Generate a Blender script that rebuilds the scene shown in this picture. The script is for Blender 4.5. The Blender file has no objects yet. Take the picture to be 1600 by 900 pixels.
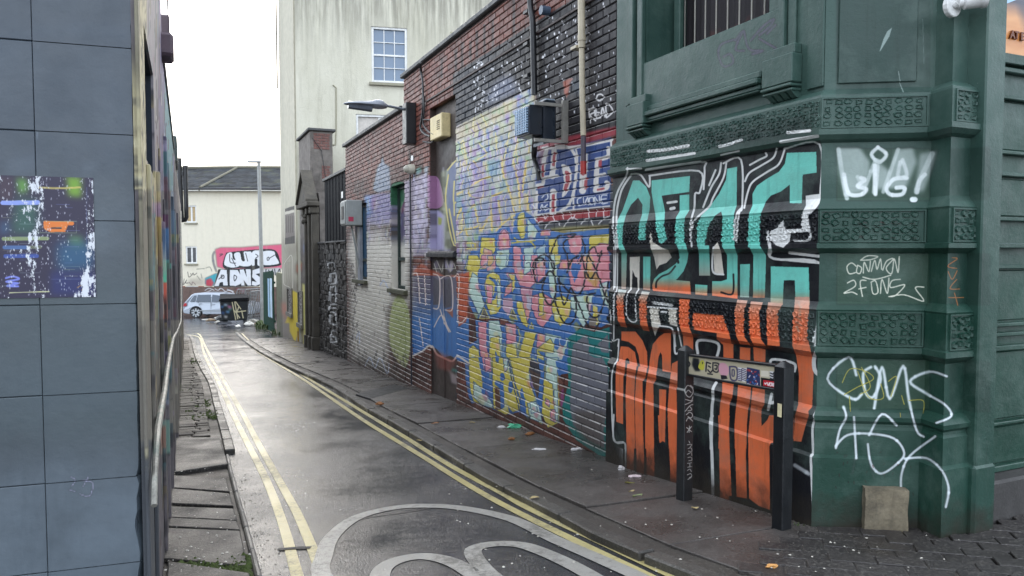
import bpy, bmesh, math, random
import numpy as np
from mathutils import Vector, Matrix

# ------------------------------------------------------------------ camera, sky, sun, exposure
C = bpy.context.scene.collection
SC = bpy.context.scene
F = 1155.0
PITCH = math.atan(54.0 / F)
CAMZ = 1.5
cam_d = bpy.data.cameras.new('camera'); cam = bpy.data.objects.new('camera', cam_d); C.objects.link(cam)
cam_d.sensor_width = 36.0; cam_d.lens = 36.0 * F / 1600.0; cam_d.clip_end = 2000; cam_d.clip_start = 0.02
cam.location = (0, 0, CAMZ); cam.rotation_euler = (math.pi / 2 - PITCH, 0, 0)
SC.camera = cam
SUN_EL, SUN_ROT = math.radians(26), math.radians(-6)
w = bpy.data.worlds.new('World'); SC.world = w; w.use_nodes = True
nt = w.node_tree; bg = nt.nodes['Background']
sky = nt.nodes.new('ShaderNodeTexSky'); sky.sky_type = 'NISHITA'; sky.sun_disc = False
sky.sun_elevation = SUN_EL; sky.sun_rotation = SUN_ROT; sky.dust_density = 5.0; sky.air_density = 1.2; sky.ozone_density = 2.0
# overcast veil: the clear sky is washed with an even white cloud sheet
mx = nt.nodes.new('ShaderNodeMix'); mx.data_type = 'RGBA'; mx.inputs[0].default_value = 0.72
nt.links.new(sky.outputs[0], mx.inputs[6]); mx.inputs[7].default_value = (7.3, 7.9, 8.7, 1)
nt.links.new(mx.outputs[2], bg.inputs[0]); bg.inputs[1].default_value = 0.11
sun_d = bpy.data.lights.new('sun', 'SUN'); sun_d.energy = 0.5; sun_d.angle = math.radians(40); sun_d.color = (1.0, .97, .93)
sun = bpy.data.objects.new('sun', sun_d); C.objects.link(sun)
sdir = Vector((math.sin(SUN_ROT) * math.cos(SUN_EL), math.cos(SUN_ROT) * math.cos(SUN_EL), math.sin(SUN_EL)))
sun.rotation_euler = sdir.to_track_quat('Z', 'Y').to_euler(); sun.location = (0, 0, 30)
SC.view_settings.view_transform = 'Standard'; SC.view_settings.look = 'None'
SC.view_settings.exposure = 1.85; SC.view_settings.gamma = 1.0
SC.cycles.max_bounces = 6

# ------------------------------------------------------------------ measuring helpers (photo pixel -> place)
cP, sP = math.cos(PITCH), math.sin(PITCH)
def ray(px, py):
    a = (px - 800) / F; b = -(py - 450) / F
    return Vector((a, cP + b * sP, -sP + b * cP))
def proj(P):
    X = P[..., 0]; Y = P[..., 1]; Z = P[..., 2] - CAMZ
    d = Y * cP - Z * sP; v = Y * sP + Z * cP
    return 800 + F * X / d, 450 - F * v / d
HS = [(-30, 0.3), (-10, 1.0), (-4, 1.30), (0, 1.45), (2.2, 1.505), (3.17, 1.56), (4.2, 1.665), (5.39, 1.78), (8.32, 1.965), (16.5, 2.40), (27.9, 2.99), (40, 3.48), (47.7, 3.77), (60, 4.0), (120, 4.2), (600, 4.5)]
hx = np.array([a for a, b in HS], float); hy = np.array([b for a, b in HS], float)
def gz(s):                     # footway level
    acc = 0
    for k in (-.6, -.3, 0, .3, .6): acc = acc + np.interp(s + k, hx, hy)
    return CAMZ - acc / 5
DX, DY = -.4096, .9122         # alley direction
def S(x, y): return DX * x + DY * y
KERB = 0.055
def gf(x, y): return float(gz(S(x, y)))
def gr(x, y): return gf(x, y) - KERB
def on_ground(px, py, dz=0.0):
    r = ray(px, py); t = 5.0
    lo, hi = 0.3, 400.0
    for _ in range(60):
        t = (lo + hi) / 2
        z = CAMZ + r.z * t; g = gf(r.x * t, r.y * t) + dz
        if z > g: lo = t
        else: hi = t
    return Vector((r.x * t, r.y * t, gf(r.x * t, r.y * t) + dz))
class Wall:
    def __init__(s, o, d, flip=False):
        s.o = Vector((o[0], o[1], 0)); s.d = Vector((d[0], d[1], 0)).normalized()
        s.n = Vector((-s.d.y, s.d.x, 0)) * (1 if not flip else -1)
    def pt(s, u, z, off=0.0): return s.o + s.d * u + s.n * off + Vector((0, 0, z))
    def uz(s, px, py, off=0.0):
        r = ray(px, py); c = Vector((0, 0, CAMZ)); o = s.o + s.n * off
        t = (o - c).dot(s.n) / r.dot(s.n); p = c + r * t
        return (p - s.o).dot(s.d), p.z
    def u(s, px, off=0.0): return s.uz(px, 396, off)[0]
    def z(s, px, py, off=0.0): return s.uz(px, py, off)[1]
WR = Wall((3.685, 0), (DX, DY))                     # right hand side of the alley, normal into the alley
WL = Wall((-.159, 0), (-.440, 1), flip=True)        # left hand side of the alley

# ------------------------------------------------------------------ object helpers
def tag(o, label=None, cat=None, group=None, kind=None):
    if label: o['label'] = label
    if cat: o['category'] = cat
    if group: o['group'] = group
    if kind: o['kind'] = kind
    return o
def thing(name, label, cat, loc=(0, 0, 0), group=None, rz=0):
    o = bpy.data.objects.new(name, None); C.objects.link(o); o.location = loc; o.rotation_euler = (0, 0, rz)
    o.empty_display_size = .1
    return tag(o, label, cat, group)
class MB:
    def __init__(s): s.v = []; s.f = []; s.m = []
    def face(s, pts, m=0):
        b = len(s.v); s.v += [tuple(p) for p in pts]; s.f.append(tuple(range(b, b + len(pts)))); s.m.append(m); return s
    def hexa(s, p, m=0):      # p: 8 points, bottom ring 0-3, top ring 4-7
        b = len(s.v); s.v += [tuple(q) for q in p]
        for f in ((3, 2, 1, 0), (4, 5, 6, 7), (0, 1, 5, 4), (1, 2, 6, 5), (2, 3, 7, 6), (3, 0, 4, 7)):
            s.f.append(tuple(b + i for i in f)); s.m.append(m)
        return s
    def box(s, x0, x1, y0, y1, z0, z1, m=0):
        return s.hexa([(x0, y0, z0), (x1, y0, z0), (x1, y1, z0), (x0, y1, z0), (x0, y0, z1), (x1, y0, z1), (x1, y1, z1), (x0, y1, z1)], m)
    def wbox(s, W, u0, u1, z0, z1, o0, o1, m=0):
        if (W.n.x * W.d.y - W.n.y * W.d.x) < 0: u0, u1 = u1, u0
        return s.hexa([W.pt(u0, z0, o0), W.pt(u0, z0, o1), W.pt(u1, z0, o1), W.pt(u1, z0, o0),
                       W.pt(u0, z1, o0), W.pt(u0, z1, o1), W.pt(u1, z1, o1), W.pt(u1, z1, o0)], m)
    def tube(s, pts, r, n=8, m=0, cap=True):
        pts = [Vector(p) for p in pts]; b = len(s.v); rs = r if isinstance(r, (list, tuple)) else [r] * len(pts)
        for i, p in enumerate(pts):
            t = (pts[min(i + 1, len(pts) - 1)] - pts[max(i - 1, 0)]).normalized()
            a = t.orthogonal().normalized() if i == 0 else (a - t * a.dot(t)).normalized()
            c = t.cross(a)
            for k in range(n):
                q = 2 * math.pi * k / n; s.v.append(tuple(p + (a * math.cos(q) + c * math.sin(q)) * rs[i]))
        for i in range(len(pts) - 1):
            for k in range(n):
                k2 = (k + 1) % n; s.f.append((b + i * n + k, b + i * n + k2, b + (i + 1) * n + k2, b + (i + 1) * n + k)); s.m.append(m)
        if cap:
            s.f.append(tuple(b + k for k in reversed(range(n)))); s.m.append(m)
            e = b + (len(pts) - 1) * n; s.f.append(tuple(e + k for k in range(n))); s.m.append(m)
        return s
    def lathe(s, prof, M=None, n=20, m=0):          # prof: (r, z) list
        b = len(s.v); M = M or Matrix.Identity(4)
        for r, z in prof:
            for k in range(n):
                q = 2 * math.pi * k / n; s.v.append(tuple(M @ Vector((r * math.cos(q), r * math.sin(q), z))))
        for i in range(len(prof) - 1):
            for k in range(n):
                k2 = (k + 1) % n; s.f.append((b + i * n + k, b + i * n + k2, b + (i + 1) * n + k2, b + (i + 1) * n + k)); s.m.append(m)
        for e, rev in ((0, True), (len(prof) - 1, False)):
            if prof[e][0] > 1e-4:
                idx = [b + e * n + k for k in range(n)]; s.f.append(tuple(reversed(idx) if rev else idx)); s.m.append(m)
        return s
    def turn(s, cx, cy, a):
        ca, sa = math.cos(a), math.sin(a); s.v = [(cx + (x - cx) * ca - (y - cy) * sa, cy + (x - cx) * sa + (y - cy) * ca, z) for x, y, z in s.v]; return s
    def build(s, name, mats, parent=None, bevel=0, smooth=False, noise=0, fix=True):
        me = bpy.data.meshes.new(name); me.from_pydata(s.v, [], s.f)
        for mt in (mats if isinstance(mats, (list, tuple)) else [mats]): me.materials.append(mt)
        me.polygons.foreach_set('material_index', s.m)
        bm = bmesh.new(); bm.from_mesh(me)
        if fix:
            bmesh.ops.remove_doubles(bm, verts=bm.verts, dist=1e-5); bmesh.ops.recalc_face_normals(bm, faces=bm.faces)
        if bevel:
            es = [e for e in bm.edges if len(e.link_faces) == 2 and e.calc_face_angle(0) > .5]
            bmesh.ops.bevel(bm, geom=es, offset=bevel, segments=1, affect='EDGES', profile=.5)
        if noise:
            for v in bm.verts: v.co += Vector((random.gauss(0, noise), random.gauss(0, noise), random.gauss(0, noise)))
        if smooth:
            for f in bm.faces: f.smooth = True
        bm.to_mesh(me); bm.free()
        if smooth and hasattr(me, 'set_sharp_from_angle'): me.set_sharp_from_angle(angle=math.radians(40))
        o = bpy.data.objects.new(name, me); C.objects.link(o)
        if parent:
            o.parent = parent
            if parent.type == 'EMPTY' or True:
                o.matrix_parent_inverse = mworld(parent).inverted()
        return o
def mworld(o):
    M = Matrix.LocRotScale(o.location, o.rotation_euler, o.scale)
    if o.parent: M = mworld(o.parent) @ o.matrix_parent_inverse @ M
    return M
def inst(src, name, parent, M, mat=None):
    o = bpy.data.objects.new(name, src); C.objects.link(o); o.parent = parent
    o.matrix_parent_inverse = mworld(parent).inverted(); o.matrix_basis = M
    return o

# ------------------------------------------------------------------ paint canvas: traced in photo pixels, then laid out flat on the wall it belongs to
def hexc(h): return np.array([int(h[i:i + 2], 16) / 255 for i in (0, 2, 4)])
def smooth_pts(P, closed, n=6):
    P = np.array(P, float); N = len(P); out = []
    rng = range(N) if closed else range(N - 1)
    for i in rng:
        if closed: a, b, c, d = P[(i - 1) % N], P[i], P[(i + 1) % N], P[(i + 2) % N]
        else: a, b, c, d = P[max(i - 1, 0)], P[i], P[i + 1], P[min(i + 2, N - 1)]
        for k in range(n):
            t = k / n
            out.append(.5 * ((2 * b) + (-a + c) * t + (2 * a - 5 * b + 4 * c - d) * t * t + (-a + 3 * b - 3 * c + d) * t ** 3))
    if not closed: out.append(P[-1])
    return np.array(out)
class Canvas:
    def __init__(s, x0, y0, x1, y1, k=2):
        s.x0, s.y0, s.k = x0, y0, k; s.w = int((x1 - x0) * k); s.h = int((y1 - y0) * k)
        s.rgb = np.zeros((s.h, s.w, 3), np.float32); s.a = np.zeros((s.h, s.w), np.float32); s.fr = (0, 0, 1)
    def frame(s, x, y, sc): s.fr = (x, y, sc); return s
    def _p(s, pts):
        P = np.array(pts, float); P = P / s.fr[2] + np.array([s.fr[0], s.fr[1]]); return (P - np.array([s.x0, s.y0])) * s.k
    def _bb(s, P, pad):
        x0 = max(int(P[:, 0].min() - pad), 0); x1 = min(int(P[:, 0].max() + pad) + 2, s.w)
        y0 = max(int(P[:, 1].min() - pad), 0); y1 = min(int(P[:, 1].max() + pad) + 2, s.h); return x0, y0, x1, y1
    def _put(s, bb, m, col, col2=None, dirv=None):
        x0, y0, x1, y1 = bb
        c = hexc(col) if isinstance(col, str) else np.array(col)
        cc = c[None, None, :]
        if col2 is not None:
            ga, gb = dirv; Y = ((np.arange(y0, y1) / s.k + s.y0 - ga) / (gb - ga)).clip(0, 1)[:, None, None]
            cc = c * (1 - Y) + hexc(col2) * Y
        m3 = m[:, :, None]
        s.rgb[y0:y1, x0:x1] = s.rgb[y0:y1, x0:x1] * (1 - m3) + cc * m3
        s.a[y0:y1, x0:x1] = 1 - (1 - s.a[y0:y1, x0:x1]) * (1 - m)
    def poly(s, col, pts, sm=0, op=1.0, soft=0, col2=None, gy=None):
        P = s._p(pts)
        if sm: P = smooth_pts(P, True)
        bb = s._bb(P, soft * s.k * 2 + 2); x0, y0, x1, y1 = bb
        if x1 <= x0 or y1 <= y0: return s
        X = np.arange(x0, x1) + .5; Y = np.arange(y0, y1) + .5
        m = np.zeros((y1 - y0, x1 - x0), np.float32); ss = 2
        for oy in ((0.25, .75) if ss == 2 else (.5,)):
            Yr = np.arange(y0, y1) + oy
            cr = np.zeros((y1 - y0, x1 - x0), bool)
            xi, yi = P[:, 0], P[:, 1]; xj, yj = np.roll(xi, -1), np.roll(yi, -1)
            for a, b, c, d in zip(xi, yi, xj, yj):
                if b == d: continue
                lo, hi = min(b, d), max(b, d)
                r0 = np.searchsorted(Yr, lo, 'left'); r1 = np.searchsorted(Yr, hi, 'left')
                if r1 <= r0: continue
                xs = a + (c - a) * (Yr[r0:r1] - b) / (d - b)
                cr[r0:r1] ^= (X[None, :] > xs[:, None])
            m += cr * .5
        if soft: m = blur(m, soft * s.k)
        s._put(bb, m * op, col, col2, gy); return s
    def line(s, col, pts, wd, sm=1, op=1.0, soft=.5, closed=False):
        P = s._p(pts)
        if sm and len(P) > 2: P = smooth_pts(P, closed, 5)
        if closed: P = np.vstack([P, P[:1]])
        r = wd * s.k / 2; sf = max(soft * s.k, .5)
        for i0 in range(0, len(P) - 1, 8):
            Q = P[i0:i0 + 9]
            bb = s._bb(Q, r + sf + 1); x0, y0, x1, y1 = bb
            if x1 <= x0 or y1 <= y0: continue
            X, Y = np.meshgrid(np.arange(x0, x1) + .5, np.arange(y0, y1) + .5); D = np.full(X.shape, 1e9)
            for (ax, ay), (bx, by) in zip(Q[:-1], Q[1:]):
                dx, dy = bx - ax, by - ay; L = dx * dx + dy * dy + 1e-9
                t = (((X - ax) * dx + (Y - ay) * dy) / L).clip(0, 1)
                D = np.minimum(D, (X - ax - t * dx) ** 2 + (Y - ay - t * dy) ** 2)
            m = ((r + sf / 2 - np.sqrt(D)) / sf).clip(0, 1); m = m * m * (3 - 2 * m)
            s._put(bb, (m * op).astype(np.float32), col)
        return s
def blur(m, r):
    r = int(max(1, round(r))); m = m.astype(np.float32)
    for ax in (0, 1):
        for _ in range(2):
            p = np.pad(m, [(r + 1, r) if i == ax else (0, 0) for i in (0, 1)], mode='edge'); cs = np.cumsum(p, axis=ax)
            n = m.shape[ax]; w_ = 2 * r + 1
            m = (cs[w_:w_ + n] - cs[:n]) / w_ if ax == 0 else (cs[:, w_:w_ + n] - cs[:, :n]) / w_
    return m
def bake(cv, name, W, u0, u1, z0, z1, res, off=0.0):
    """lay the canvas out flat: texel (u, z) -> point on the wall (with its moulding offset) -> canvas"""
    nu = int((u1 - u0) / res); nz = int((z1 - z0) / res)
    U = u0 + (np.arange(nu) + .5) * res; Z = z0 + (np.arange(nz) + .5) * res
    O = off(Z) if callable(off) else np.full(nz, float(off))
    P = np.zeros((nz, nu, 3)); d, n, o = W.d, W.n, W.o
    for k in range(2): P[..., k] = o[k] + d[k] * U[None, :] + n[k] * O[:, None]
    P[..., 2] = Z[:, None]
    x, y = proj(P); x = ((x - cv.x0) * cv.k - .5).clip(0, cv.w - 1.001); y = ((y - cv.y0) * cv.k - .5).clip(0, cv.h - 1.001)
    xi, yi = x.astype(int), y.astype(int); fx, fy = x - xi, y - yi
    full = np.dstack([cv.rgb, cv.a])
    def g(a, b): return full[b.clip(0, cv.h - 1), a.clip(0, cv.w - 1)]
    R = (g(xi, yi) * ((1 - fx) * (1 - fy))[..., None] + g(xi + 1, yi) * (fx * (1 - fy))[..., None] + g(xi, yi + 1) * ((1 - fx) * fy)[..., None] + g(xi + 1, yi + 1) * (fx * fy)[..., None])
    img = bpy.data.images.new(name, nu, nz, alpha=True); img.alpha_mode = 'CHANNEL_PACKED'
    img.pixels.foreach_set(R.astype(np.float32).ravel()); img.update(); img.pack()
    return dict(img=img, W=W, u0=u0, u1=u1, z0=z0, z1=z1)

# ------------------------------------------------------------------ materials
def lin(h):
    c = hexc(h) if isinstance(h, str) else np.array(h)
    return tuple(np.where(c <= .04045, c / 12.92, ((c + .055) / 1.055) ** 2.4)) + (1,)
class NT:
    def __init__(s, name):
        s.m = bpy.data.materials.new(name); s.m.use_nodes = True; s.t = s.m.node_tree; s.p = s.t.nodes['Principled BSDF']
    def n(s, typ, ins={}, **kw):
        x = s.t.nodes.new('ShaderNode' + typ)
        for k, v in kw.items(): setattr(x, k, v)
        for k, v in ins.items(): s.put(x.inputs[k], v)
        return x
    def put(s, sock, v):
        if isinstance(v, bpy.types.NodeSocket): s.t.links.new(v, sock)
        elif isinstance(v, bpy.types.Node): s.t.links.new(v.outputs[0], sock)
        else:
            if hasattr(sock.default_value, '__len__') and len(sock.default_value) == 3 and hasattr(v, '__len__'): v = tuple(v)[:3]
            sock.default_value = v
    def math(s, op, a, b=0.0, c=None, clamp=False):
        x = s.n('Math', operation=op, use_clamp=clamp); s.put(x.inputs[0], a); s.put(x.inputs[1], b)
        if c is not None: s.put(x.inputs[2], c)
        return x.outputs[0]
    def mix(s, f, a, b, bt='MIX'):
        x = s.n('Mix', data_type='RGBA', blend_type=bt); s.put(x.inputs[0], f); s.put(x.inputs[6], a); s.put(x.inputs[7], b); return x.outputs[2]
    def pos(s): return s.n('NewGeometry').outputs['Position']
    def noise(s, sc, vec=None, det=4, rough=.6, dist=0, strv=None):
        v = vec or s.pos()
        if strv: v = s.n('VectorMath', {0: v, 1: strv}, operation='MULTIPLY').outputs[0]
        return s.n('TexNoise', {'Vector': v, 'Scale': sc, 'Detail': det, 'Roughness': rough, 'Distortion': dist}).outputs[0]
    def ramp(s, f, a, b, lo=0.0, hi=1.0):
        return s.n('MapRange', {0: f, 1: a, 2: b, 3: lo, 4: hi}).outputs[0]
    def bump(s, h, st=.3, dist=.01):
        return s.n('Bump', {'Strength': st, 'Distance': dist, 'Height': h}).outputs[0]
    def uzcoord(s, W, u0, z0):
        p = s.n('VectorMath', {0: s.pos(), 1: tuple(-W.o)}, operation='ADD').outputs[0]
        u = s.n('VectorMath', {0: p, 1: tuple(W.d)}, operation='DOT_PRODUCT').outputs['Value']
        z = s.n('SeparateXYZ', {0: p}).outputs[2]
        return s.math('SUBTRACT', u, u0), s.math('SUBTRACT', z, z0)
    def mural(s, b):
        u, z = s.uzcoord(b['W'], b['u0'], b['z0'])
        v = s.n('CombineXYZ', {0: s.math('DIVIDE', u, b['u1'] - b['u0']), 1: s.math('DIVIDE', z, b['z1'] - b['z0'])})
        im = s.n('TexImage', {0: v}, image=b['img'], extension='EXTEND', interpolation='Linear')
        return im.outputs[0], im.outputs[1]
    def done(s, col=None, rough=.7, normal=None, metal=0, spec=.5, coat=0, coatr=.1):
        if col is not None: s.put(s.p.inputs['Base Color'], col)
        s.put(s.p.inputs['Roughness'], rough); s.put(s.p.inputs['Metallic'], metal); s.put(s.p.inputs['Specular IOR Level'], spec)
        s.put(s.p.inputs['Coat Weight'], coat); s.put(s.p.inputs['Coat Roughness'], coatr)
        if normal is not None: s.put(s.p.inputs['Normal'], normal)
        return s.m
_M = {}
def M(name, col, rough=.6, metal=0, var=.25, sc=6, bump=.15, bsc=60, dirt=None, spec=.5, coat=0, stretch=None):
    """painted / metal / stone surface with mottling, streaks and fine relief"""
    if name in _M: return _M[name]
    g = NT(name); c = lin(col)
    n1 = g.noise(sc, strv=stretch); n2 = g.noise(sc * 7.3, det=6)
    f = g.math('ADD', g.math('MULTIPLY', n1, .6), g.math('MULTIPLY', n2, .4))
    a = tuple(x * (1 - var) for x in c[:3]) + (1,); b = tuple(min(x * (1 + var), 1) for x in c[:3]) + (1,)
    cc = g.mix(g.ramp(f, .3, .7), a, b)
    if dirt:
        d = g.noise(2.3, strv=(3, 3, .5), det=6, rough=.7)
        cc = g.mix(g.ramp(d, .5, .75, 0, dirt[1]), cc, lin(dirt[0]))
    r = g.ramp(g.noise(sc * 2), .3, .7, max(rough - .12, .02), min(rough + .12, 1))
    _M[name] = g.done(cc, r, g.bump(g.noise(bsc, det=5), bump, .004) if bump else None, metal, spec, coat)
    return _M[name]
def brick_mat(name, b=None, W=WR, base='8a5a50', wear=.35, var2='6a443e', rough=.55, mortar=False, edges=None, seed=0, ledge=False):
    """masonry that carries the flat paint of the wall; brick colour differs from brick to brick"""
    g = NT(name); u, z = g.uzcoord(W, 0, 0)
    cz = g.math('FLOOR', g.math('DIVIDE', z, .075)); sh = g.math('MULTIPLY', g.math('MODULO', cz, 2.0), .5)
    cu = g.math('FLOOR', g.math('ADD', g.math('DIVIDE', u, .225), sh))
    wn = g.n('TexWhiteNoise', {'Vector': g.n('CombineXYZ', {0: cu, 1: cz, 2: float(seed)})}, noise_dimensions='3D').outputs['Value']
    fine = g.noise(55, det=6, rough=.7); big = g.noise(1.1, det=6, rough=.65, strv=(1, 1, .6))
    c = g.mix(wn, lin(base), lin(var2))
    if mortar: c = g.mix(.9, c, lin('4a423e'))
    c = g.mix(g.ramp(fine, .35, .7), g.mix(.5, c, (0, 0, 0, 1)), c)
    soot = g.ramp(g.noise(1.6, strv=(2.5, 2.5, .35), det=7, rough=.7), .5, .72, 0, .8)
    c = g.mix(soot, c, lin('2c2624'))
    if b:
        col, al = g.mural(b)
        ch = g.noise(9, det=8, rough=.75)
        chip = g.ramp(g.math('ADD', g.math('MULTIPLY', ch, .7), g.math('MULTIPLY', big, .3)), .60, .66, 1, 1 - wear)
        a2 = g.math('MULTIPLY', al, chip)
        pv = g.mix(g.ramp(g.noise(4, det=5), .3, .7, .0, .3), col, g.mix(.3, col, lin('6a6460')))
        pv = g.mix(g.ramp(g.noise(38, det=7, rough=.8), .56, .70, 0, .3), pv, g.mix(.5, pv, lin('40393a')))
        pv = g.mix(g.math('MULTIPLY', g.math('SUBTRACT', wn, .5), .12), pv, (0, 0, 0, 1))
        c = g.mix(a2, c, pv)
    if ledge:
        c = g.mix(g.ramp(g.noise(3, det=7, rough=.7), .34, .52, 0, .48), c, lin('d8d6d0'))
    # splash dirt and damp along the foot of the wall
    x = g.n('SeparateXYZ', {0: g.pos()}); s_ = g.n('VectorMath', {0: g.pos(), 1: (DX, DY, 0)}, operation='DOT_PRODUCT').outputs['Value']
    gl = g.math('ADD', x.outputs[2], g.math('MULTIPLY', s_, .0535))       # height above the sloping footway
    ft = g.ramp(g.math('ADD', gl, g.math('MULTIPLY', g.noise(5, det=5), -.45)), -.42, .05, .75, 0)
    c = g.mix(ft, c, lin('4b403a'))
    g_b = g.bump(g.math('ADD', fine, g.math('MULTIPLY', g.noise(14), 1.2)), .45, .004)
    return g.done(c, g.ramp(g.noise(12), .3, .7, rough - .12, rough + .15), g_b, spec=.25)
# ------------------------------------------------------------------ measured places along the right hand wall
uA = WR.u(961.5); uB = WR.u(632); uC = WR.u(541); uD = WR.u(505); uE = WR.u(465.5); uF = WR.u(440)
u0G = WR.u(1283)
P0 = WR.pt(u0G, 0); 
def at_px(px, Y): return Vector(((px - 800) / F * Y * 1.0, Y, 0))
P2 = at_px(1453, 4.17); P3 = at_px(1480, 4.035)
sd = Vector((.9122, .4096, 0))                              # street front direction
def hitx(P, d, px):                                          # where P + d t is seen at column px
    k = (px - 800) / F; t = (k * P.y - P.x) / (d.x - k * d.y); return P + d * t
P4 = None; P5 = None; P6 = hitx(P3, sd, 2050)
WC = Wall((P0.x, P0.y), (P2.x - P0.x, P2.y - P0.y)); WT = Wall((P2.x, P2.y), (P3.x - P2.x, P3.y - P2.y)); WS = Wall((P3.x, P3.y), (sd.x, sd.y))
for W_ in (WC, WT, WS):
    ref = Vector((-.35, -.94, 0)) if W_ is not WT else Vector((-1, 0, 0))
    if W_.n.dot(ref) < 0: W_.n = -W_.n
P4 = P3 + sd * WS.u(1533, .105); P5 = P3 + sd * WS.u(1563, .105)
PROF = [(-.3, .085), (.335, .085), (.35, .062), (.50, .06), (.515, .05), (.53, .048), (.55, .07), (.575, .075), (.60, .055), (.62, .03),
        (.90, .03), (.92, .06), (.94, .085), (.97, .085), (.975, .065), (1.172, .065), (1.182, .07), (1.225, .03),
        (1.50, .03), (1.515, .06), (1.53, .085), (1.555, .085), (1.56, .065), (1.74, .065), (1.752, .07), (1.812, .03),
        (2.125, .03), (2.14, .06), (2.165, .085), (2.195, .085), (2.20, .06), (2.375, .06), (2.39, .055), (2.43, .0)]
pz = np.array([a for a, b in PROF]); po = np.array([b for a, b in PROF])
def goff(Z): return np.interp(Z, pz, po)

# left hand walls
uK = WL.u(219); K = WL.pt(uK, 0)
WLF = Wall((K.x, K.y), (-.95, -.313)); 
if WLF.n.y > 0: WLF.n = -WLF.n
zt1_ = 1.5 + 2.83
Pf = Vector((-.417 * 47, 47, 0)); WFR = Wall((Pf.x, Pf.y), (1, .02)); WFR.n = Vector((.02, -1, 0)); WFL = Wall((Pf.x, Pf.y), (-1, .12)); WFL.n = Vector((-.12, -1, 0)).normalized()
# ------------------------------------------------------------------ the paint on the walls (flat paint, traced)
K_, TQ, OR, WH_, CR_ = '12141a', '70c9ba', 'df7045', 'dcdcda', 'd6d0c4'
rnd = random.Random(7)
def mural_green():
    c = Canvas(945, 0, 1300, 840, 3)
    c.poly('4a4858', [(1125, 60), (1210, 30), (1215, 80), (1130, 110)], op=.0)
    f = c.frame(940, 0, 3.75); PU = '4b4a5a'
    for P in ([(790, 235), (715, 265), (700, 325), (730, 390), (785, 370), (770, 320), (730, 335)], [(800, 240), (840, 190), (800, 290), (850, 300)], [(850, 185), (880, 290), (960, 300), (900, 320)], [(890, 240), (960, 160), (1025, 115), (1000, 160), (940, 210)], [(940, 230), (1035, 285)], [(985, 200), (1035, 150)]):
        c.line(PU, P, 4.5, soft=3, op=.95)
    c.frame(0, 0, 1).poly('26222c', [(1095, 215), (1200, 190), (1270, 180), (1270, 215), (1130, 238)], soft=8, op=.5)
    c.poly(K_, [(945, 276), (1050, 257), (1130, 244), (1282, 219), (1284, 228), (1283, 560), (1270, 602), (1278, 640), (1274, 700), (1271, 720), (1272, 820), (1100, 800), (945, 745)])
    c1, c2, c3, c4, c5, c6, c7, c8 = [(950, 200, 5), (1120, 190, 5), (950, 360, 5), (1120, 360, 5), (950, 520, 5), (1120, 520, 5), (950, 650, 5), (1120, 650, 5)]; z2 = (940, 200, 3.214)
    def pl(fr, col, pts, **k): c.frame(*fr).poly(col, pts, **k)
    def ln(fr, pts, w, col=WH_, **k): c.frame(*fr).line(col, pts, w / fr[2], soft=.6, **k)
    pl(c1, TQ, [(195, 410), (245, 410), (300, 460), (330, 540), (325, 640), (300, 750), (295, 875), (240, 875), (245, 740), (265, 680), (270, 600), (235, 545), (180, 600), (140, 680), (120, 760), (115, 912), (62, 912), (62, 740), (85, 700), (115, 640), (150, 540)])
    pl(c3, TQ, [(62, 0), (112, 0), (115, 110), (148, 180), (140, 458), (105, 458), (105, 180), (70, 110)], col2='a3887a', gy=(385, 452))
    pl(c1, TQ, [(340, 410), (640, 375), (635, 500), (420, 530), (445, 650), (440, 760), (465, 870), (440, 895), (415, 905), (400, 890), (375, 760), (370, 680), (355, 600), (340, 500)])
    pl(c1, TQ, [(560, 525), (635, 520), (635, 645), (600, 700), (600, 912), (530, 912), (530, 700), (560, 650)])
    pl(c3, TQ, [(530, 100), (605, 100), (628, 180), (618, 250), (590, 320), (545, 375), (530, 388), (640, 398), (648, 500), (350, 472), (345, 430), (360, 380), (400, 340), (460, 310), (530, 260), (560, 215), (550, 150)], col2=OR, gy=(434, 450))
    ln(c3, [(375, 445), (380, 400), (420, 360), (480, 335), (525, 280)], 14, K_); ln(c3, [(547, 240), (549, 252)], 18, K_)
    pl(c3, TQ, [(275, 205), (332, 205), (330, 470), (275, 462)], col2='b07f68', gy=(432, 452))
    pl(z2, TQ, [(630, 205), (680, 195), (678, 390), (665, 430), (668, 600), (605, 600), (608, 450), (600, 420), (570, 440), (540, 490), (518, 590), (480, 597), (480, 500), (500, 440), (540, 400), (590, 330), (625, 260)])
    pl(z2, TQ, [(482, 590), (540, 590), (545, 742), (490, 742), (490, 640)], col2='9a9c90', gy=(400, 432))
    pl(z2, TQ, [(605, 595), (668, 595), (682, 640), (682, 858), (555, 842), (555, 770), (600, 770), (630, 760), (630, 640)], col2=OR, gy=(440, 462)); ln(z2, [(600, 825), (658, 832), (662, 735)], 9, K_)
    pl(z2, TQ, [(470, 785), (532, 790), (530, 842), (470, 836)], col2=OR, gy=(446, 464))
    pl(z2, TQ, [(930, 125), (1078, 120), (1080, 225), (1010, 235), (1005, 378), (945, 378), (945, 285), (900, 320), (850, 340), (825, 370), (815, 395), (800, 430), (795, 600), (735, 600), (740, 430), (757, 390), (758, 330), (780, 290), (830, 255), (890, 220), (920, 180)])
    pl(z2, TQ, [(740, 595), (798, 595), (826, 640), (820, 852), (760, 852), (762, 640)], col2=OR, gy=(450, 468))
    pl(z2, TQ, [(695, 685), (745, 683), (740, 852), (695, 850)], col2='a09a8e', gy=(445, 470))
    pl(z2, TQ, [(850, 695), (1040, 700), (1045, 890), (975, 890), (970, 765), (915, 765), (910, 890), (848, 890)], col2=OR, gy=(455, 485))
    pl(z2, CR_, [(245, 515), (262, 575), (300, 600), (335, 612), (352, 650), (325, 678), (290, 690), (276, 712), (264, 650), (245, 600)])
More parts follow.
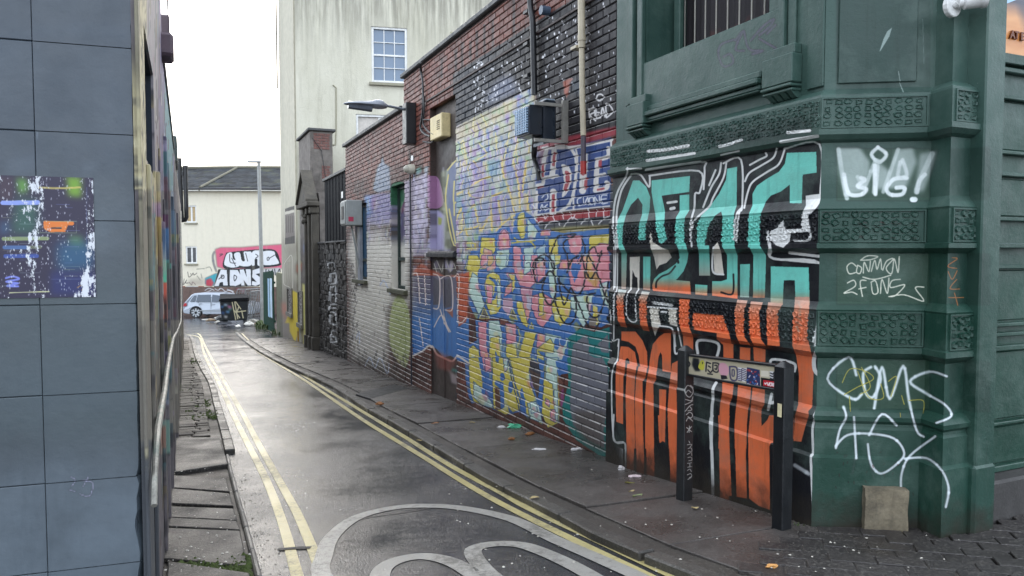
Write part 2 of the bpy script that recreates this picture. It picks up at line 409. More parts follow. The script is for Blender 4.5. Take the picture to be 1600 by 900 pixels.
    pl(c3, CR_, [(170, 208), (248, 205), (245, 460), (232, 460), (230, 372), (212, 360), (192, 310), (186, 460), (172, 460)])
    pl(z2, CR_, [(560, 600), (582, 572), (600, 620), (614, 736), (566, 726)])
    pl(z2, WH_, [(1025, 340), (1100, 330), (1100, 370), (1080, 400), (1042, 440), (1045, 520), (950, 530), (945, 570), (912, 602), (875, 590), (847, 560), (850, 520), (885, 500), (912, 462), (925, 510), (1005, 505), (1010, 420), (1025, 390)])
    for P in ([(130, 200), (125, 240), (85, 310), (65, 380), (58, 480), (70, 600), (66, 800)], [(150, 235), (112, 290), (92, 340), (75, 440), (80, 600)], [(222, 212), (500, 172), (517, 200), (512, 308)], [(240, 240), (488, 216), (494, 320), (470, 330), (466, 400), (450, 470), (452, 595)], [(150, 232), (196, 236), (238, 296), (242, 240)],
              [(600, 176), (590, 232), (550, 300), (510, 398)], [(572, 212), (540, 288)], [(612, 178), (700, 160), (706, 390), (690, 430), (680, 572)], [(626, 178), (612, 250), (560, 350), (540, 395), (470, 460), (455, 510)], [(716, 402), (735, 320), (760, 270), (830, 222), (890, 182), (918, 112)], [(705, 400), (676, 440), (668, 560)],
              [(720, 268), (742, 226), (800, 190), (862, 150), (880, 104)], [(745, 186), (792, 160), (828, 142), (824, 126)], [(918, 106), (1094, 82), (1098, 332)], [(125, 206), (200, 204)], [(600, 136), (690, 116)],
              [(562, 600), (556, 660), (562, 726), (612, 736)], [(838, 545), (845, 580), (852, 620), (866, 655), (1105, 680)], [(945, 625), (1105, 648)], [(1100, 660), (1098, 900)], [(1040, 480), (1046, 560), (968, 566)]):
        ln(z2, P, 10 if len(P) < 9 else 9)
    ln(c1, [(315, 182), (470, 168), (630, 138)], 28); ln(c1, [(305, 255), (480, 228), (675, 198)], 24); ln(z2, [(592, 94), (640, 82), (704, 60)], 15); ln(z2, [(935, 24), (1045, 14)], 16); ln(z2, [(900, 70), (1086, 42)], 18); ln(c1, [(300, 325), (720, 265)], 20)
    ln(z2, [(332, 376), (376, 370)], 13); ln(z2, [(348, 406), (364, 402)], 16)
    # band three and the orange lower half
    for P, g2 in (([(80, 460), (145, 466), (126, 525), (130, 700), (150, 760), (100, 750), (75, 700), (70, 525)], 1), ([(265, 475), (326, 482), (305, 535), (305, 720), (325, 790), (275, 780), (250, 735), (246, 535)], 1), ([(560, 535), (638, 542), (635, 760), (665, 830), (665, 905), (590, 900), (585, 820), (560, 750)], 0), ([(665, 645), (905, 665), (905, 812), (670, 777)], 0)):
        pl(c3, 'b9c4be' if g2 else OR, P, col2=OR, gy=(455, 478))
    for P in ([(160, 540), (240, 548), (220, 620), (215, 830), (262, 895), (180, 890), (150, 820), (145, 620)], [(265, 555), (360, 562), (335, 640), (345, 850), (385, 905), (290, 900), (260, 840), (255, 640)], [(400, 560), (512, 570), (480, 650), (492, 905), (395, 900), (390, 650)], [(610, 520), (722, 520), (722, 600), (705, 905), (590, 905), (600, 680)], [(0, 655), (60, 690), (90, 780), (120, 900), (60, 905), (0, 850)]):
        pl(c4, 'cfa08c', P, col2=OR, gy=(470, 500))
    for q in range(9): c.frame(*c4).line('b9b0a0', [(640 + rnd.uniform(-20, 40), 560 + q * 38), (660 + rnd.uniform(-20, 30), 590 + q * 38)], 2.4, soft=2, op=.5)
    pl(c3, CR_, [(328, 595), (405, 600), (400, 660), (412, 740), (390, 770), (368, 826), (340, 742)]); pl(c3, CR_, [(475, 610), (540, 622), (542, 752), (482, 732)])
    ln(c3, [(360, 565), (500, 585)], 22); ln(c3, [(422, 636), (460, 640)], 16); ln(c3, [(320, 598), (540, 612)], 14); ln(c3, [(395, 745), (490, 760), (510, 800), (528, 905)], 13); ln(c3, [(545, 762), (575, 905)], 12)
    ln(c3, [(180, 460), (150, 512), (154, 682), (222, 704), (215, 520), (240, 462)], 11); ln(c3, [(75, 180), (70, 458), (50, 512), (45, 852)], 10); ln(c3, [(45, 130), (44, 460)], 8); ln(c3, [(22, 620), (28, 850), (80, 850), (76, 905)], 9)
    for P in ([(105, -10), (215, -10), (270, 60), (305, 150), (310, 275), (250, 262), (240, 180), (215, 110), (160, 70), (105, 60)], [(100, 105), (160, 110), (210, 150), (232, 262), (170, 248), (165, 208), (150, 196), (138, 208), (132, 240), (85, 225), (88, 160)],
              [(335, 160), (350, 90), (400, 30), (440, 2), (492, 0), (492, 310), (425, 300), (422, 175), (410, 152), (395, 190), (382, 300), (320, 285), (325, 220)], [(500, 240), (552, 215), (552, 335), (490, 325)], [(590, 15), (665, 25), (665, 150), (590, 110)],
              [(70, 222), (135, 235), (130, 320), (120, 345), (118, 715), (65, 695), (60, 470), (60, 320)], [(150, 240), (225, 255), (212, 340), (205, 500), (212, 905), (145, 905), (137, 480), (145, 330)], [(240, 262), (305, 275), (292, 355), (270, 380), (275, 905), (215, 905), (210, 520), (220, 350)],
              [(320, 280), (380, 295), (375, 370), (355, 400), (360, 905), (290, 905), (290, 520), (300, 380)], [(400, 440), (455, 445), (445, 850), (400, 840)], [(490, 320), (552, 330), (552, 410), (535, 440), (540, 640), (545, 905), (475, 905), (465, 600), (478, 420)]):
        pl(c5, OR, P)
    for P in ([(140, -5), (200, -5), (205, 392), (150, 372)], [(215, -5), (270, -5), (285, 418), (225, 402)], [(290, -5), (345, -5), (368, 475), (305, 448)], [(390, -5), (445, -5), (445, 208), (428, 196), (405, 212), (400, 195)], [(465, -5), (530, -5), (557, 525), (490, 503)]): pl(c7, OR, P)
    for P in ([(50, 60), (130, 90), (130, 330), (55, 330)], [(180, 110), (262, 120), (262, 330), (180, 330)], [(285, 110), (380, 130), (380, 330), (295, 330)], [(45, 320), (140, 330), (122, 500), (100, 560), (95, 720), (92, 905), (12, 905), (20, 700), (25, 560), (40, 480)], [(170, 320), (275, 330), (260, 540), (245, 600), (235, 720), (232, 905), (140, 905), (138, 720), (150, 580), (160, 500)],
              [(290, 320), (380, 330), (372, 560), (350, 600), (345, 730), (400, 685), (520, 650), (600, 660), (600, 830), (420, 862), (405, 905), (250, 905), (255, 700), (265, 580)], [(590, -5), (700, -5), (725, 100), (746, 190), (756, 330), (745, 580), (715, 612), (718, 650), (690, 740), (660, 852), (600, 845), (610, 650), (635, 560), (642, 330), (620, 180), (590, 100)]): pl(c6, OR, P)
    for P in ([(10, -5), (100, -5), (95, 100), (115, 625), (25, 625), (15, 100)], [(145, -5), (230, -5), (225, 130), (235, 645), (155, 632), (140, 120)], [(260, -5), (560, -5), (560, 120), (470, 165), (430, 180), (410, 212), (415, 735), (330, 705), (252, 645), (245, 150)]): pl(c8, OR, P)
    pl(c8, K_, [(347, -5), (410, -5), (395, 30), (350, 78)])
    for fr, P, w_ in ((c5, [(520, 0), (525, 160), (572, 130)], 15), (c5, [(702, 165), (705, 62), (860, 85), (848, 200)], 22), (c5, [(845, 390), (820, 440), (820, 520), (812, 600), (806, 905)], 24), (c7, [(815, 0), (800, 60), (812, 300), (820, 585)], 24), (c5, [(85, 52), (75, 205), (45, 262), (28, 400), (45, 822), (130, 860), (135, 905)], 11),
                      (c7, [(45, -10), (46, 190), (130, 212), (135, 355)], 13), (c7, [(62, 245), (112, 265)], 17), (c7, [(82, 302), (100, 310)], 24), (c6, [(430, 290), (430, 210), (600, 238), (608, 300)], 22), (c6, [(402, 600), (428, 480)], 24), (c6, [(415, 550), (480, 535)], 24), (c8, [(465, 320), (455, 750)], 18),
                      (c4, [(405, 10), (402, 60), (412, 130), (444, 222), (815, 262), (806, 590)], 20), (c4, [(570, 175), (820, 206)], 24), (c6, [(800, 110), (762, 190), (765, 290), (815, 370), (800, 560), (765, 652)], 32), (c8, [(770, 15), (748, 100), (752, 290), (735, 325), (745, 560), (758, 825)], 20)): ln(fr, P, w_)
    pl(c4, WH_, [(795, 590), (850, 598), (862, 680), (835, 760), (812, 850), (800, 905), (758, 905), (765, 800), (790, 650)]); pl(c6, WH_, [(765, -20), (820, -20), (812, 95), (770, 105), (752, 70)])
    for q in range(6): c.frame(*c4).line('c4c9c6', [(850, 600 + q * 25), (885 + rnd.uniform(-10, 20), 590 + q * 40)], 1.6, soft=2, op=.4)
    c.frame(*c8).line('c6cacd', [(610, 385), (660, 415), (718, 452)], 6, soft=4, op=.8); c.frame(*c6).line('c6cacd', [(845, 358), (900, 358)], 6, soft=3, op=.9)
    return c
def mural_corner():
    c = Canvas(1270, 0, 1602, 830, 2); OL = '43614f'
    c.frame(0, 0, 1)
    for y0, y1 in ((232, 314), (396, 476), (562, 640)):
        c.poly(OL, [(1307, y0), (1453, y0), (1453, y1), (1307, y1)], soft=1, op=.75); c.poly('35604f', [(1484, y0), (1526, y0), (1526, y1), (1484, y1)], soft=1, op=.4)
    c.poly('415e56', [(1307, -10), (1453, -10), (1453, 145), (1307, 150)], soft=1, op=.6)
    W_ = 'dfe6e6'; f = c.frame(1260, 0, 3)
    c.poly('a9b5b2', [(140, 690), (250, 690), (300, 760), (290, 900), (180, 920), (150, 800)], soft=3, op=.85); c.poly('a9b5b2', [(300, 800), (340, 760), (390, 800), (420, 700), (500, 690), (520, 760), (470, 880), (330, 890)], soft=3, op=.85); c.poly('a9b5b2', [(530, 720), (620, 700), (590, 800), (550, 900), (510, 900)], soft=3, op=.85)
    c.line(W_, [(335, 690), (305, 725), (340, 760), (375, 725), (335, 690)], 6, soft=3, op=.9); c.line('c8d2d0', [(150, 700), (175, 860), (190, 930)], 7, soft=3, op=.8); c.line('c8d2d0', [(240, 830), (275, 870), (320, 760), (345, 760)], 6, soft=3, op=.75); c.line('c8d2d0', [(430, 700), (360, 900)], 6, soft=3, op=.75); c.line('c8d2d0', [(590, 720), (530, 850), (515, 900)], 8, soft=3, op=.8)
    c.line(W_, [(440, 760), (430, 830), (470, 820), (450, 750)], 6, soft=3, op=.7); c.line(W_, [(330, 780), (320, 900)], 9, soft=3, op=.7)
    c.frame(1260, 280, 2.81)
    for P in ([(165, -20), (175, 35), (192, 68), (240, 68), (262, 44), (225, 30), (255, 5), (240, -5)], [(300, -60), (303, 66)], [(440, -5), (385, 0), (352, 40), (370, 68), (420, 66), (430, 38), (395, 38)], [(520, -20), (495, 10), (486, 58)]): c.line(W_, P, 6.5, soft=2.5, op=.95)
    c.line(W_, [(466, 90), (476, 90)], 9, soft=2)
    CC = 'd9d8c8'
    for P in ([(218, 382), (198, 368), (178, 385), (188, 415), (216, 410)], [(225, 378), (242, 390), (235, 414), (220, 408), (225, 378)], [(250, 412), (254, 365), (274, 406), (281, 360)], [(285, 405), (300, 356), (310, 396), (325, 350), (330, 396)], [(335, 400), (352, 360), (382, 350), (350, 390), (374, 415), (386, 350), (402, 410), (408, 340)],
              [(238, 356), (268, 337), (314, 340), (280, 354), (238, 356)], [(248, 430), (300, 440), (370, 422)], [(180, 456), (208, 444), (214, 470), (165, 500), (200, 496), (222, 506)], [(262, 445), (236, 450), (246, 515)], [(230, 482), (262, 475)], [(284, 452), (292, 502), (314, 496), (304, 448), (284, 452)], [(325, 502), (332, 440), (355, 502), (362, 434)],
              [(412, 440), (376, 446), (370, 476), (432, 464), (392, 510), (362, 516)], [(362, 516), (430, 508), (515, 536), (478, 478), (516, 474)]): c.line(CC, P, 1.9, soft=.6)
    for P in ([(640, 345), (662, 350), (620, 382), (660, 392)], [(622, 405), (640, 440), (662, 402)], [(660, 440), (630, 480), (672, 482)], [(625, 520), (690, 520)], [(650, 500), (665, 555)]): c.line('9c6238', P, 1.8, soft=.8)
    c.line('d06a30', [(853, 448), (853, 515)], 4.5, soft=.8)
    for P in ([(865, 475), (880, 490), (875, 462)], [(850, 562), (875, 520), (925, 500), (905, 560), (855, 545)], [(880, 520), (885, 575)]): c.line('9c6238', P, 1.6, soft=.8)
    for P in ([(850, 240), (880, 226), (862, 215), (895, 262), (915, 275)], [(905, 225), (940, 215), (952, 240), (912, 270), (942, 285)]): c.line('c9d0ce', P, 1.0, soft=.6)
    c.frame(1260, 540, 2.5)
    for P in ([(195, 115), (165, 45), (82, 130), (180, 208), (216, 190)], [(252, 84), (222, 110), (232, 185), (262, 200), (290, 130), (268, 82)], [(265, 245), (295, 85), (325, 208), (378, 80), (400, 210), (430, 330), (458, 356)], [(548, 120), (480, 102), (405, 140), (470, 188), (540, 230), (566, 275), (508, 302)],
              [(115, 400), (130, 330), (155, 280), (145, 240)], [(115, 392), (160, 350), (240, 344), (340, 362), (382, 420), (350, 465), (290, 500), (252, 460), (240, 385)], [(195, 440), (186, 280)], [(245, 350), (295, 268), (352, 312)], [(503, 355), (405, 430), (372, 500), (370, 572)], [(385, 442), (470, 440), (530, 490), (556, 560), (545, 630)]):
        c.line('dfe8ec', P, 4.6, soft=3.4, op=.93)
    for P in ([(140, 145), (170, 92), (230, 100), (262, 130), (200, 162), (148, 192)], [(168, 200), (172, 258)], [(200, 100), (242, 200), (300, 205), (290, 150)], [(320, 140), (352, 122), (330, 200)], [(372, 195), (382, 230)], [(400, 215), (456, 215), (456, 265)], [(366, 262), (368, 280)], [(215, 85), (250, 160), (210, 190)]): c.line('b3a545', P, 1.3, soft=.6)
    for P in ([(190, 440), (180, 500)], [(250, 470), (265, 520)], [(550, 560), (540, 650)]): c.line('b7c2c2', P, 4, soft=4, op=.35)
    c.frame(1260, 0, 3).poly('9fb0ac', [(398, 132), (385, 175), (345, 240), (338, 246), (358, 185), (375, 150)], op=.8); c.line('a9b6b2', [(428, 338), (436, 385), (455, 432)], 1.4, op=.8)
    for P in ([(545, 90), (548, 200), (551, 300)], [(12, 120), (5, 165)], [(592, -10), (588, 95)]): c.line('a9b6b2', P, .8, op=.8)
    c.frame(0, 0, 1)
    for _ in range(26): x, y = rnd.uniform(1300, 1440), rnd.uniform(700, 790); c.line('5c2b2b', [(x, y), (x + rnd.uniform(-2, 2), y + rnd.uniform(1, 5))], 1.5, op=.6)
    for _ in range(16): x, y = rnd.uniform(1340, 1440), rnd.uniform(345, 372); c.line('7a3038', [(x, y), (x + 6, y + 1)], 2, soft=2, op=.5)
    c.poly('e3e7e8', [(1280, 600), (1284, 600), (1283, 700), (1280, 690)], op=.0)
    return c
BLU_, YE, PK, MI, CB = '4473b2', 'd8c75c', 'dc909a', 'c0d8cc', '20788a'
def mural_brick():
    c = Canvas(530, -60, 975, 760, 2); c.frame(0, 0, 1)
    # pale wash of the old mural
    def wash(poly, cols, n, w0, w1, h0, h1, op=.7):
        P = np.array(poly, float); x0, y0 = P.min(0); x1, y1 = P.max(0)
        m = Canvas(c.x0, c.y0, c.x0 + c.w / c.k, c.y0 + c.h / c.k, c.k); m.poly('ffffff', poly)
        src = (c.rgb.copy(), c.a.copy())
        for _ in range(n):
            x, y = rnd.uniform(x0, x1), rnd.uniform(y0, y1); h = rnd.uniform(h0, h1); w_ = rnd.uniform(w0, w1)
            c.frame(0, 0, 1).poly(rnd.choice(cols), [(x - w_, y), (x + w_ * .3, y - h * .1), (x + w_, y), (x + w_ * .8, y + h), (x - w_ * .9, y + h)], soft=1.0, op=op)
        k = (m.a > .5)[..., None]; c.rgb = np.where(k, c.rgb, src[0]); c.a = np.where(k[..., 0], c.a, src[1])
    PAL = ['8894bd', 'a597c4', '94b58c', 'd0c08f', '7f9cc0', 'a884b4', 'bccbb0', '6c84b4', '9c86bd']
    pm = [(708, 200), (836, 135), (838, 230), (845, 330), (838, 400), (720, 430), (708, 390)]
    c.poly('b4b5ae', pm); wash(pm, PAL, 420, 1.5, 4, 5, 18, .72)
    c.poly('c5b699', [(708, 200), (800, 152), (800, 175), (708, 225)], soft=3, op=.8); wash([(708, 205), (836, 140), (836, 190), (708, 260)], ['9cb58c', 'c5b699', 'a9c09a', 'c2c49c'], 90, 2, 5, 5, 16, .6)
    wash([(700, 380), (836, 370), (836, 440), (700, 450)], ['7b5f63', '6f5a6e', '8a7060', '5f5a70', 'a79a80'], 120, 2, 5, 5, 12, .7)
    f3 = (700, 240, 5)
    for P in ([(420, 30), (430, 160), (480, 300), (520, 470)], [(510, 60), (550, 250), (560, 420)], [(610, 60), (580, 300)], [(622, 330), (625, 450)], [(0, 360), (130, 285), (260, 205), (330, 182)], [(100, 430), (150, 640)], [(100, 430), (60, 520)], [(205, 400), (250, 600)], [(190, 410), (110, 520)], [(330, 350), (345, 600)], [(392, 370), (420, 560)], [(262, 600), (330, 490), (342, 600)],
              [(160, 90), (150, 210)], [(200, 60), (262, 155)], [(0, 690), (120, 600), (230, 570), (330, 490)], [(520, 480), (440, 540), (380, 600)], [(160, 250), (170, 330), (270, 350)], [(30, 330), (60, 420)], [(330, 340), (400, 310), (460, 270)]): c.frame(*f3).line('e3c878', P, 2.9, soft=1, op=.95)
    for q, P in enumerate(([(60, 180), (150, 150), (190, 260), (120, 300), (60, 290)], [(180, 80), (260, 60), (300, 180), (210, 200)], [(300, 60), (400, 40), (420, 170), (330, 180)], [(440, 40), (500, 60), (540, 260), (470, 250)], [(530, 60), (600, 50), (570, 280), (550, 200)], [(110, 440), (190, 420), (180, 560), (140, 600)], [(215, 410), (320, 360), (330, 470), (260, 580)], [(345, 370), (390, 380), (410, 540), (350, 580)], [(60, 340), (120, 320), (90, 430), (60, 440)], [(430, 300), (480, 320), (510, 460), (430, 500)], [(270, 220), (330, 200), (320, 320), (200, 390), (180, 340)], [(420, 190), (450, 200), (460, 290), (400, 300)])):
        c.frame(*f3).poly(['7484b8', '8f7fb8', '6f9ab0'][q % 3], P, soft=1.5, op=.6)
    f4 = (700, 80, 5)
    for P in ([(195, 600), (200, 540), (222, 490), (262, 502), (300, 582)], [(370, 640), (380, 780)], [(480, 640), (430, 900)], [(560, 640), (500, 900)], [(535, 480), (560, 640)], [(240, 720), (300, 800), (230, 850)], [(120, 700), (150, 900)]): c.frame(*f4).line('dccf92', P, 2.4, soft=1, op=.85)
    for q in range(170):
        x, y = rnd.uniform(710, 834), rnd.uniform(185, 395)
        if y < 200 - (x - 708) * .5 + 10: continue
        L_ = rnd.uniform(8, 26); dx_ = rnd.uniform(-5, 5); c.frame(0, 0, 1).line(rnd.choice(['e8d08a', 'dcd8e6', '6a86bc', '7a62a8', '8fc0a0', 'c9a8cc', '4f6a9c']), [(x, y), (x + dx_, y + L_ * .5), (x + dx_ * .3, y + L_)], rnd.uniform(.8, 1.5), soft=.7, op=.75)
    # black starry band
    s7 = (640, 0, 3)
    c.frame(*s7).poly('1d1d21', [(203, 350), (560, 122), (800, -20), (985, -130), (985, 592), (840, 632), (600, 695), (592, 402), (205, 600)])
    c.poly('37404c', [(203, 350), (420, 215), (400, 500), (205, 598)], soft=10, op=.5); c.poly('221f24', [(600, 100), (985, -60), (985, 590), (600, 690)], soft=8, op=.5)
    c.poly('9aa3bd', [(385, 410), (430, 365), (480, 350), (500, 400), (520, 430), (400, 480), (350, 500)], soft=5, op=.6)
    for q in range(190):
        t = rnd.random(); x = rnd.uniform(300, 975); top = 350 - (x - 203) * .64 + 12; y = rnd.uniform(max(top, -160), 540 - (x - 300) * .42 if x < 590 else 560)
        s_ = rnd.uniform(1.0, 1.8); c.frame(*s7).line('e4e4e8', [(x, y - s_ * 2), (x, y + s_ * 3)], s_ * 1.15, soft=.8, op=.95)
    for x, y in ((612, 145), (634, 134), (655, 139), (680, 160), (691, 176), (729, 152), (713, 97), (684, 290), (719, 266), (783, 210), (626, 268), (640, 360), (703, 348), (304, 315), (318, 297), (337, 306), (328, 330), (303, 385), (322, 414), (343, 430), (364, 476)): c.line('f4f4f6', [(x, y - 3), (x, y + 4)], 2.3, soft=.7)
    c.frame(*f4).poly('9c5a4b', [(900, 240), (940, 215), (980, 212), (950, 260), (945, 310), (925, 372), (905, 330)], soft=1); c.poly('3d5468', [(960, 240), (1030, 210), (1040, 340), (980, 330)], soft=5, op=.6)
    for P in ([(1112, 562), (1100, 455)], [(1092, 470), (1140, 445), (1146, 478), (1112, 502), (1152, 545)], [(1186, 520), (1156, 528), (1152, 486), (1180, 482)], [(1155, 505), (1176, 502)], [(1190, 522), (1206, 445), (1226, 516)], [(1195, 494), (1220, 490)], [(1238, 522), (1232, 415), (1275, 440), (1284, 480), (1242, 520)], [(1155, 375), (1170, 345), (1200, 340), (1212, 365), (1185, 390), (1155, 375)]): c.line('d8d5d4', P, 2.6, soft=1)
    c.line('cfcfd2', [(922, 605), (932, 590), (938, 608), (928, 622), (922, 605)], 1.2)
    # red white and blue block
    c.frame(*f3).poly('2d4780', [(690, -10), (1275, -130), (1272, 420), (980, 445), (690, 480)], soft=.5)
    c.frame(*f4).poly('90343f', [(700, 716), (1320, 586), (1320, 660), (1000, 740), (700, 775)], soft=1.5); c.poly('b78a92', [(700, 740), (800, 720), (760, 900), (700, 920)], soft=4, op=.8)
    Wt = 'd8d3cf'; RD = 'a5434c'
    def W3(P, w_, col=Wt, **k): c.frame(*f3).line(col, P, w_ / 5, soft=1.2, **k)
    W3([(770, -40), (750, 60), (735, 190)], 34); W3([(735, 190), (850, 175)], 26); W3([(830, -20), (815, 180)], 44); W3([(832, 0), (822, 90)], 20, RD); W3([(740, 90), (742, 180)], 14, RD)
    W3([(700, 250), (740, 240), (745, 200)], 30); W3([(700, 270), (735, 262)], 14, RD); W3([(822, 300), (820, 480)], 52); W3([(822, 330), (820, 450)], 22, RD); W3([(695, 300), (690, 480)], 20)
    W3([(840, -60), (930, -50), (985, 0), (1003, 90), (990, 250), (950, 390), (880, 450)], 24); c.frame(*f3).poly(Wt, [(885, 90), (945, 110), (965, 200), (935, 300), (890, 340), (905, 220)], sm=1); c.poly(RD, [(910, 140), (945, 150), (950, 220), (925, 290), (905, 285), (920, 210)], sm=1)
    W3([(1000, -30), (1010, 60), (985, 270), (980, 440)], 14); W3([(1062, 20), (1052, 290)], 56); W3([(1062, 60), (1055, 160)], 26, 'b02a2c'); W3([(1080, 200), (1075, 270)], 24, RD)
    W3([(1165, 60), (1155, 280)], 40); W3([(1160, 50), (1250, 25), (1252, -40)], 34); W3([(1190, 60), (1188, 100)], 26, RD); W3([(1155, 175), (1225, 160)], 22); W3([(1150, 290), (1235, 270), (1240, 230)], 38); W3([(1170, 285), (1215, 275)], 16, RD)
    W3([(740, -40), (1000, -50), (1280, -105)], 24); W3([(1275, -110), (1278, 60)], 16)
    W3([(690, 480), (830, 462), (980, 440), (1268, 412)], 12); c.frame(*f3).poly('9a3038', [(690, 492), (1268, 428), (1268, 488), (900, 520), (690, 540)]); c.poly('3b3e47', [(668, 480), (690, 540), (900, 520), (1268, 488), (1268, 562), (1060, 575), (900, 600), (700, 590), (660, 560)])
    for P in ([(1040, 345), (1012, 362), (1018, 408), (1046, 400)], [(1056, 342), (1064, 400), (1092, 345), (1096, 402)], [(1106, 350), (1134, 346), (1134, 392), (1106, 396), (1106, 350)], [(1146, 402), (1146, 342), (1180, 388), (1182, 332)], [(1240, 326), (1200, 332), (1200, 392), (1246, 386)], [(1200, 360), (1236, 355)], [(718, 452), (735, 400), (746, 440)], [(778, 400), (755, 420), (782, 430), (760, 448)], [(735, 345), (770, 310), (780, 350), (745, 375)]): W3(P, 9, 'e3e3e6')
    for P in ([(688, 582), (710, 540), (742, 530)], [(758, 585), (790, 540), (850, 530), (872, 562)], [(905, 572), (940, 520), (972, 500), (1012, 520)], [(1040, 552), (1070, 515), (1110, 520), (1132, 562)], [(1175, 552), (1215, 510), (1262, 490)], [(740, 480), (762, 512), (772, 480)], [(812, 478), (832, 522)], [(890, 462), (902, 512)], [(950, 458), (972, 512), (992, 480)], [(1092, 432), (1102, 502)], [(1162, 440), (1156, 492)], [(1212, 430), (1218, 502)], [(655, 400), (680, 430), (672, 500), (700, 530)]): W3(P, 8, 'e3e0e0')
    # big blue, yellow and pink lettering
    def deco(fr, col, pts, **k):
        c.frame(*fr).poly(col, pts, **k)
        if col not in (YE, PK, MI) or len(pts) > 60: return
        A = np.array(pts, float); m = A.mean(0); sp_ = A.std(0)
        for q in range(3):
            cx, cy = m[0] + rnd.gauss(0, .5) * sp_[0], m[1] + rnd.gauss(0, .6) * sp_[1]; r_ = rnd.uniform(.15, .4) * sp_.min() + 4
            c.poly(rnd.choice(['e3d36a', 'e8a8ae', 'd2e2d8', 'b8a43c', 'c86f80', 'a3c2c8', 'dccf9a']), [(cx - r_, cy - r_ * .4), (cx, cy - r_ * 1.6), (cx + r_, cy), (cx + r_ * .3, cy + r_ * 1.8)], sm=1, soft=1.2, op=.55)
        c.line('24457c', list(pts) + [pts[0]], 1.1, sm=0, soft=.6, op=.75); c.line('d8dce6', [(m + (p - m) * .82).tolist() for p in A[:max(3, len(A) // 2)]], .7, sm=0, soft=.5, op=.5)
    def P3(col, pts, **k): deco(f3, col, pts, **k)
    f2 = (700, 400, 5); f1 = (700, 560, 5)
    def P2_(col, pts, **k): deco(f2, col, pts, **k)
    def P1_(col, pts, **k): deco(f1, col, pts, **k)
    c.frame(*f3).poly('b8b06a', [(690, 600), (900, 575), (1268, 560), (1268, 600), (900, 640), (700, 650)], soft=2, op=.8)
    P3(BLU_, [(240, 640), (380, 618), (420, 565), (480, 575), (500, 640), (530, 470), (590, 445), (660, 490), (720, 590), (900, 622), (1265, 585), (1270, 905), (130, 905), (180, 760), (240, 760)])
    P2_(BLU_, [(150, -5), (1262, -5), (1262, 520), (1200, 560), (1040, 530), (1000, 600), (940, 640), (690, 600), (580, 570), (430, 490), (220, 490), (118, 290), (118, 150)])
    WC_ = ['8f9ab8', 'b9b59a', '6e8ac0', 'a9a0bc', '9aa88a', '5d84c0', 'c9c27c']
    wash([(745, 365), (952, 355), (952, 500), (745, 500), (724, 440)], WC_, 150, 1.2, 3.5, 4, 12, .5)
    P3(YE, [(260, 655), (365, 660), (372, 760), (340, 800), (372, 905), (240, 905), (250, 760)]); P3(PK, [(395, 640), (440, 590), (480, 640), (482, 740), (398, 750)], sm=1); P3(MI, [(380, 760), (482, 750), (470, 872), (420, 905), (380, 860)]); P3(PK, [(280, 740), (345, 760), (340, 905), (262, 895)], op=.8)
    P3(YE, [(548, 490), (600, 470), (602, 640), (562, 655), (538, 560)], sm=1); P3(MI, [(620, 505), (700, 600), (680, 662), (620, 655)]); P3(PK, [(508, 720), (572, 740), (576, 905), (503, 905)]); P3(MI, [(590, 740), (672, 730), (652, 905), (590, 905)]); P3(PK, [(720, 600), (802, 590), (802, 642), (720, 645)])
    P3(YE, [(785, 670), (852, 660), (862, 760), (822, 905), (785, 905)]); P3(PK, [(930, 640), (1052, 640), (1042, 760), (1000, 800), (955, 780)]); P3(YE, [(1100, 642), (1262, 628), (1252, 740), (1100, 750)]); P3(PK, [(1092, 760), (1190, 700), (1252, 710), (1252, 905), (1092, 905)]); P3(PK, [(880, 830), (1062, 820), (1062, 905), (860, 905)]); P3(MI, [(690, 750), (760, 700), (760, 905), (680, 905)], op=.7)
    P3(YE, [(130, 905), (165, 760), (185, 900)]); 
    for P in ([(150, 700), (210, 705), (205, 740)], [(150, 745), (215, 740)], [(500, 700), (640, 690), (680, 740)], [(520, 660), (560, 690), (680, 680)]): c.frame(*f3).line('c9b84e', P, 2)
    P2_(YE, [(160, -5), (232, -5), (270, 70), (232, 120), (242, 240), (292, 380), (240, 472), (190, 360), (130, 250), (142, 120)]); P2_(MI, [(190, 130), (232, 160), (242, 240), (286, 385), (240, 462), (150, 262)]); P2_(PK, [(262, -5), (372, -5), (372, 100), (305, 120), (300, 60), (250, 92)]); P2_(MI, [(372, -5), (462, -5), (452, 90), (410, 112), (372, 60)]); P2_(YE, [(310, 0), (360, 0), (350, 60), (310, 90)], op=.6)
    P2_(YE, [(345, 125), (400, 150), (418, 250), (416, 400), (382, 452), (330, 462), (300, 380), (285, 220), (305, 150)]); P2_(PK, [(296, 220), (352, 240), (342, 372), (308, 372)]); P2_(MI, [(385, 180), (415, 250), (412, 390), (385, 400)]); c.frame(*f2).line(BLU_, [(262, 170), (260, 230), (290, 330)], 5); c.line(BLU_, [(330, 175), (372, 210), (372, 290), (352, 335)], 4.5)
    P2_(PK, [(440, 130), (522, 130), (522, 262), (482, 292), (440, 322), (450, 242), (500, 202)]); P2_(YE, [(468, 140), (524, 150), (522, 250), (500, 300), (500, 200)]); P2_('c8a3b4', [(430, 330), (500, 330), (512, 382), (470, 472), (428, 412)])
    P2_(PK, [(508, -5), (702, -5), (692, 200), (642, 252), (560, 232), (518, 132)]); P2_(MI, [(600, -5), (652, -5), (642, 120), (590, 152)]); c.frame(*f2).line(BLU_, [(576, 0), (580, 95)], 4); c.line('26354f', [(610, 60), (640, 60), (655, 170)], 1)
    P2_(YE, [(535, 350), (642, 382), (622, 562), (580, 532), (540, 432)]); P2_(PK, [(560, 240), (662, 252), (652, 402), (622, 522), (590, 402)], op=.85); P2_('c3bccb', [(620, 312), (662, 362), (640, 442), (612, 400)])
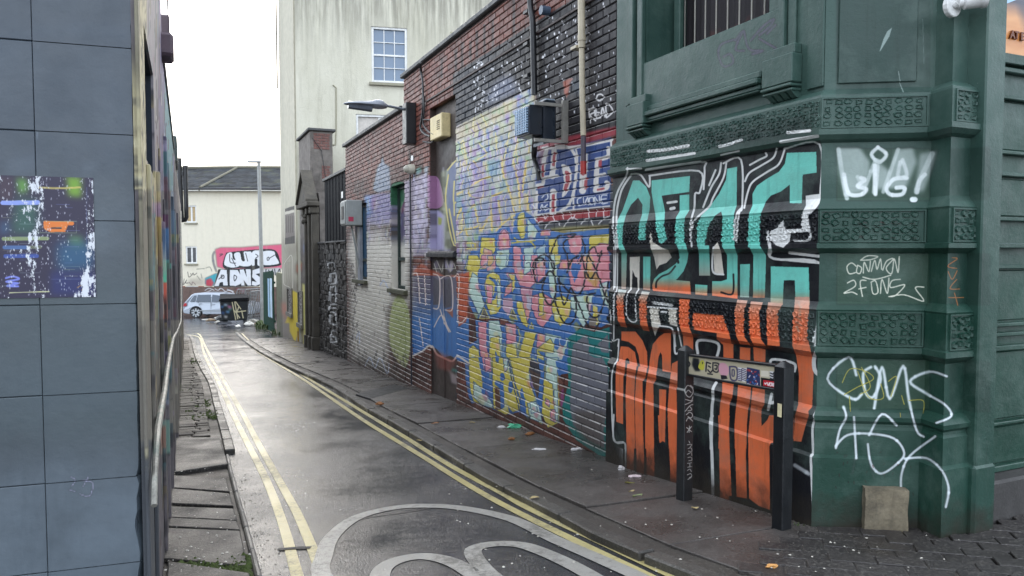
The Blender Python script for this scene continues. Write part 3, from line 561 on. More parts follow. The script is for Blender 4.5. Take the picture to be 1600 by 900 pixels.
    P2_(PK, [(656, 310), (742, 290), (812, 332), (812, 462), (742, 562), (700, 532), (650, 402)]); P2_(YE, [(708, 290), (752, 290), (742, 462), (708, 472)]); P2_(YE, [(812, 332), (900, 312), (962, 352), (952, 462), (880, 552), (830, 502), (810, 422)])
    P2_(MI, [(950, 322), (1132, 300), (1112, 462), (1060, 562), (1020, 502), (962, 402)]); P2_(PK, [(940, 130), (1040, 0), (1262, -5), (1262, 202), (1222, 242), (1100, 272), (962, 272)]); P2_(PK, [(690, 60), (762, 20), (762, 152), (700, 212)])
    P2_(MI, [(790, -5), (852, -5), (852, 202), (842, 382), (800, 302), (780, 152)]); P2_(YE, [(832, -5), (882, -5), (872, 60), (832, 82)]); P2_(BLU_, [(970, 55), (1042, 70), (992, 212), (958, 112)]); P2_(MI, [(1180, 222), (1242, 200), (1262, 432), (1200, 332)]); P2_(YE, [(1132, 380), (1172, 400), (1172, 542), (1130, 542)]); P2_('857c74', [(1100, 480), (1162, 492), (1152, 552), (1098, 542)]); P2_('e2b9bb', [(985, 250), (1060, 225), (1060, 270), (1000, 280)])
    for P in ([(282, 402), (322, 490), (246, 490), (282, 402)], [(505, 412), (480, 480), (545, 500), (505, 412)], [(652, 520), (636, 565), (668, 570), (652, 520)]): c.frame(*f2).poly('6e6a62', P[:-1]); c.line('cfc26a', P, 1.2, sm=0)
    # second row
    P2_('5d5666', [(60, 500), (215, 500), (235, 900), (140, 905), (120, 700), (60, 700)], op=.4)
    P2_(BLU_, [(215, 500), (700, 585), (945, 640), (940, 905), (140, 905), (150, 700), (225, 660)]); P1_(BLU_, [(140, -5), (945, -5), (930, 110), (880, 130), (740, 440), (700, 400), (620, 460), (560, 420), (470, 440), (350, 400), (290, 300), (200, 345), (150, 180)])
    wash([(735, 500), (890, 530), (880, 580), (850, 650), (740, 630)], WC_, 110, 1.2, 3.5, 4, 12, .45)
    P2_(YE, [(162, 722), (200, 695), (240, 740), (262, 905), (155, 905)]); P2_(PK, [(235, 515), (302, 515), (302, 700), (342, 905), (272, 905), (242, 700)]); P2_(MI, [(315, 505), (402, 505), (422, 602), (422, 800), (472, 905), (390, 905), (320, 800)]); P2_(YE, [(330, 640), (400, 622), (412, 780), (455, 905), (342, 905), (320, 800)]); P2_(BLU_, [(370, 740), (395, 800), (395, 842), (368, 842)])
    P2_(PK, [(450, 525), (532, 535), (532, 690), (455, 695)]); P2_(YE, [(455, 690), (532, 682), (542, 802), (590, 640), (600, 590), (692, 602), (642, 782), (622, 905), (480, 905), (450, 762)]); c.frame(*f2).line('cfc26a', [(545, 560), (562, 640), (545, 700)], 1.5)
    P2_(PK, [(700, 600), (762, 622), (762, 742), (690, 722)]); P2_(MI, [(760, 602), (942, 642), (932, 702), (902, 782), (882, 905), (820, 862), (758, 782)]); P2_(YE, [(800, 642), (832, 702), (822, 762), (705, 745), (745, 790), (770, 905), (700, 905), (690, 730)], op=.85)
    for x, y, a, b in ((850, 685, 22, 50), (900, 665, 25, 40), (912, 820, 22, 45)): P2_(BLU_, [(x + a * math.cos(q), y + b * math.sin(q)) for q in np.linspace(0, 6.2, 14)])
    P2_('45434d', [(650, 820), (740, 852), (732, 905), (636, 905)]); c.frame(*f2).line('e0dca8', [(645, 780), (650, 800), (742, 832), (735, 905)], 1.2)
    P1_(YE, [(160, -5), (240, -5), (270, 160), (290, 270), (322, 345), (350, 392), (260, 362), (200, 340), (170, 240)]); P1_(MI, [(200, 180), (262, 240), (340, 340), (352, 392), (260, 362), (200, 302)]); c.frame(*f1).line(BLU_, [(145, 0), (150, 160), (165, 260), (192, 342)], 5); c.line(BLU_, [(252, 0), (280, 160), (275, 270)], 5.5)
    P1_(PK, [(285, -5), (335, -5), (337, 80), (290, 112)]); P1_(YE, [(345, -5), (470, -5), (520, 200), (560, 340), (562, 402), (450, 442), (355, 392), (348, 200)]); P1_('6a4a38', [(363, 222), (400, 232), (412, 402), (370, 402)]); P1_(BLU_, [(368, 170), (432, 190), (442, 380), (412, 402), (402, 232), (368, 205)]); P1_(MI, [(430, -5), (466, -5), (462, 90), (440, 112)])
    for x, y, a, b in ((425, 145, 20, 32), (488, 225, 18, 48), (385, 10, 14, 28)): P1_(BLU_, [(x + a * math.cos(q), y + b * math.sin(q)) for q in np.linspace(0, 6.2, 14)])
    P1_(BLU_, [(468, 372), (520, 442), (478, 432)]); P1_(YE, [(480, -5), (652, -5), (632, 100), (642, 200), (692, 332), (732, 442), (740, 520), (600, 440), (560, 300), (520, 182)]); P1_(BLU_, [(560, 250), (580, 228), (602, 332), (615, 455), (590, 442)]); c.frame(*f1).line('1f4070', [(470, 0), (500, 180), (540, 330), (560, 440)], 1.6)
    P1_(MI, [(620, 352), (700, 332), (742, 505), (640, 472)]); P1_('5c4a42', [(640, 10), (735, 50), (722, 142), (700, 322), (660, 202), (635, 92)]); P1_('3f3f48', [(645, 20), (730, 60), (720, 130), (640, 90)]); P1_(BLU_, [(700, -5), (752, 20), (742, 202), (720, 422), (694, 342), (730, 152)])
    P1_(YE, [(760, 30), (860, -5), (872, 502), (780, 545), (730, 432), (745, 202)]); P1_(MI, [(770, -5), (862, -5), (852, 132), (862, 502), (830, 482), (820, 202), (758, 162)]); P1_(PK, [(762, 312), (792, 330), (792, 382), (758, 352)]); P1_(PK, [(800, 400), (837, 400), (842, 502), (800, 482)]); P1_(MI, [(640, 340), (690, 340), (700, 420), (650, 430)])
    P1_(BLU_, [(840, 20), (945, 0), (935, 120), (860, 130)]); P1_('7a4f45', [(860, 130), (900, 190), (905, 330), (880, 400), (862, 300)]); P1_('8d4a7a', [(880, 260), (905, 230), (900, 370), (880, 380)])
    # teal and grey ghost figure at the right end
    P2_(CB.replace('8a', '78'), [(940, 640), (1040, 560), (1140, 592), (1262, 555), (1262, 905), (938, 905)]); P1_('1f7873', [(930, -5), (1280, -5), (1275, 780), (1180, 760), (1000, 640), (900, 480), (890, 380), (940, 200)])
    GY = '6f7079'; P2_(GY, [(975, 692), (1080, 610), (1105, 700), (1085, 905), (955, 905)]); P2_(GY, [(1168, 690), (1252, 610), (1257, 762), (1200, 752)]); P2_(GY, [(1090, 762), (1202, 832), (1232, 905), (1070, 905)]); P1_(GY, [(975, 60), (1000, -5), (1210, -5), (1250, 90), (1255, 250), (1235, 420), (1215, 560), (1225, 700), (1100, 640), (1040, 580), (980, 520), (950, 380), (958, 200)]); P1_('574f4a', [(980, 400), (1230, 420), (1215, 560), (1225, 740), (1100, 680), (990, 560)], soft=4, op=.75)
    P2_('2b2f38', [(1262, -5), (1320, -5), (1320, 905), (1262, 905)]); P1_('2b2f38', [(1280, -5), (1320, -5), (1320, 800), (1280, 780)]); P3('3c424c', [(1268, 250), (1330, 250), (1330, 905), (1268, 905)])
    KK = '22222a'
    for P in ([(660, 100), (680, 30), (740, 20), (752, 72)], [(665, 100), (690, 212), (740, 192), (792, 120), (832, 162), (842, 300), (802, 382), (760, 342), (735, 252), (762, 170)], [(790, -20), (822, 122)], [(930, 132), (960, 40), (1020, 0)], [(862, 170), (905, 382), (960, 252), (1000, 382), (982, 502), (920, 532), (862, 442), (832, 322)],
              [(1040, -10), (1070, 132), (1060, 232), (1020, 302), (960, 292), (870, 202)], [(1078, 120), (1110, 180), (1152, 122), (1192, -10)], [(1090, -10), (1150, 102), (1232, 322), (1262, 382)], [(1252, 202), (1212, 382), (1172, 472), (1120, 472), (1090, 402), (1090, 312), (1152, 292)], [(990, 302), (1080, 522), (1140, 572), (1182, 522)]): c.frame(*f2).line(KK, P, 2.5, soft=.8)
    for P in ([(680, 905), (692, 832), (752, 790), (822, 852), (830, 905)], [(800, 790), (850, 660), (890, 640)], [(905, 640), (1000, 632), (900, 700), (930, 800), (940, 905)], [(1080, 905), (1092, 782), (1142, 730), (1172, 802), (1202, 762)], [(1040, 650), (1070, 760), (1020, 860)]): c.frame(*f3).line(KK, P, 2.3, soft=.8)
    # grey violet old paint under and around the letters, left
    wash([(645, 265), (708, 250), (708, 420), (645, 470)], ['b9adca', 'c7c0cf', 'a99dc0', 'b0b59c', '9fa9bf', 'cbbfae'], 150, 2, 4, 5, 16, .65)
    wash([(708, 400), (732, 400), (735, 690), (708, 680)], ['6c5c66', '5c5a70', '7b6a66'], 60, 2, 4, 5, 14, .6)
    f6 = (530, 380, 3.75)
    c.frame(*f6).poly('bd5b40', [(425, 175), (480, 108), (530, 150), (620, 195), (760, 170), (760, 480), (690, 492), (680, 230), (520, 215), (430, 195)], soft=1.5, op=.85)
    c.poly('605b6c', [(428, 190), (530, 190), (680, 200), (700, 420), (700, 560), (428, 560)], col2='4776ae', gy=(455, 505)); c.poly('4776ae', [(425, 440), (760, 440), (760, 705), (690, 690), (640, 662), (600, 672), (560, 622), (530, 602), (490, 632), (430, 662)], col2='3f74b4', gy=(500, 560)); c.poly('c25c3c', [(690, 200), (760, 170), (745, 460), (700, 490)], op=.8)
    c.poly('4b4852', [(540, 200), (577, 220), (572, 362), (540, 362)]); c.poly('4b4852', [(585, 215), (642, 208), (648, 372), (608, 382)]); c.poly('a4543c', [(610, 392), (655, 380), (655, 440), (620, 400)], op=.8)
    for P in ([(430, 182), (460, 190), (472, 352)], [(500, 190), (507, 362)], [(540, 180), (577, 210), (572, 372), (540, 382)], [(580, 210), (642, 200), (652, 382), (610, 392)], [(660, 200), (702, 195), (692, 442), (720, 462), (748, 430)], [(545, 492), (590, 422), (632, 522), (600, 452), (580, 390)], [(470, 442), (492, 602)], [(600, 215), (605, 430), (640, 520)]): c.line('dcc9c0', P, 1.6)
    c.line('ddd0c8', [(430, 662), (490, 632), (530, 602), (560, 650), (600, 672), (650, 692), (690, 662), (760, 705)], 3)
    c.poly('a85b50', [(530, 620), (690, 690), (640, 762), (560, 742)], soft=3, op=.75); c.poly('cbb8b8', [(630, 742), (690, 780), (690, 842), (640, 822)], soft=2, op=.8); c.poly('4d8a80', [(650, 730), (690, 745), (690, 762), (645, 752)], soft=1, op=.8); c.poly('4c4654', [(430, 680), (530, 640), (550, 820), (430, 830)], soft=6, op=.5)
    c.frame(*f6)
    for P in ([(545, 120), (560, 170)], [(560, 100), (585, 160)], [(600, 110), (590, 170)], [(615, 100), (640, 170)], [(650, 110), (640, 165)], [(660, 120), (680, 170)], [(540, 150), (680, 150)]): c.line('b9b2a8', P, 1.4)
    f5 = (530, 180, 4.09); c.frame(*f5)
    c.poly('b0b3b5', [(620, 150), (700, 130), (710, 220), (640, 330), (610, 300)], soft=5, op=.45); c.poly('95698c', [(565, 388), (600, 420), (625, 560), (570, 595), (565, 500)], sm=1); c.poly('a8a0c2', [(578, 600), (640, 640), (636, 862), (572, 862)], soft=1.5); c.poly('6c7590', [(640, 350), (690, 300), (742, 280), (742, 842), (690, 832), (640, 560)], soft=1); c.poly('a9b08f', [(600, 360), (660, 340), (640, 500), (660, 700), (690, 850), (630, 862), (620, 560)], soft=2, op=.7); c.poly('9aa04a', [(590, 650), (615, 660), (610, 700), (590, 700)], soft=1)
    for P in ([(655, 380), (638, 562), (690, 832), (745, 742)], [(692, 422), (690, 560), (742, 500)], [(650, 350), (700, 290), (742, 275)], [(660, 600), (700, 820)], [(690, 560), (692, 640)]): c.line('cfc07a', P, 2.2)
    # streaks of soot under the coping
    c.frame(0, 0, 1)
    for x, y, h in ((712, 92, 24), (722, 80, 30), (745, 62, 26), (757, 52, 30), (770, 45, 40), (803, 12, 50), (690, 105, 16), (735, 78, 14)): c.line('2b2426', [(x, y - 12), (x, y + h)], 4, soft=3, op=.85)
    return c
def mural_low():
    c = mural_b; c.frame(0, 0, 1)
    f5 = (530, 180, 4.09); c.frame(*f5)
    c.poly('a7b8cc', [(275, 255), (290, 310), (322, 330), (332, 480), (250, 500), (212, 480), (240, 340), (265, 300)], soft=1.2, op=.8); c.poly('a39fce', [(158, 512), (335, 490), (335, 705), (158, 705)], soft=2, op=.8); c.poly('6b93bd', [(160, 520), (215, 515), (200, 640), (160, 660)], soft=3, op=.8); c.poly('8a5a86', [(200, 530), (240, 520), (230, 610), (205, 600)], soft=3, op=.7)
    c.poly('d2cbc6', [(55, 700), (335, 690), (335, 905), (55, 905)], soft=12, op=.95); c.poly('c9bfd6', [(408, 420), (565, 380), (565, 905), (408, 905)], soft=2, op=.8); c.poly('5f9a88', [(490, 330), (530, 320), (530, 360), (490, 375)], soft=2, op=.7); c.poly('8a6a62', [(330, 350), (410, 320), (410, 430), (335, 440)], soft=4, op=.6); c.poly('5a4a46', [(95, 420), (160, 415), (160, 500), (95, 510)], soft=2, op=.6)
    c.poly('2c5e42', [(330, 450), (410, 435), (375, 520), (335, 610)], sm=1); c.poly('5a2748', [(335, 600), (378, 500), (380, 560), (340, 640)]); c.poly('7f86b8', [(370, 640), (410, 600), (410, 820), (360, 830)], soft=1)
    for _ in range(60): x, y = rnd.uniform(160, 560), rnd.uniform(520, 900); c.line(rnd.choice(['d3ccd2', '9fb19a', 'c9bda5', '9c8fb3']), [(x, y), (x + rnd.uniform(-8, 8), y + rnd.uniform(20, 70))], 2, soft=2, op=.5)
    for _ in range(160): x, y = rnd.uniform(60, 400), rnd.uniform(560, 1000); c.line(rnd.choice(['d9d2c6', '8f88a8', 'a9a08c', '6f7a96', 'b9b0c8', '9a8a84']), [(x, y), (x + rnd.uniform(-6, 6), y + rnd.uniform(10, 50))], rnd.uniform(1, 3), soft=2, op=.45)
    for P in ([(320, 600), (345, 660), (315, 780)], [(430, 650), (460, 720), (440, 850)], [(500, 700), (520, 800), (500, 880)], [(180, 640), (170, 700)]): c.line('5f6a8a', P, 1.5, op=.6)
    f6 = (530, 380, 3.75); c.frame(*f6)
    c.poly('d6d0c4', [(48, -5), (425, -5), (425, 400), (300, 360), (290, 770), (60, 690)], soft=6, op=.97); c.poly('a9a39c', [(60, 500), (290, 520), (290, 700), (60, 650)], soft=8, op=.5); c.poly('b9c284', [(345, 305), (402, 372), (422, 522), (412, 662), (382, 735), (322, 662), (293, 560), (300, 400)], sm=1, soft=1, op=.9); c.poly('9a6a50', [(290, 640), (350, 700), (370, 800), (300, 780)], soft=5, op=.5); c.poly('45443f', [(60, 640), (425, 740), (425, 860), (60, 740)], soft=6, op=.55)
    for _ in range(90): x, y = rnd.uniform(60, 300), rnd.uniform(150, 640); c.line(rnd.choice(['c9c1ab', '8d8470', '6f6a60', 'd2ccba']), [(x, y), (x + rnd.uniform(-12, 12), y + rnd.uniform(8, 30))], 1.2, soft=1, op=.5)
    for P in ([(150, 722), (180, 670), (210, 732), (240, 670), (282, 765), (292, 700)], [(100, 560), (115, 520), (120, 590)], [(240, 250), (262, 220), (300, 300)]): c.line('b9c2d8', P, 1.5)
    for P in ([(310, 400), (350, 340), (400, 420), (350, 600)], [(330, 420), (390, 560), (370, 680)], [(300, 520), (400, 500)]): c.line('8a945c', P, 1.2)
    for _ in range(90): x, y = rnd.uniform(50, 110), rnd.uniform(100, 640); c.line(rnd.choice(['2f2c2a', '5a5550']), [(x, y), (x + rnd.uniform(-8, 8), y + rnd.uniform(6, 24))], 1.5, soft=1, op=.6)
    for _ in range(70): x = rnd.uniform(60, 420); y = rnd.uniform(620, 760); c.line('2f2c2a', [(x, y), (x + rnd.uniform(-6, 6), y + rnd.uniform(10, 30))], 2, soft=2, op=.5)
    c.frame(430, 370, 4.738)
    return c
def mural_stone():
    c = Canvas(490, 360, 550, 600, 4); c.frame(430, 370, 4.738)
    c.poly('3a3d42', [(380, 100), (450, 100), (450, 180), (380, 180)], soft=3, op=.7)
    for P in ([(385, 195), (432, 195), (442, 250)], [(392, 200), (392, 230)], [(402, 275), (450, 270), (452, 345), (404, 350), (402, 275)], [(404, 480), (404, 372), (448, 368), (448, 480)], [(404, 430), (448, 428)], [(448, 500), (404, 502), (404, 560), (446, 560)], [(404, 530), (440, 528)], [(404, 575), (404, 640), (450, 655)], [(446, 690), (410, 700), (410, 780), (450, 780), (450, 740), (430, 740)], [(450, 575), (450, 640)]): c.line('b9b9b9', P, 3.2, soft=1.0, sm=0, op=.95)
    for _ in range(60): x, y = rnd.uniform(460, 540), rnd.uniform(480, 700); c.line('5c2f42', [(x, y), (x + 6, y + 4)], 2, soft=2, op=.4)
    return c
def mural_cream():
    c = Canvas(425, 180, 510, 580, 3); c.frame(430, 370, 4.738)
    c.poly('b7a897', [(40, 380), (240, 330), (260, 900), (40, 760)], soft=12, op=.8); c.poly('9aa3a8', [(200, 20), (240, 0), (240, 140), (205, 150)], soft=2, op=.7); c.poly('5570b0', [(210, 60), (235, 50), (235, 110), (212, 118)], soft=2); c.poly('cf7050', [(150, 200), (205, 190), (200, 250), (175, 290), (148, 260)], soft=2, op=.85); c.poly('cf6f58', [(45, 470), (85, 500), (85, 640), (48, 560)], soft=3, op=.8); c.poly('b08a82', [(50, 60), (200, 40), (200, 140), (60, 150)], soft=10, op=.5)
    c.poly('e6cc2c', [(100, 380), (175, 420), (180, 640), (196, 720), (186, 800), (162, 730), (146, 800), (128, 742), (106, 700), (104, 640), (70, 640), (92, 590), (112, 560)], soft=.6); c.poly('dcd67c', [(196, 340), (290, 380), (290, 850), (205, 845), (200, 600)], soft=1.5, op=.9); c.poly('b9923a', [(160, 700), (185, 700), (182, 790), (165, 790)]); c.poly('7a6a78', [(40, 560), (90, 640), (110, 780), (50, 740)], soft=4, op=.5)
    c.line('cfcabb', [(66, 200), (90, 165), (125, 150), (128, 385), (100, 370), (62, 340), (66, 200)], 2, soft=1); 
    for x in (80, 95, 110): c.line('b9b2a2', [(x, 190), (x + 3, 340)], 1.2, soft=1)
    c.poly('c9bc68', [(160, 180), (190, 170), (200, 195), (165, 205)], soft=2)
    c.frame(430, 190, 4.738).poly('77706a', [(72, 655), (142, 630), (145, 845), (75, 862)]); c.poly('4c4846', [(72, 645), (142, 622), (142, 650), (72, 672)]); c.poly('c2bcae', [(72, 668), (142, 650), (142, 672), (72, 690)]); c.poly('4c4846', [(72, 862), (146, 845), (146, 900), (72, 910)])
    for x in (85, 100, 115, 130): c.line('57504c', [(x, 700), (x + rnd.uniform(-3, 3), 820)], 1.2)
    c.poly('57564f', [(50, 0), (60, 0), (60, 600), (55, 600)], soft=2, op=.3)
    return c
def mural_left():
    c = Canvas(200, -10, 300, 910, 4)
    def R(x0, y0, x1, y1, col, fr=(205, 300, 4.5), op=.95, soft=.8): c.frame(*fr).poly(col, [(x0, y0), (x1, y0), (x1, y1), (x0, y1)], soft=soft, op=op)
    t = (205, 100, 4.5); b = (205, 500, 4.5)
    R(30, -450, 115, 900, 'b9b08c', t); R(110, -450, 190, 950, '8a858c', t); R(190, -450, 245, 900, '6b6486', t); R(240, -450, 300, 900, '5c8c92', t); R(115, 760, 180, 900, 'b8ab80', t)
    for _ in range(60): x = rnd.uniform(35, 110); y = rnd.uniform(-400, 900); c.frame(*t).line(rnd.choice(['57544c', 'd9d2b0', '8f876c', 'e0dcc8']), [(x, y), (x + rnd.uniform(-4, 4), y + rnd.uniform(10, 80))], 1, soft=.8, op=.6)
    for _ in range(50): x = rnd.uniform(190, 330); y = rnd.uniform(-200, 900); c.frame(*t).line(rnd.choice(['3b3a52', '8f88b0', '4a7f88', '2e3040', 'b5b0c4']), [(x, y), (x, y + rnd.uniform(20, 120))], 1.2, soft=.8, op=.7)
    R(60, 0, 125, 950, '7c7668'); R(120, 0, 195, 120, 'b3a47c'); R(130, 80, 190, 240, 'a08598'); R(122, 160, 172, 700, '5a8688'); R(170, 180, 208, 480, 'a38c4c'); R(168, 480, 215, 900, '6a6848'); R(190, 0, 222, 900, '7e7388', op=.6); R(215, 160, 242, 260, '582650'); R(215, 255, 245, 500, '3d74a6'); R(214, 480, 245, 645, '66c0a0'); R(205, 640, 246, 905, 'cc6450'); R(135, 730, 165, 905, '9c4a48'); R(248, 500, 284, 548, '4f9a88'); R(262, 0, 330, 900, '6e6a76', op=.8); R(270, 0, 300, 300, '5c7f9a', op=.7); R(265, 300, 330, 360, '9a9a5c', op=.6)
    R(70, 0, 150, 905, '6a665e', b); R(150, 0, 215, 900, '5f5a50', b); R(215, 0, 260, 600, '5a5364', b); R(260, 0, 370, 800, '88837a', b); R(235, 60, 262, 230, '7f7f58', b); R(150, 0, 165, 100, '9c4a48', b); R(170, 700, 260, 950, '6c8a80', b); R(190, 750, 230, 950, '8c6a5c', b)
    for _ in range(220):
        x = rnd.uniform(214, 231); y = rnd.uniform(-10, 330); c.frame(0, 0, 1).line(rnd.choice(['3a3834', '1f2022', '6b6552', 'e0d8b4', '2a3038']), [(x, y), (x + rnd.uniform(-1, 1), y + rnd.uniform(2, 22))], rnd.uniform(.4, 1.1), soft=.4, op=.75)
    for _ in range(420):
        x = 232 + abs(rnd.gauss(0, 22)); y = rnd.uniform(-10, 860); c.frame(0, 0, 1).line(rnd.choice(['1f1f24', '2c2b30', '3a4a50', 'a9a49c', '6a3f4a', '3f6a70', '8a7a50', '1a1a1e']), [(x, y), (x + rnd.uniform(-.6, .6), y + rnd.uniform(4, 60))], rnd.uniform(.4, 1.3), soft=.5, op=.7)
    c.frame(0, 0, 1).poly('3c4046', [(226, 690), (241, 690), (243, 910), (226, 910)])
    for _ in range(80): x = rnd.uniform(230, 285); y = rnd.uniform(300, 800); c.line(rnd.choice(['2b2a2c', 'b9b4a4', '4a4a44', '3c5a60', '9a8f9c']), [(x, y), (x + rnd.uniform(-1, 1), y + rnd.uniform(5, 50))], .9, soft=.6, op=.6)
    return c
def mural_front():
    c = Canvas(-80, -20, 240, 910, 2); c.frame(0, 0, 1)
    c.poly('4a5a70', [(-80, -20), (240, -20), (240, 300), (-80, 330)], soft=40, op=.6); c.poly('56666c', [(-80, 420), (240, 400), (240, 720), (-80, 720)], soft=40, op=.7)
    c.poly('46525e', [(0, 60), (60, 40), (120, 30), (200, 40), (205, 60), (60, 62)], soft=6, op=.5); c.poly('6c7884', [(10, 250), (60, 240), (50, 275), (5, 275)], soft=6, op=.35); c.poly('6c7884', [(130, 255), (155, 250), (150, 270), (125, 275)], soft=5, op=.35)
    for P in ([(110, 745), (118, 750), (112, 760)], [(128, 750), (145, 755), (140, 775), (125, 772)], [(130, 760), (138, 745)], [(108, 765), (118, 768)]): c.line('b9b7d6', P, 2.5, soft=1.5, op=.8)
    for x, y in ((59, 15), (107, 18), (33, 18), (18, 44), (98, 230), (146, 33), (182, 190)): c.line('2c3a48', [(x, y), (x + 2, y + 5)], 1.6, soft=1, op=.7)
    for y in (60, 202): c.line('8b98a4', [(58, y + 4), (59, y + 16)], 1.4, soft=1, op=.6)
    return c
def mural_poster():
    c = Canvas(-70, 270, 155, 470, 4); c.frame(0, 0, 1).poly('262038', [(-75, 265), (160, 265), (160, 475), (-75, 475)])
    c.frame(0, 240, 3.75)
    for P, col, s_, o in (([(95, 140), (165, 150), (170, 230), (110, 240)], '5f9a3c', 8, .8), ([(390, 130), (480, 140), (480, 260), (400, 250)], '6f9a2c', 7, .9), ([(0, 140), (80, 140), (80, 270), (0, 270)], '3a2a38', 4, .8), ([(100, 260), (225, 270), (220, 480), (60, 470)], '2f5a4c', 12, .8), ([(400, 480), (480, 480), (500, 560), (420, 570)], '5a8a4a', 8, .7), ([(330, 520), (550, 520), (550, 680), (340, 690)], '245070', 14, .9), ([(0, 400), (60, 400), (60, 470), (0, 480)], '2f4a68', 8, .8), ([(300, 690), (560, 700), (560, 830), (300, 830)], '1f2558', 8, .9)): c.poly(col, P, soft=s_ / 1.5, op=o)
    c.line('7f8fcc', [(20, 290), (90, 290), (225, 288)], 7, sm=0); c.line('cc6f2c', [(268, 405), (330, 408), (425, 410)], 6, sm=0); c.poly('cc6f2c', [(255, 415), (310, 395), (390, 398), (398, 425), (385, 460), (300, 462), (262, 445)]); c.line('3a2a2a', [(305, 438), (360, 438)], 2.5)
    c.line('8a9a7c', [(225, 395), (225, 465), (450, 465), (450, 400), (225, 395)], .8, sm=0, op=.7); c.line('8fa06a', [(25, 500), (280, 498)], 6, op=.8); c.line('4f78b0', [(30, 550), (160, 550)], 6, op=.7); c.line('3c5ab0', [(35, 602), (220, 600)], 6, op=.7); c.line('8fa06a', [(170, 550), (240, 548)], 5, op=.5); c.line('b9a85c', [(230, 200), (330, 205), (470, 200)], 3, op=.8)
    for P in ([(38, 730), (80, 720), (115, 735), (40, 750), (110, 760), (45, 775), (110, 778)],): c.line('6f78c4', P, 3, soft=1)
    for q in range(26): y = 300 + q * 19; x = rnd.choice([20, 120, 330, 380]); c.line(rnd.choice(['5f6a9c', '7a8a8c', '8a8a6c']), [(x, y), (x + rnd.uniform(30, 130), y)], .7, sm=0, soft=.5, op=.55)
    for q in range(500): x, y = rnd.gauss(rnd.choice([60, 180, 260, 380, 520]), 28), rnd.uniform(135, 830); c.line('c3c6cc', [(x, y), (x + rnd.uniform(-1, 1), y + rnd.uniform(2, 12))], rnd.uniform(.4, 1.2), soft=.4, op=.9)
    c.line('5c6a90', [(300, 735), (510, 735), (510, 200)], .8, sm=0, op=.6); c.line('8c6a4a', [(455, 785), (485, 770), (512, 790)], 1.5); c.line('8c6a4a', [(480, 800), (512, 765)], 1.5); c.line('b5b78c', [(60, 815), (290, 808)], 1.5)
    return c
def mural_far():
    c = Canvas(270, 370, 450, 520, 5); f = (275, 380, 6.43); c.frame(*f)
    c.poly('cf5f7c', [(390, 60), (450, 40), (640, 40), (860, 22), (1060, 8), (1100, 8), (1100, 260), (980, 250), (500, 265), (410, 240), (400, 150)], soft=1.2); c.line('7f7f88', [(385, 90), (370, 130), (380, 210), (405, 280)], 3.5, soft=2, op=.8)
    c.poly('23262b', [(470, 200), (500, 110), (540, 90), (860, 60), (1000, 75), (1045, 180), (1040, 225), (860, 245), (640, 250), (520, 262), (475, 240)], sm=1)
    for P in ([(510, 110), (560, 95), (575, 160), (630, 180), (635, 230), (560, 245), (495, 225), (485, 190)], [(585, 105), (640, 95), (660, 170), (690, 175), (680, 90), (720, 85), (760, 95), (755, 220), (640, 225), (595, 160)], [(765, 90), (830, 70), (858, 80), (858, 215), (820, 220), (815, 160), (790, 165), (790, 220), (760, 215)], [(870, 85), (980, 80), (1000, 130), (1030, 180), (1020, 210), (880, 218), (870, 150)]): c.poly('d8dade', P, sm=1)
    for P in ([(540, 110), (545, 190), (600, 200)], [(560, 150), (600, 230)], [(700, 100), (720, 180)], [(800, 110), (825, 130), (800, 150)], [(915, 150), (930, 140), (935, 165), (918, 172), (915, 150)], [(940, 150), (990, 120)]): c.line('2a2d33', P, 1.1)
    c.poly('3f9aa8', [(290, 350), (400, 300), (420, 300), (380, 430), (290, 410)], soft=.6); c.poly('b04050', [(300, 370), (350, 350), (380, 400), (360, 440), (300, 430)], soft=1); c.poly('3f9aa8', [(820, 250), (870, 245), (850, 320), (800, 330)])
    c.poly('23262b', [(425, 262), (540, 262), (860, 240), (870, 300), (865, 400), (830, 435), (380, 440), (400, 360)])
    for P in ([(450, 265), (510, 268), (520, 425), (475, 425), (470, 390), (440, 395), (430, 430), (385, 430)], [(540, 270), (620, 270), (660, 340), (650, 410), (600, 430), (540, 425)], [(640, 265), (680, 262), (710, 340), (700, 262), (750, 260), (755, 425), (720, 425), (680, 370), (690, 425), (655, 425)], [(770, 270), (840, 250), (850, 300), (800, 310), (860, 350), (850, 410), (800, 430), (760, 420), (765, 380), (810, 390), (765, 340)]): c.poly('d5d7dc', P)
    for P in ([(455, 320), (480, 325), (480, 350), (455, 350), (455, 320)], [(585, 320), (610, 340), (590, 380), (582, 350), (585, 320)], [(430, 360), (470, 330)]): c.line('2a2d33', P, 1.2)
    c.poly('c9ccd0', [(865, 260), (1050, 245), (1050, 330), (960, 310), (880, 330)], soft=1, op=.9)
    for P in ([(900, 330), (905, 260)], [(930, 270), (950, 310), (970, 265)], [(990, 260), (1000, 320)], [(1010, 330), (1040, 260), (1050, 330)]): c.line('30343a', P, 1.4)
    K2 = '3c3c42'
    for P in ([(108, 290), (118, 340), (140, 330)], [(140, 305), (150, 325), (165, 300), (175, 320), (205, 300)], [(70, 360), (60, 420), (90, 380)], [(95, 370), (85, 400), (115, 400)], [(125, 395), (150, 420), (160, 390), (190, 415)], [(440, 110), (470, 110), (440, 130)]): c.line(K2, P, 1.3, op=.8)
    c.poly('c48a94', [(120, 360), (290, 350), (285, 430), (110, 428)], soft=3, op=.4)
    for P in ([(205, 260), (285, 255)], [(300, 250), (340, 240), (360, 280)], [(210, 330), (240, 370)], [(250, 310), (260, 350)]): c.line('8fa08c', P, 1.5, op=.6)
    # tags on the low brick wall
    for P in ([(320, 470), (360, 450), (410, 470)], [(420, 455), (450, 470), (480, 450), (530, 490)], [(540, 460), (600, 480)], [(330, 490), (380, 470)], [(500, 500), (560, 470), (610, 500)]): c.line('d0cdd0', P, 2, op=.9)
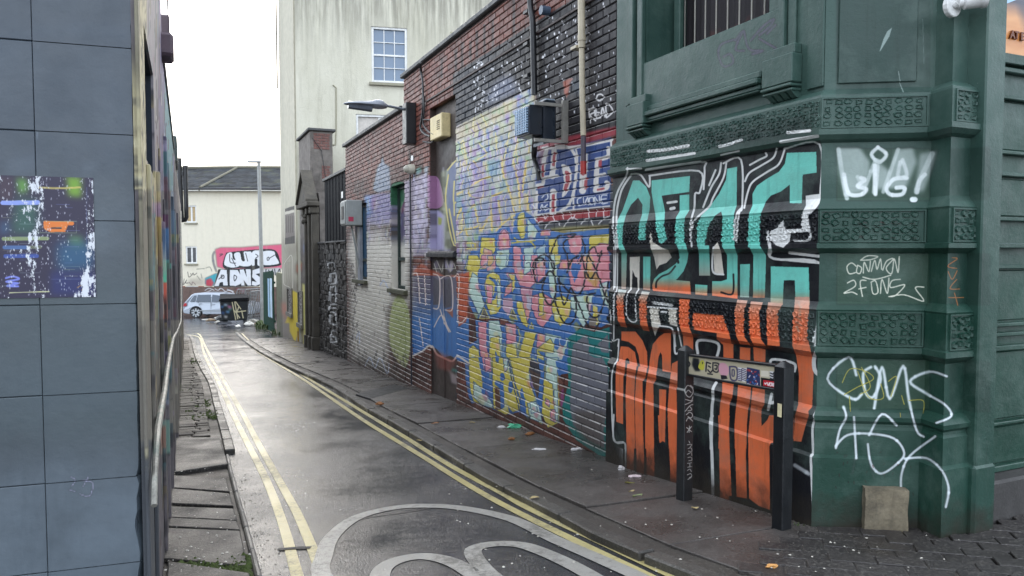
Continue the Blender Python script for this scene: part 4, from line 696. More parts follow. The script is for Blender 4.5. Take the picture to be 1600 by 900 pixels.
    c.poly('b5485c', [(620, 450), (660, 440), (640, 500)], soft=1, op=.8); c.poly('c9a9b4', [(640, 450), (760, 450), (700, 520)], soft=2, op=.7)
    return c
def mural_bin():
    c = Canvas(335, 455, 395, 515, 6); f = (275, 380, 6.43); c.frame(*f)
    for x, y, col in ((460, 640, '3f78b8'), (500, 620, 'a9c4d8'), (520, 690, '6ca0d0'), (470, 700, '2f5a98'), (545, 660, '4a9a88'), (500, 740, 'c9ccd0'), (540, 640, 'b86a90')): c.poly(col, [(x - 25, y - 20), (x + 25, y - 15), (x + 20, y + 20), (x - 20, y + 15)], soft=1.5, op=.8)
    for P in ([(565, 595), (600, 770)], [(590, 590), (620, 760)], [(590, 680), (640, 750)], [(600, 590), (650, 660)], [(620, 690), (700, 680)], [(660, 680), (675, 750)], [(630, 640), (610, 700)]): c.line('b9b294', P, 2, soft=.6)
    return c
def mural_plate():
    c = Canvas(1060, 540, 1250, 780, 5); c.frame(0, 0, 1).poly('b3aa92', [(1060, 545), (1240, 560), (1240, 615), (1060, 590)])
    f = c.frame(950, 520, 5); c.poly('1b1f24', [(665, 195), (710, 205), (720, 300), (680, 300), (655, 250)], soft=1.2); c.poly('b9b545', [(730, 215), (752, 230), (750, 285), (725, 290), (705, 265)], sm=1); c.poly('24242c', [(735, 225), (745, 235), (735, 250)])
    for P in ([(770, 230), (765, 300)], [(770, 230), (800, 240)], [(820, 235), (865, 245), (858, 305), (822, 295), (820, 235)], [(835, 255), (852, 258), (848, 285), (836, 282)], [(780, 290), (800, 310), (815, 295)], [(780, 320), (815, 325)], [(625, 220), (640, 245), (625, 270)], [(785, 260), (800, 270)]): c.line('23232b', P, 2.2, soft=.5)
    f = c.frame(1120, 520, 5); c.poly('c995a4', [(25, 240), (65, 240), (92, 280), (85, 330), (40, 335), (15, 290)], sm=1); c.poly('23232b', [(30, 330), (75, 335), (85, 360), (35, 365)]); c.line('4a4660', [(100, 265), (155, 275), (155, 365), (110, 360), (100, 265)], 2.5); c.line('4a4660', [(120, 290), (135, 292), (135, 335), (120, 335), (120, 290)], 2)
    c.poly('cfcdd2', [(165, 270), (235, 280), (222, 385), (165, 370)])
    for y in range(285, 380, 14): c.line('34304a', [(168, y), (190, y + 6), (200, y - 4), (228, y + 6)], 1.3, soft=.5)
    c.poly('2c3358', [(235, 270), (335, 290), (340, 425), (230, 410)]); 
    for _ in range(26): x, y = rnd.uniform(240, 330), rnd.uniform(280, 415); c.line(rnd.choice(['a03a3c', 'c9c4d0', '3f6fb0', '7a4a5c']), [(x, y), (x + rnd.uniform(-10, 10), y + rnd.uniform(4, 14))], 1.6, soft=.6)
    c.poly('cfc8b8', [(345, 295), (405, 300), (408, 345), (345, 340)]); c.poly('c9c9cc', [(412, 300), (475, 305), (472, 375), (415, 360)])
    for y in (315, 335, 355): c.line('26262c', [(418, y), (440, y + 8), (450, y - 6), (470, y + 8)], 1.8, soft=.5)
    c.poly('17181c', [(345, 350), (475, 370), (475, 445), (345, 425)]); c.poly('b52833', [(362, 368), (465, 382), (465, 430), (362, 415)])
    for P in ([(374, 392), (380, 402), (386, 394)], [(392, 388), (402, 412), (410, 390)], [(416, 392), (414, 412), (426, 414), (428, 394), (416, 392)], [(436, 394), (435, 416)], [(444, 396), (443, 418), (454, 416), (456, 402), (444, 396)]): c.line('e8e0e0', P, 1.4, soft=.4)
    return c
def mural_posts():
    c = Canvas(1050, 540, 1260, 840, 4); f = c.frame(950, 520, 5); G_ = 'a3a3a0'
    for P in ([(602, 445), (622, 412), (655, 428), (666, 462), (640, 502), (612, 485), (602, 445)], [(610, 468), (628, 448), (650, 468)], [(645, 410), (665, 430)], [(608, 520), (650, 530), (664, 500)], [(605, 560), (640, 545), (662, 530)], [(605, 612), (640, 570), (664, 560)], [(636, 572), (655, 600), (625, 610)], [(612, 640), (640, 620), (660, 640), (650, 665), (625, 655)], [(612, 690), (630, 665), (662, 690)], [(615, 740), (652, 772)], [(652, 732), (618, 778)], [(636, 728), (634, 778)]): c.line(G_, P, 1.5, soft=.6)
    f = c.frame(950, 650, 5)
    for P in ([(632, 195), (640, 212)], [(620, 225), (655, 222), (640, 245)], [(625, 255), (650, 250), (655, 275), (630, 275)], [(620, 300), (650, 285), (655, 310)], [(625, 325), (650, 322), (655, 345), (630, 350)], [(622, 370), (655, 365)], [(640, 368), (640, 395)], [(622, 400), (655, 395)], [(622, 425), (640, 415), (652, 435)], [(620, 460), (645, 450), (655, 470), (635, 480)], [(625, 495), (650, 480)]): c.line(G_, P, 1.2, soft=.6)
    c.frame(0, 0, 1)
    for y in range(640, 740, 14): c.line('3c3f40', [(1232, y), (1238, y), (1239, y + 9), (1232, y + 9), (1232, y)], 1, soft=.6, op=.7)
    c.line('c9c6ba', [(1228, 598), (1232, 606)], 2); c.line('8f8e86', [(1237, 575), (1240, 590)], 1.2)
    return c
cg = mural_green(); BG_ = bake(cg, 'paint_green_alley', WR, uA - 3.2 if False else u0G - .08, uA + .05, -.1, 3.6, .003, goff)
cc_ = mural_corner(); BCc = bake(cc_, 'paint_corner', WC, -.15, (P2 - P0).length + .1, -.1, 3.6, .003, goff); BTt = bake(cc_, 'paint_return', WT, -.12, (P3 - P2).length + .12, -.1, 3.6, .004, goff)
def soff(Z): return goff(Z)
BSs = bake(cc_, 'paint_street', WS, -.12, (P5 - P3).length + .6, -.1, 3.6, .003, goff)
mural_b = mural_brick(); mural_b = mural_low(); B1 = bake(mural_b, 'paint_brick_tall', WR, uA - .05, uB + .02, -1.0, zt1_ + .05, .006, 0.0); B2 = bake(mural_b, 'paint_brick_low', WR, uB - .02, uC + .02, -1.1, 4.1, .010, 0.0)
BS = bake(mural_stone(), 'paint_stone', WR, uC, WR.u(495), -1.5, 2.0, .015); BC = bake(mural_cream(), 'paint_cream', WR, WR.u(500), WR.u(428), -1.8, 5.0, .02)
BLW = bake(mural_left(), 'paint_left', WL, uK - .05, WL.u(286), -1.9, 4.6, .012); BF = bake(mural_front(), 'paint_front', WLF, 0, 1.0, .0, 2.6, .005)
BPO = bake(mural_poster(), 'print_poster', WLF, WLF.u(148.5), WLF.u(-60), WLF.z(75, 466), WLF.z(75, 275), .002)
BFW = bake(mural_far(), 'paint_far', WFR, -5, 6, -3, 3, .025)
# ------------------------------------------------------------------ the ground
def asphalt():
    g = NT('wet_asphalt')
    agg = g.n('TexVoronoi', {'Vector': g.pos(), 'Scale': 95.0, 'Randomness': 1.0}); ag = agg.outputs['Distance']; agc = agg.outputs['Color']
    ag2 = g.n('TexVoronoi', {'Vector': g.pos(), 'Scale': 210.0}).outputs['Distance']
    n1 = g.noise(.9, det=6, rough=.6); n2 = g.noise(7, det=6, rough=.7)
    c = g.mix(g.n('SeparateColor', {0: agc}).outputs[0], lin('1d1f23'), lin('383a3e'))
    c = g.mix(g.ramp(n2, .35, .7, 0, .6), c, lin('38383b'))
    wet = g.ramp(g.math('ADD', g.math('MULTIPLY', n1, .7), g.math('MULTIPLY', n2, .3)), .26, .62)
    c = g.mix(g.math('MULTIPLY', wet, .45), c, (0.012, .013, .015, 1))
    c = g.mix(g.ramp(g.noise(.45, det=3, dist=2.0), .56, .58, 0, .2), c, lin('43454a'))
    r = g.math('ADD', g.ramp(wet, 0, 1, .30, .09), g.ramp(g.noise(40), .3, .7, -.04, .08))
    h = g.math('ADD', g.math('MULTIPLY', ag, -1.0), g.math('MULTIPLY', ag2, -.5))
    h = g.math('ADD', h, g.math('MULTIPLY', n2, .35))
    h = g.math('MULTIPLY', h, g.ramp(wet, 0, 1, .95, .28))
    return g.done(c, r, g.bump(h, .85, .0045), spec=.55)
def slabmat(name, c1, c2, wet=.3, crack=True):
    g = NT(name); oi = g.n('ObjectInfo').outputs['Random']
    n1 = g.noise(3.0, det=7, rough=.65); n2 = g.noise(60, det=5, rough=.7)
    c = g.mix(g.ramp(n1, .3, .7), lin(c1), lin(c2)); c = g.mix(g.ramp(n2, .50, .68, 0, .45), c, lin('8b867e')); c = g.mix(g.ramp(g.noise(150, det=3), .35, .5, .5, 0), c, lin('1c1a18')); c = g.mix(g.ramp(g.noise(1.3, det=7, rough=.75), .5, .64, 0, .55), c, lin('26221f'))
    c = g.mix(g.math('MULTIPLY', oi, .35), c, lin('2e2b29'))
    spots = g.n('TexVoronoi', {'Vector': g.pos(), 'Scale': 7.0}).outputs['Distance']
    c = g.mix(g.ramp(spots, .05, .075, .35, 0), c, lin('26231f'))
    r = g.ramp(g.noise(2.2, det=5), .35, .65, .62 - wet * .8, .78 - wet * .3)
    return g.done(c, r, g.bump(g.math('ADD', g.math('MULTIPLY', n1, 2), g.math('MULTIPLY', n2, 2.2)), .7, .004), spec=.4)
def linemat(name, col, wear):
    g = NT(name); n = g.noise(26, det=8, rough=.8); b = g.noise(1.7, det=5)
    c = g.mix(g.ramp(g.noise(5, det=5), .35, .7, 0, .5), lin(col), g.mix(.5, lin(col), lin('5a5346')))
    m = g.ramp(g.math('ADD', g.math('MULTIPLY', n, .6), g.math('MULTIPLY', b, .4)), .50, .60, 0, wear)
    c = g.mix(m, c, lin('45433f'))
    ag = g.n('TexVoronoi', {'Vector': g.pos(), 'Scale': 95.0}).outputs['Distance']
    return g.done(c, g.ramp(b, .35, .65, .28, .5), g.bump(g.math('ADD', g.math('MULTIPLY', ag, -1.0), n), .5, .003))
ASPH = asphalt()
SLAB = slabmat('footway_concrete', '403b38', '585350', .55)
SLABD = slabmat('dark_slab', '211f1f', '343231', .3)
SETT = slabmat('setts', '35312b', '504a42', .1)
PAVER = slabmat('blue_paver', '242121', '393534', .5)
KSTONE = slabmat('kerb_granite', '35332f', '4b4945', .5)
KLIGHT = slabmat('kerb_light', '77746f', '918d88', .3)
GRIT = slabmat('grit', '2b2723', '443d35', .2)
YEL = linemat('yellow_line_paint', 'b5a974', .75)
WHT = linemat('white_line_paint', '94928d', .85)
MOSS = M('moss', '3d4a1f', .95, var=.5, sc=30, bump=.8, bsc=120)

def grid_sheet(name, s0, s1, t0, t1, ns, ntt, zf, mat):
    n = Vector((-DY, DX, 0)); d = Vector((DX, DY, 0)); mb = MB()
    for i in range(ns + 1):
        for j in range(ntt + 1):
            p = d * (s0 + (s1 - s0) * i / ns) + n * (t0 + (t1 - t0) * j / ntt); mb.v.append((p.x, p.y, zf(s0 + (s1 - s0) * i / ns)))
    for i in range(ns):
        for j in range(ntt):
            a = i * (ntt + 1) + j; mb.f.append((a, a + 1, a + ntt + 2, a + ntt + 1)); mb.m.append(0)
    o = mb.build(name, mat, smooth=True); return tag(o, kind='structure')
grid_sheet('ground', -60, 500, -300, 300, 60, 4, lambda s: float(gz(s)) - .35, M('far_ground', '55534f', .9))
grid_sheet('road', -14, 75, -40, 40, 180, 16, lambda s: float(gz(s)) - KERB, ASPH)

def resample(P, step):
    P = [np.array(p, float) for p in P]; out = [P[0]]
    for a, b in zip(P[:-1], P[1:]):
        L = np.linalg.norm(b - a); k = max(1, int(L / step))
        for i in range(1, k + 1): out.append(a + (b - a) * i / k)
    return np.array(out)
def gpath(pts, dz=0.0, step=.25, sm=True):
    """traced kerb or marking line -> smooth line on the ground"""
    P = [on_ground(x, y, dz) for x, y in pts]; P = np.array([(p.x, p.y) for p in P])
    if sm: P = smooth_pts(P, False, 8)
    return resample(P, step)
def ribbon(name, P, wdt, mat, dz, label=None, closed=False):
    P = np.array(P); mb = MB(); N = len(P)
    for i in range(N):
        a = P[(i - 1) % N] if closed or i else P[0]; b = P[(i + 1) % N] if closed or i < N - 1 else P[-1]
        t = (b - a) / (np.linalg.norm(b - a) + 1e-9); nn = np.array([-t[1], t[0]])
        ww = wdt(i / max(N - 1, 1)) if callable(wdt) else wdt
        for sgn in (-1, 1):
            q = P[i] + nn * sgn * ww / 2; mb.v.append((q[0], q[1], gr(q[0], q[1]) + dz))
    for i in range(N if closed else N - 1):
        j = (i + 1) % N; mb.f.append((2 * i, 2 * j, 2 * j + 1, 2 * i + 1)); mb.m.append(0)
    o = mb.build(name, mat, fix=False)
    return tag(o, kind='structure')
KR = [(372, 519), (400, 541), (440, 563), (480, 581), (529, 602), (574, 630), (624, 656), (676, 685), (726, 713), (767, 737), (805, 756), (850, 777), (914, 808), (973, 838), (1060, 870), (1116, 891), (1180, 915), (1300, 960)]
KL = [(286, 516), (292, 521), (298, 530), (303, 552), (313, 575), (325, 597), (334, 634), (346, 681), (356, 729), (372, 792), (382, 829), (398, 895), (412, 960)]
kr = gpath(KR, -.0, .12); kl = gpath(KL, 0, .12)
ribbon('yellow_line', gpath([(378, 521), (402, 542), (440, 565), (479, 590), (556, 637), (624, 678), (692, 721), (780, 769), (820, 792), (900, 830), (1047, 899), (1200, 965)], -KERB), .062, YEL, .004)
ribbon('yellow_line', gpath([(371, 522), (399, 547), (441, 573), (480, 597), (556, 649), (618, 688), (680, 726), (782, 787), (900, 846), (1010, 899), (1130, 960)], -KERB), .062, YEL, .004)
ribbon('yellow_line', gpath([(292, 523), (305, 525), (313, 530), (320, 555), (343, 601), (367, 653), (390, 699), (418, 755), (441, 816), (463, 895), (480, 950)], -KERB), .062, YEL, .004)
ribbon('yellow_line', gpath([(300, 521), (312, 523), (324, 548), (353, 601), (380, 648), (404, 694), (441, 760), (464, 802), (484, 848), (503, 897), (530, 960)], -KERB), .062, YEL, .004)
# the speed roundel: an oval with a 20 in it
def gpts(pts, dz=-KERB, closed=False, step=.05):
    P = [on_ground(x, y, dz) for x, y in pts]; P = np.array([(p.x, p.y) for p in P]); return resample(smooth_pts(P, closed, 8), step)
ring = gpts([(505, 905), (506, 870), (520, 838), (556, 810), (610, 795), (662, 791), (724, 795), (800, 812), (870, 845), (950, 880), (1010, 908), (1100, 960), (1130, 1020), (1060, 1120), (900, 1180), (700, 1150), (580, 1040)], closed=True)
ribbon('white_marking', ring, .100, WHT, .0045, closed=True)
ribbon('white_marking', gpts([(592, 912), (598, 890), (622, 876), (660, 870), (700, 877), (736, 896), (780, 935), (790, 975), (740, 1040), (700, 1090)]), .105, WHT, .0045)
ribbon('white_marking', gpts([(739, 861), (770, 851), (812, 852), (850, 864), (905, 890), (960, 925), (1010, 975), (1000, 1020), (940, 1030), (870, 985), (800, 925), (758, 892)], closed=True), .10, WHT, .0045, closed=True)

ribbon('drain_slot', gpath([(434, 860), (460, 858), (486, 857)], -KERB), .045, M('slot_iron', '1a1a1b', .7), .007)
ribbon('tar_seam', gpath([(690, 790), (640, 800), (560, 812), (520, 830)], -KERB), .02, M('tar', '141414', .4), .002)
# right footway: kerb stones, concrete slabs
def prism(mb, P, zt, zb, m=0, inset=0.0):
    """prism over a polygon P (xy list); zt, zb functions of (x, y)"""
    P = [np.array(p, float) for p in P]
    if inset:
        c = sum(P) / len(P); P = [p + (c - p) / (np.linalg.norm(c - p) + 1e-9) * inset for p in P]
    b = len(mb.v); n = len(P)
    area = sum(P[i][0] * P[(i + 1) % n][1] - P[(i + 1) % n][0] * P[i][1] for i in range(n))
    if area < 0: P = P[::-1]
    for p in P: mb.v.append((p[0], p[1], zb(*p)))
    for p in P: mb.v.append((p[0], p[1], zt(*p)))
    mb.f.append(tuple(b + n + i for i in range(n))); mb.m.append(m)
    for i in range(n): mb.f.append((b + i, b + (i + 1) % n, b + n + (i + 1) % n, b + n + i)); mb.m.append(m)
def slab(name, P, mat, parent, dz=0.0, tilt=0, bevel=.004, th=.06, inset=.010):
    mb = MB(); tx, ty = random.gauss(0, tilt), random.gauss(0, tilt)
    cx = sum(p[0] for p in P) / len(P); cy = sum(p[1] for p in P) / len(P)
    prism(mb, P, lambda x, y: gf(x, y) + dz + (x - cx) * tx + (y - cy) * ty, lambda x, y: gf(x, y) - th, inset=inset)
    return mb.build(name, mat, parent, bevel=bevel)
random.seed(4)
def wallpt_u(u, off=0.0): p = WR.pt(u, 0, off); return np.array([p.x, p.y])
def kerb_at(u, path=None, W=WR):
    """kerb point opposite wall position u"""
    path = kr if path is None else path
    o = np.array([W.o.x, W.o.y]); d = np.array([W.d.x, W.d.y]); uu = (path - o) @ d
    i = np.argmin(abs(uu - u)); return path[i]
fr = tag(bpy.data.objects.new('footway', None), kind='structure'); C.objects.link(fr)
us = [-1.0, .6, 1.6, 2.6, 3.45, 4.35]
for px, py in ((1100, 842), (965, 793), (905, 757), (780, 698), (700, 652), (640, 622)):
    pass
joints = [on_ground(x, y) for x, y in ((1120, 846), (965, 793), (902, 758), (776, 698), (700, 660), (655, 631), (600, 612), (560, 597), (520, 583))]
us = [WR.uz(800 + F * p.x / p.y, 396)[0] if False else (Vector((p.x, p.y, 0)) - WR.o).dot(WR.d) for p in joints]
us = [us[0] - 1.0] + us
while us[-1] < 27.5: us.append(us[-1] + 1.15)
BACK = lambda u: (WR.o + WR.d * u + WR.n * -.25)
mb = MB()
uu = np.linspace(us[0] - 4, 28, 90)
for a, b in zip(uu[:-1], uu[1:]):
    q = [kerb_at(a), kerb_at(b), np.array(BACK(b)[:2]), np.array(BACK(a)[:2])]
    mb.face([(p[0], p[1], gf(*p) - .022) for p in q])
mb.build('footway_bed', GRIT, fr, smooth=True)
for i, (a, b) in enumerate(zip(us[:-1], us[1:])):
    skew = .10
    ka, kb = kerb_at(a + skew) , kerb_at(b + skew)
    wa, wb = np.array(BACK(a)[:2]), np.array(BACK(b)[:2])
    ka = ka + (wa - ka) / np.linalg.norm(wa - ka) * .115; kb = kb + (wb - kb) / np.linalg.norm(wb - kb) * .115
    mid_a, mid_b = (ka * .35 + wa * .65), (kb * .35 + wb * .65)
    slab('paving_slab', [ka, kb, mid_b, wb, wa, mid_a], SLAB, fr, dz=random.uniform(-.005, .005), tilt=.003)
# near corner, pavers
def kerb_run(path, name, mat, parent, w0, ln, side, h=0.0, gap=.012, maxn=70):
    cum = np.concatenate([[0], np.cumsum(np.linalg.norm(np.diff(path, axis=0), axis=1))]); L = cum[-1]; s0 = 0; k = 0
    def at(s): return np.array([np.interp(s, cum, path[:, 0]), np.interp(s, cum, path[:, 1])])
    while s0 + .2 < L and k < maxn:
        s1 = min(s0 + ln, L); a, b = at(s0 + gap / 2), at(s1 - gap / 2); m = at((s0 + s1) / 2)
        t = (b - a) / np.linalg.norm(b - a); nn = np.array([-t[1], t[0]]) * side
        P = [a, m, b, b + nn * w0, m + nn * w0, a + nn * w0]
        mb = MB(); jz = random.uniform(-.003, .004)
        prism(mb, P, lambda x, y: gf(x, y) + h + jz, lambda x, y: gf(x, y) - .12)
        mb.build(name, mat, parent, bevel=.010); s0 = s1; k += 1
kerb_run(kr, 'kerb_stone', KSTONE, fr, .105, .9, -1)

pav = tag(bpy.data.objects.new('pavement', None), kind='structure'); C.objects.link(pav)
c0 = on_ground(1250, 845); base = np.array([c0.x, c0.y])
th = math.radians(-24 + 8); e1 = np.array([math.cos(th), math.sin(th)]); e2 = np.array([-e1[1], e1[0]])
mb = MB(); pts = [on_ground(*p) for p in ((1150, 930), (1195, 858), (1262, 822), (1480, 826))] ; 
far_r = [(6.0, 5.6), (6, -1), (1.0, -1)]
poly = [(p.x, p.y) for p in pts] + far_r
mb.face([(x, y, gf(x, y) - .02) for x, y in poly]); mb.build('paver_bed', GRIT, pav)
def inside(p, poly):
    r = False; n = len(poly)
    for i in range(n):
        (a, b), (c, d) = poly[i], poly[(i + 1) % n]
        if (b > p[1]) != (d > p[1]) and p[0] < (c - a) * (p[1] - b) / (d - b) + a: r = not r
    return r
pm = MB(); PL, PW = .215, .105
prism(pm, [(-PL / 2, -PW / 2), (PL / 2, -PW / 2), (PL / 2, PW / 2), (-PL / 2, PW / 2)], lambda x, y: 0, lambda x, y: -.05)
pobj = pm.build('paver', PAVER, pav, bevel=.004); pmesh = pobj.data; bpy.data.objects.remove(pobj)
cnt = 0
cand = []
for i in range(-10, 30):
    for j in range(-30, 40):
        c = base + e1 * ((i + .5 * (j % 2)) * (PL + .007)) + e2 * (j * (PW + .007))
        if inside(c, poly): cand.append((c, np.hypot(*c)))
cand = [c for c in cand if c[0][1] > 2.0]
cand.sort(key=lambda c: c[1])
for c, _ in cand[:290]:
    x, y = c; z = gf(x, y) + random.uniform(-.004, .004)
    gx = (gf(x + .1, y) - gf(x - .1, y)) / .2; gy = (gf(x, y + .1) - gf(x, y - .1)) / .2
    R = Matrix.Translation((x, y, z)) @ Matrix(((1, 0, 0, 0), (0, 1, 0, 0), (gx, gy, 1, 0), (0, 0, 0, 1))) @ Matrix.Rotation(th + random.gauss(0, .01), 4, 'Z')
    inst(pmesh, 'paver', pav, R)

# left footway
fl = tag(bpy.data.objects.new('footway', None), kind='structure'); C.objects.link(fl)
mb = MB()
for a, b in zip(np.linspace(-1, 29, 80)[:-1], np.linspace(-1, 29, 80)[1:]):
    q = [kerb_at(a, kl, WL), kerb_at(b, kl, WL), np.array(WL.pt(b, 0, -.3)[:2]), np.array(WL.pt(a, 0, -.3)[:2])]
    mb.face([(p[0], p[1], gf(*p) - .028) for p in q])
mb.build('footway_bed', GRIT, fl, smooth=True)
for q, dz in (([(273, 685), (343, 685), (357, 727), (273, 739)], .012), ([(256, 741), (355, 747), (360, 768), (252, 761)], .0), ([(252, 763), (360, 771), (366, 791), (249, 787)], .006),
              ([(249, 789), (367, 793), (372, 812), (247, 806)], -.004), ([(247, 808), (372, 814), (377, 828), (246, 822)], .003), ([(246, 824), (377, 830), (388, 886), (243, 872)], .004),
              ([(262, 879), (392, 897), (402, 960), (255, 940)], .01)):
    P = [on_ground(x, y) for x, y in q]; slab('paving_slab', [(p.x, p.y) for p in P], SLABD, fl, dz=dz, tilt=.006, bevel=.006, inset=.008)
kl_near = kl[[i for i in range(len(kl)) if kl[i][1] < 7.0]]; kl_far = kl[[i for i in range(len(kl)) if 7.0 <= kl[i][1] < 28]]
kerb_run(kl_near[::-1], 'kerb_stone', KLIGHT, fl, .032, .52, -1, h=.004)
kerb_run(kl_far, 'kerb_stone', KSTONE, fl, .10, .6, 1, h=-.004, maxn=40)
# setts in courses further along
sm_ = MB(); prism(sm_, [(-.5, -.5), (.5, -.5), (.5, .5), (-.5, .5)], lambda x, y: 0, lambda x, y: -1)
so = sm_.build('sett', SETT, fl, bevel=.12); smesh = so.data; bpy.data.objects.remove(so)
k = 0; rest = MB(); u = 8.6
while u < 27:
    a = np.array(WL.pt(u, 0, -.02)[:2]); b = kerb_at(u, kl, WL); b = b + (a - b) / np.linalg.norm(a - b) * .10
    L = np.linalg.norm(b - a); t = 0.02; dr = (b - a) / L; hh = random.uniform(.10, .14)
    while t < L - .06:
        ww = min(random.uniform(.16, .28), L - t); c = a + dr * (t + ww / 2) + np.array(WL.d[:2]) * hh / 2
        z = gf(*c) + random.uniform(-.008, .008); gy = (gf(c[0], c[1] + .1) - gf(c[0], c[1] - .1)) / .2
        A = Matrix.Translation((c[0], c[1], z)) @ Matrix(((1, 0, 0, 0), (0, 1, 0, 0), (0, gy, 1, 0), (0, 0, 0, 1))) @ Matrix.Rotation(math.atan2(dr[1], dr[0]) + random.gauss(0, .03), 4, 'Z') @ Matrix.Diagonal((ww - .012, hh - .012, .05, 1))
        if k < 290: inst(smesh, 'sett', fl, A); k += 1
        else:
            V = [A @ Vector(q) for q in ((-.5, -.5, -1), (.5, -.5, -1), (.5, .5, -1), (-.5, .5, -1), (-.45, -.42, 0), (.45, -.42, 0), (.45, .42, 0), (-.45, .42, 0))]
            rest.hexa(V)
        t += ww
    u += hh
tag(rest.build('sett', SETT, fl), kind='stuff')
# iron cover set in the right footway
cov = MB(); P = [on_ground(x, y) for x, y in ((556, 616), (578, 623), (640, 607), (616, 601))]
prism(cov, [(p.x, p.y) for p in P], lambda x, y: gf(x, y) + .006, lambda x, y: gf(x, y) - .03)
o = cov.build('cover_plate', M('cast_iron', '2a2b2e', .45, metal=.3, bump=.5, bsc=90), fr, bevel=.004)
# grit, chippings and moss gathered in the channels
def scatter(name, spots, mat, size, kind='stuff', parent=None, flat=.5):
    mb = MB()
    for x, y, z in spots:
        s = size * random.uniform(.5, 1.6); a = random.uniform(0, 6.28); n = 5; b = len(mb.v)
        for k in range(n):
            q = a + 6.283 * k / n; r = s * random.uniform(.7, 1.2); mb.v.append((x + r * math.cos(q), y + r * math.sin(q), z - .001))
        mb.v.append((x + random.gauss(0, s * .2), y + random.gauss(0, s * .2), z + s * flat * random.uniform(.5, 1.2)))
        for k in range(n): mb.f.append((b + k, b + (k + 1) % n, b + n)); mb.m.append(0)
    o = mb.build(name, mat, parent, fix=False); return tag(o, kind=kind) if kind else o
spots = []
for _ in range(2600):
    i = random.randrange(len(kl) - 1); p = kl[i]
    if p[1] < 14: x = p[0] + abs(random.gauss(0.02, .10)); y = p[1] + random.uniform(-.1, .1); spots.append((x, y, gr(x, y)))
for _ in range(1500):
    i = random.randrange(len(kr) - 1); p = kr[i]
    if p[1] < 16: x = p[0] - abs(random.gauss(0.0, .07)); y = p[1] + random.uniform(-.1, .1); spots.append((x, y, gr(x, y)))
for _ in range(1500):
    u = random.uniform(3, 16); o_ = abs(random.gauss(0, .06)) ; p = WR.pt(u, 0, o_ + .01); spots.append((p.x, p.y, gf(p.x, p.y) - .002))
for _ in range(700):
    u = random.uniform(3.6, 12); p = WL.pt(u, 0, abs(random.gauss(0, .05))); spots.append((p.x, p.y, gf(p.x, p.y) - .006))
tag(scatter('grit', spots, M('grit_dark', '3a342d', .8, var=.6, sc=90), .006), 'dark grit and rotted leaves washed along the kerbs and the wall foot', 'grit')
spots = []
for _ in range(500):
    p = on_ground(random.uniform(250, 480), random.uniform(720, 900)); spots.append((p.x, p.y, gr(p.x, p.y) if p.x > kerb_at((Vector((p.x, p.y, 0)) - WL.o).dot(WL.d), kl, WL)[0] else gf(p.x, p.y) + .01))
spots = [q for q in spots if random.random() < .35]
tag(scatter('chippings', spots, M('pale_chips', 'b5b1aa', .7, var=.3), .0065), 'small pale stone chips scattered over the left pavement', 'stone chips')
spots = []
for _ in range(900):
    q = random.choice([(268, 312, 558, 570), (268, 300, 600, 612), (265, 330, 622, 640), (290, 340, 640, 655), (280, 380, 872, 893), (300, 385, 878, 890), (360, 390, 868, 896)])
    p = on_ground(random.uniform(q[0], q[1]), random.uniform(q[2], q[3])); spots.append((p.x, p.y, p.z + .004 - .02))
tag(scatter('moss', spots, MOSS, .022, flat=.9), 'green moss growing between the stones of the left pavement', 'moss')
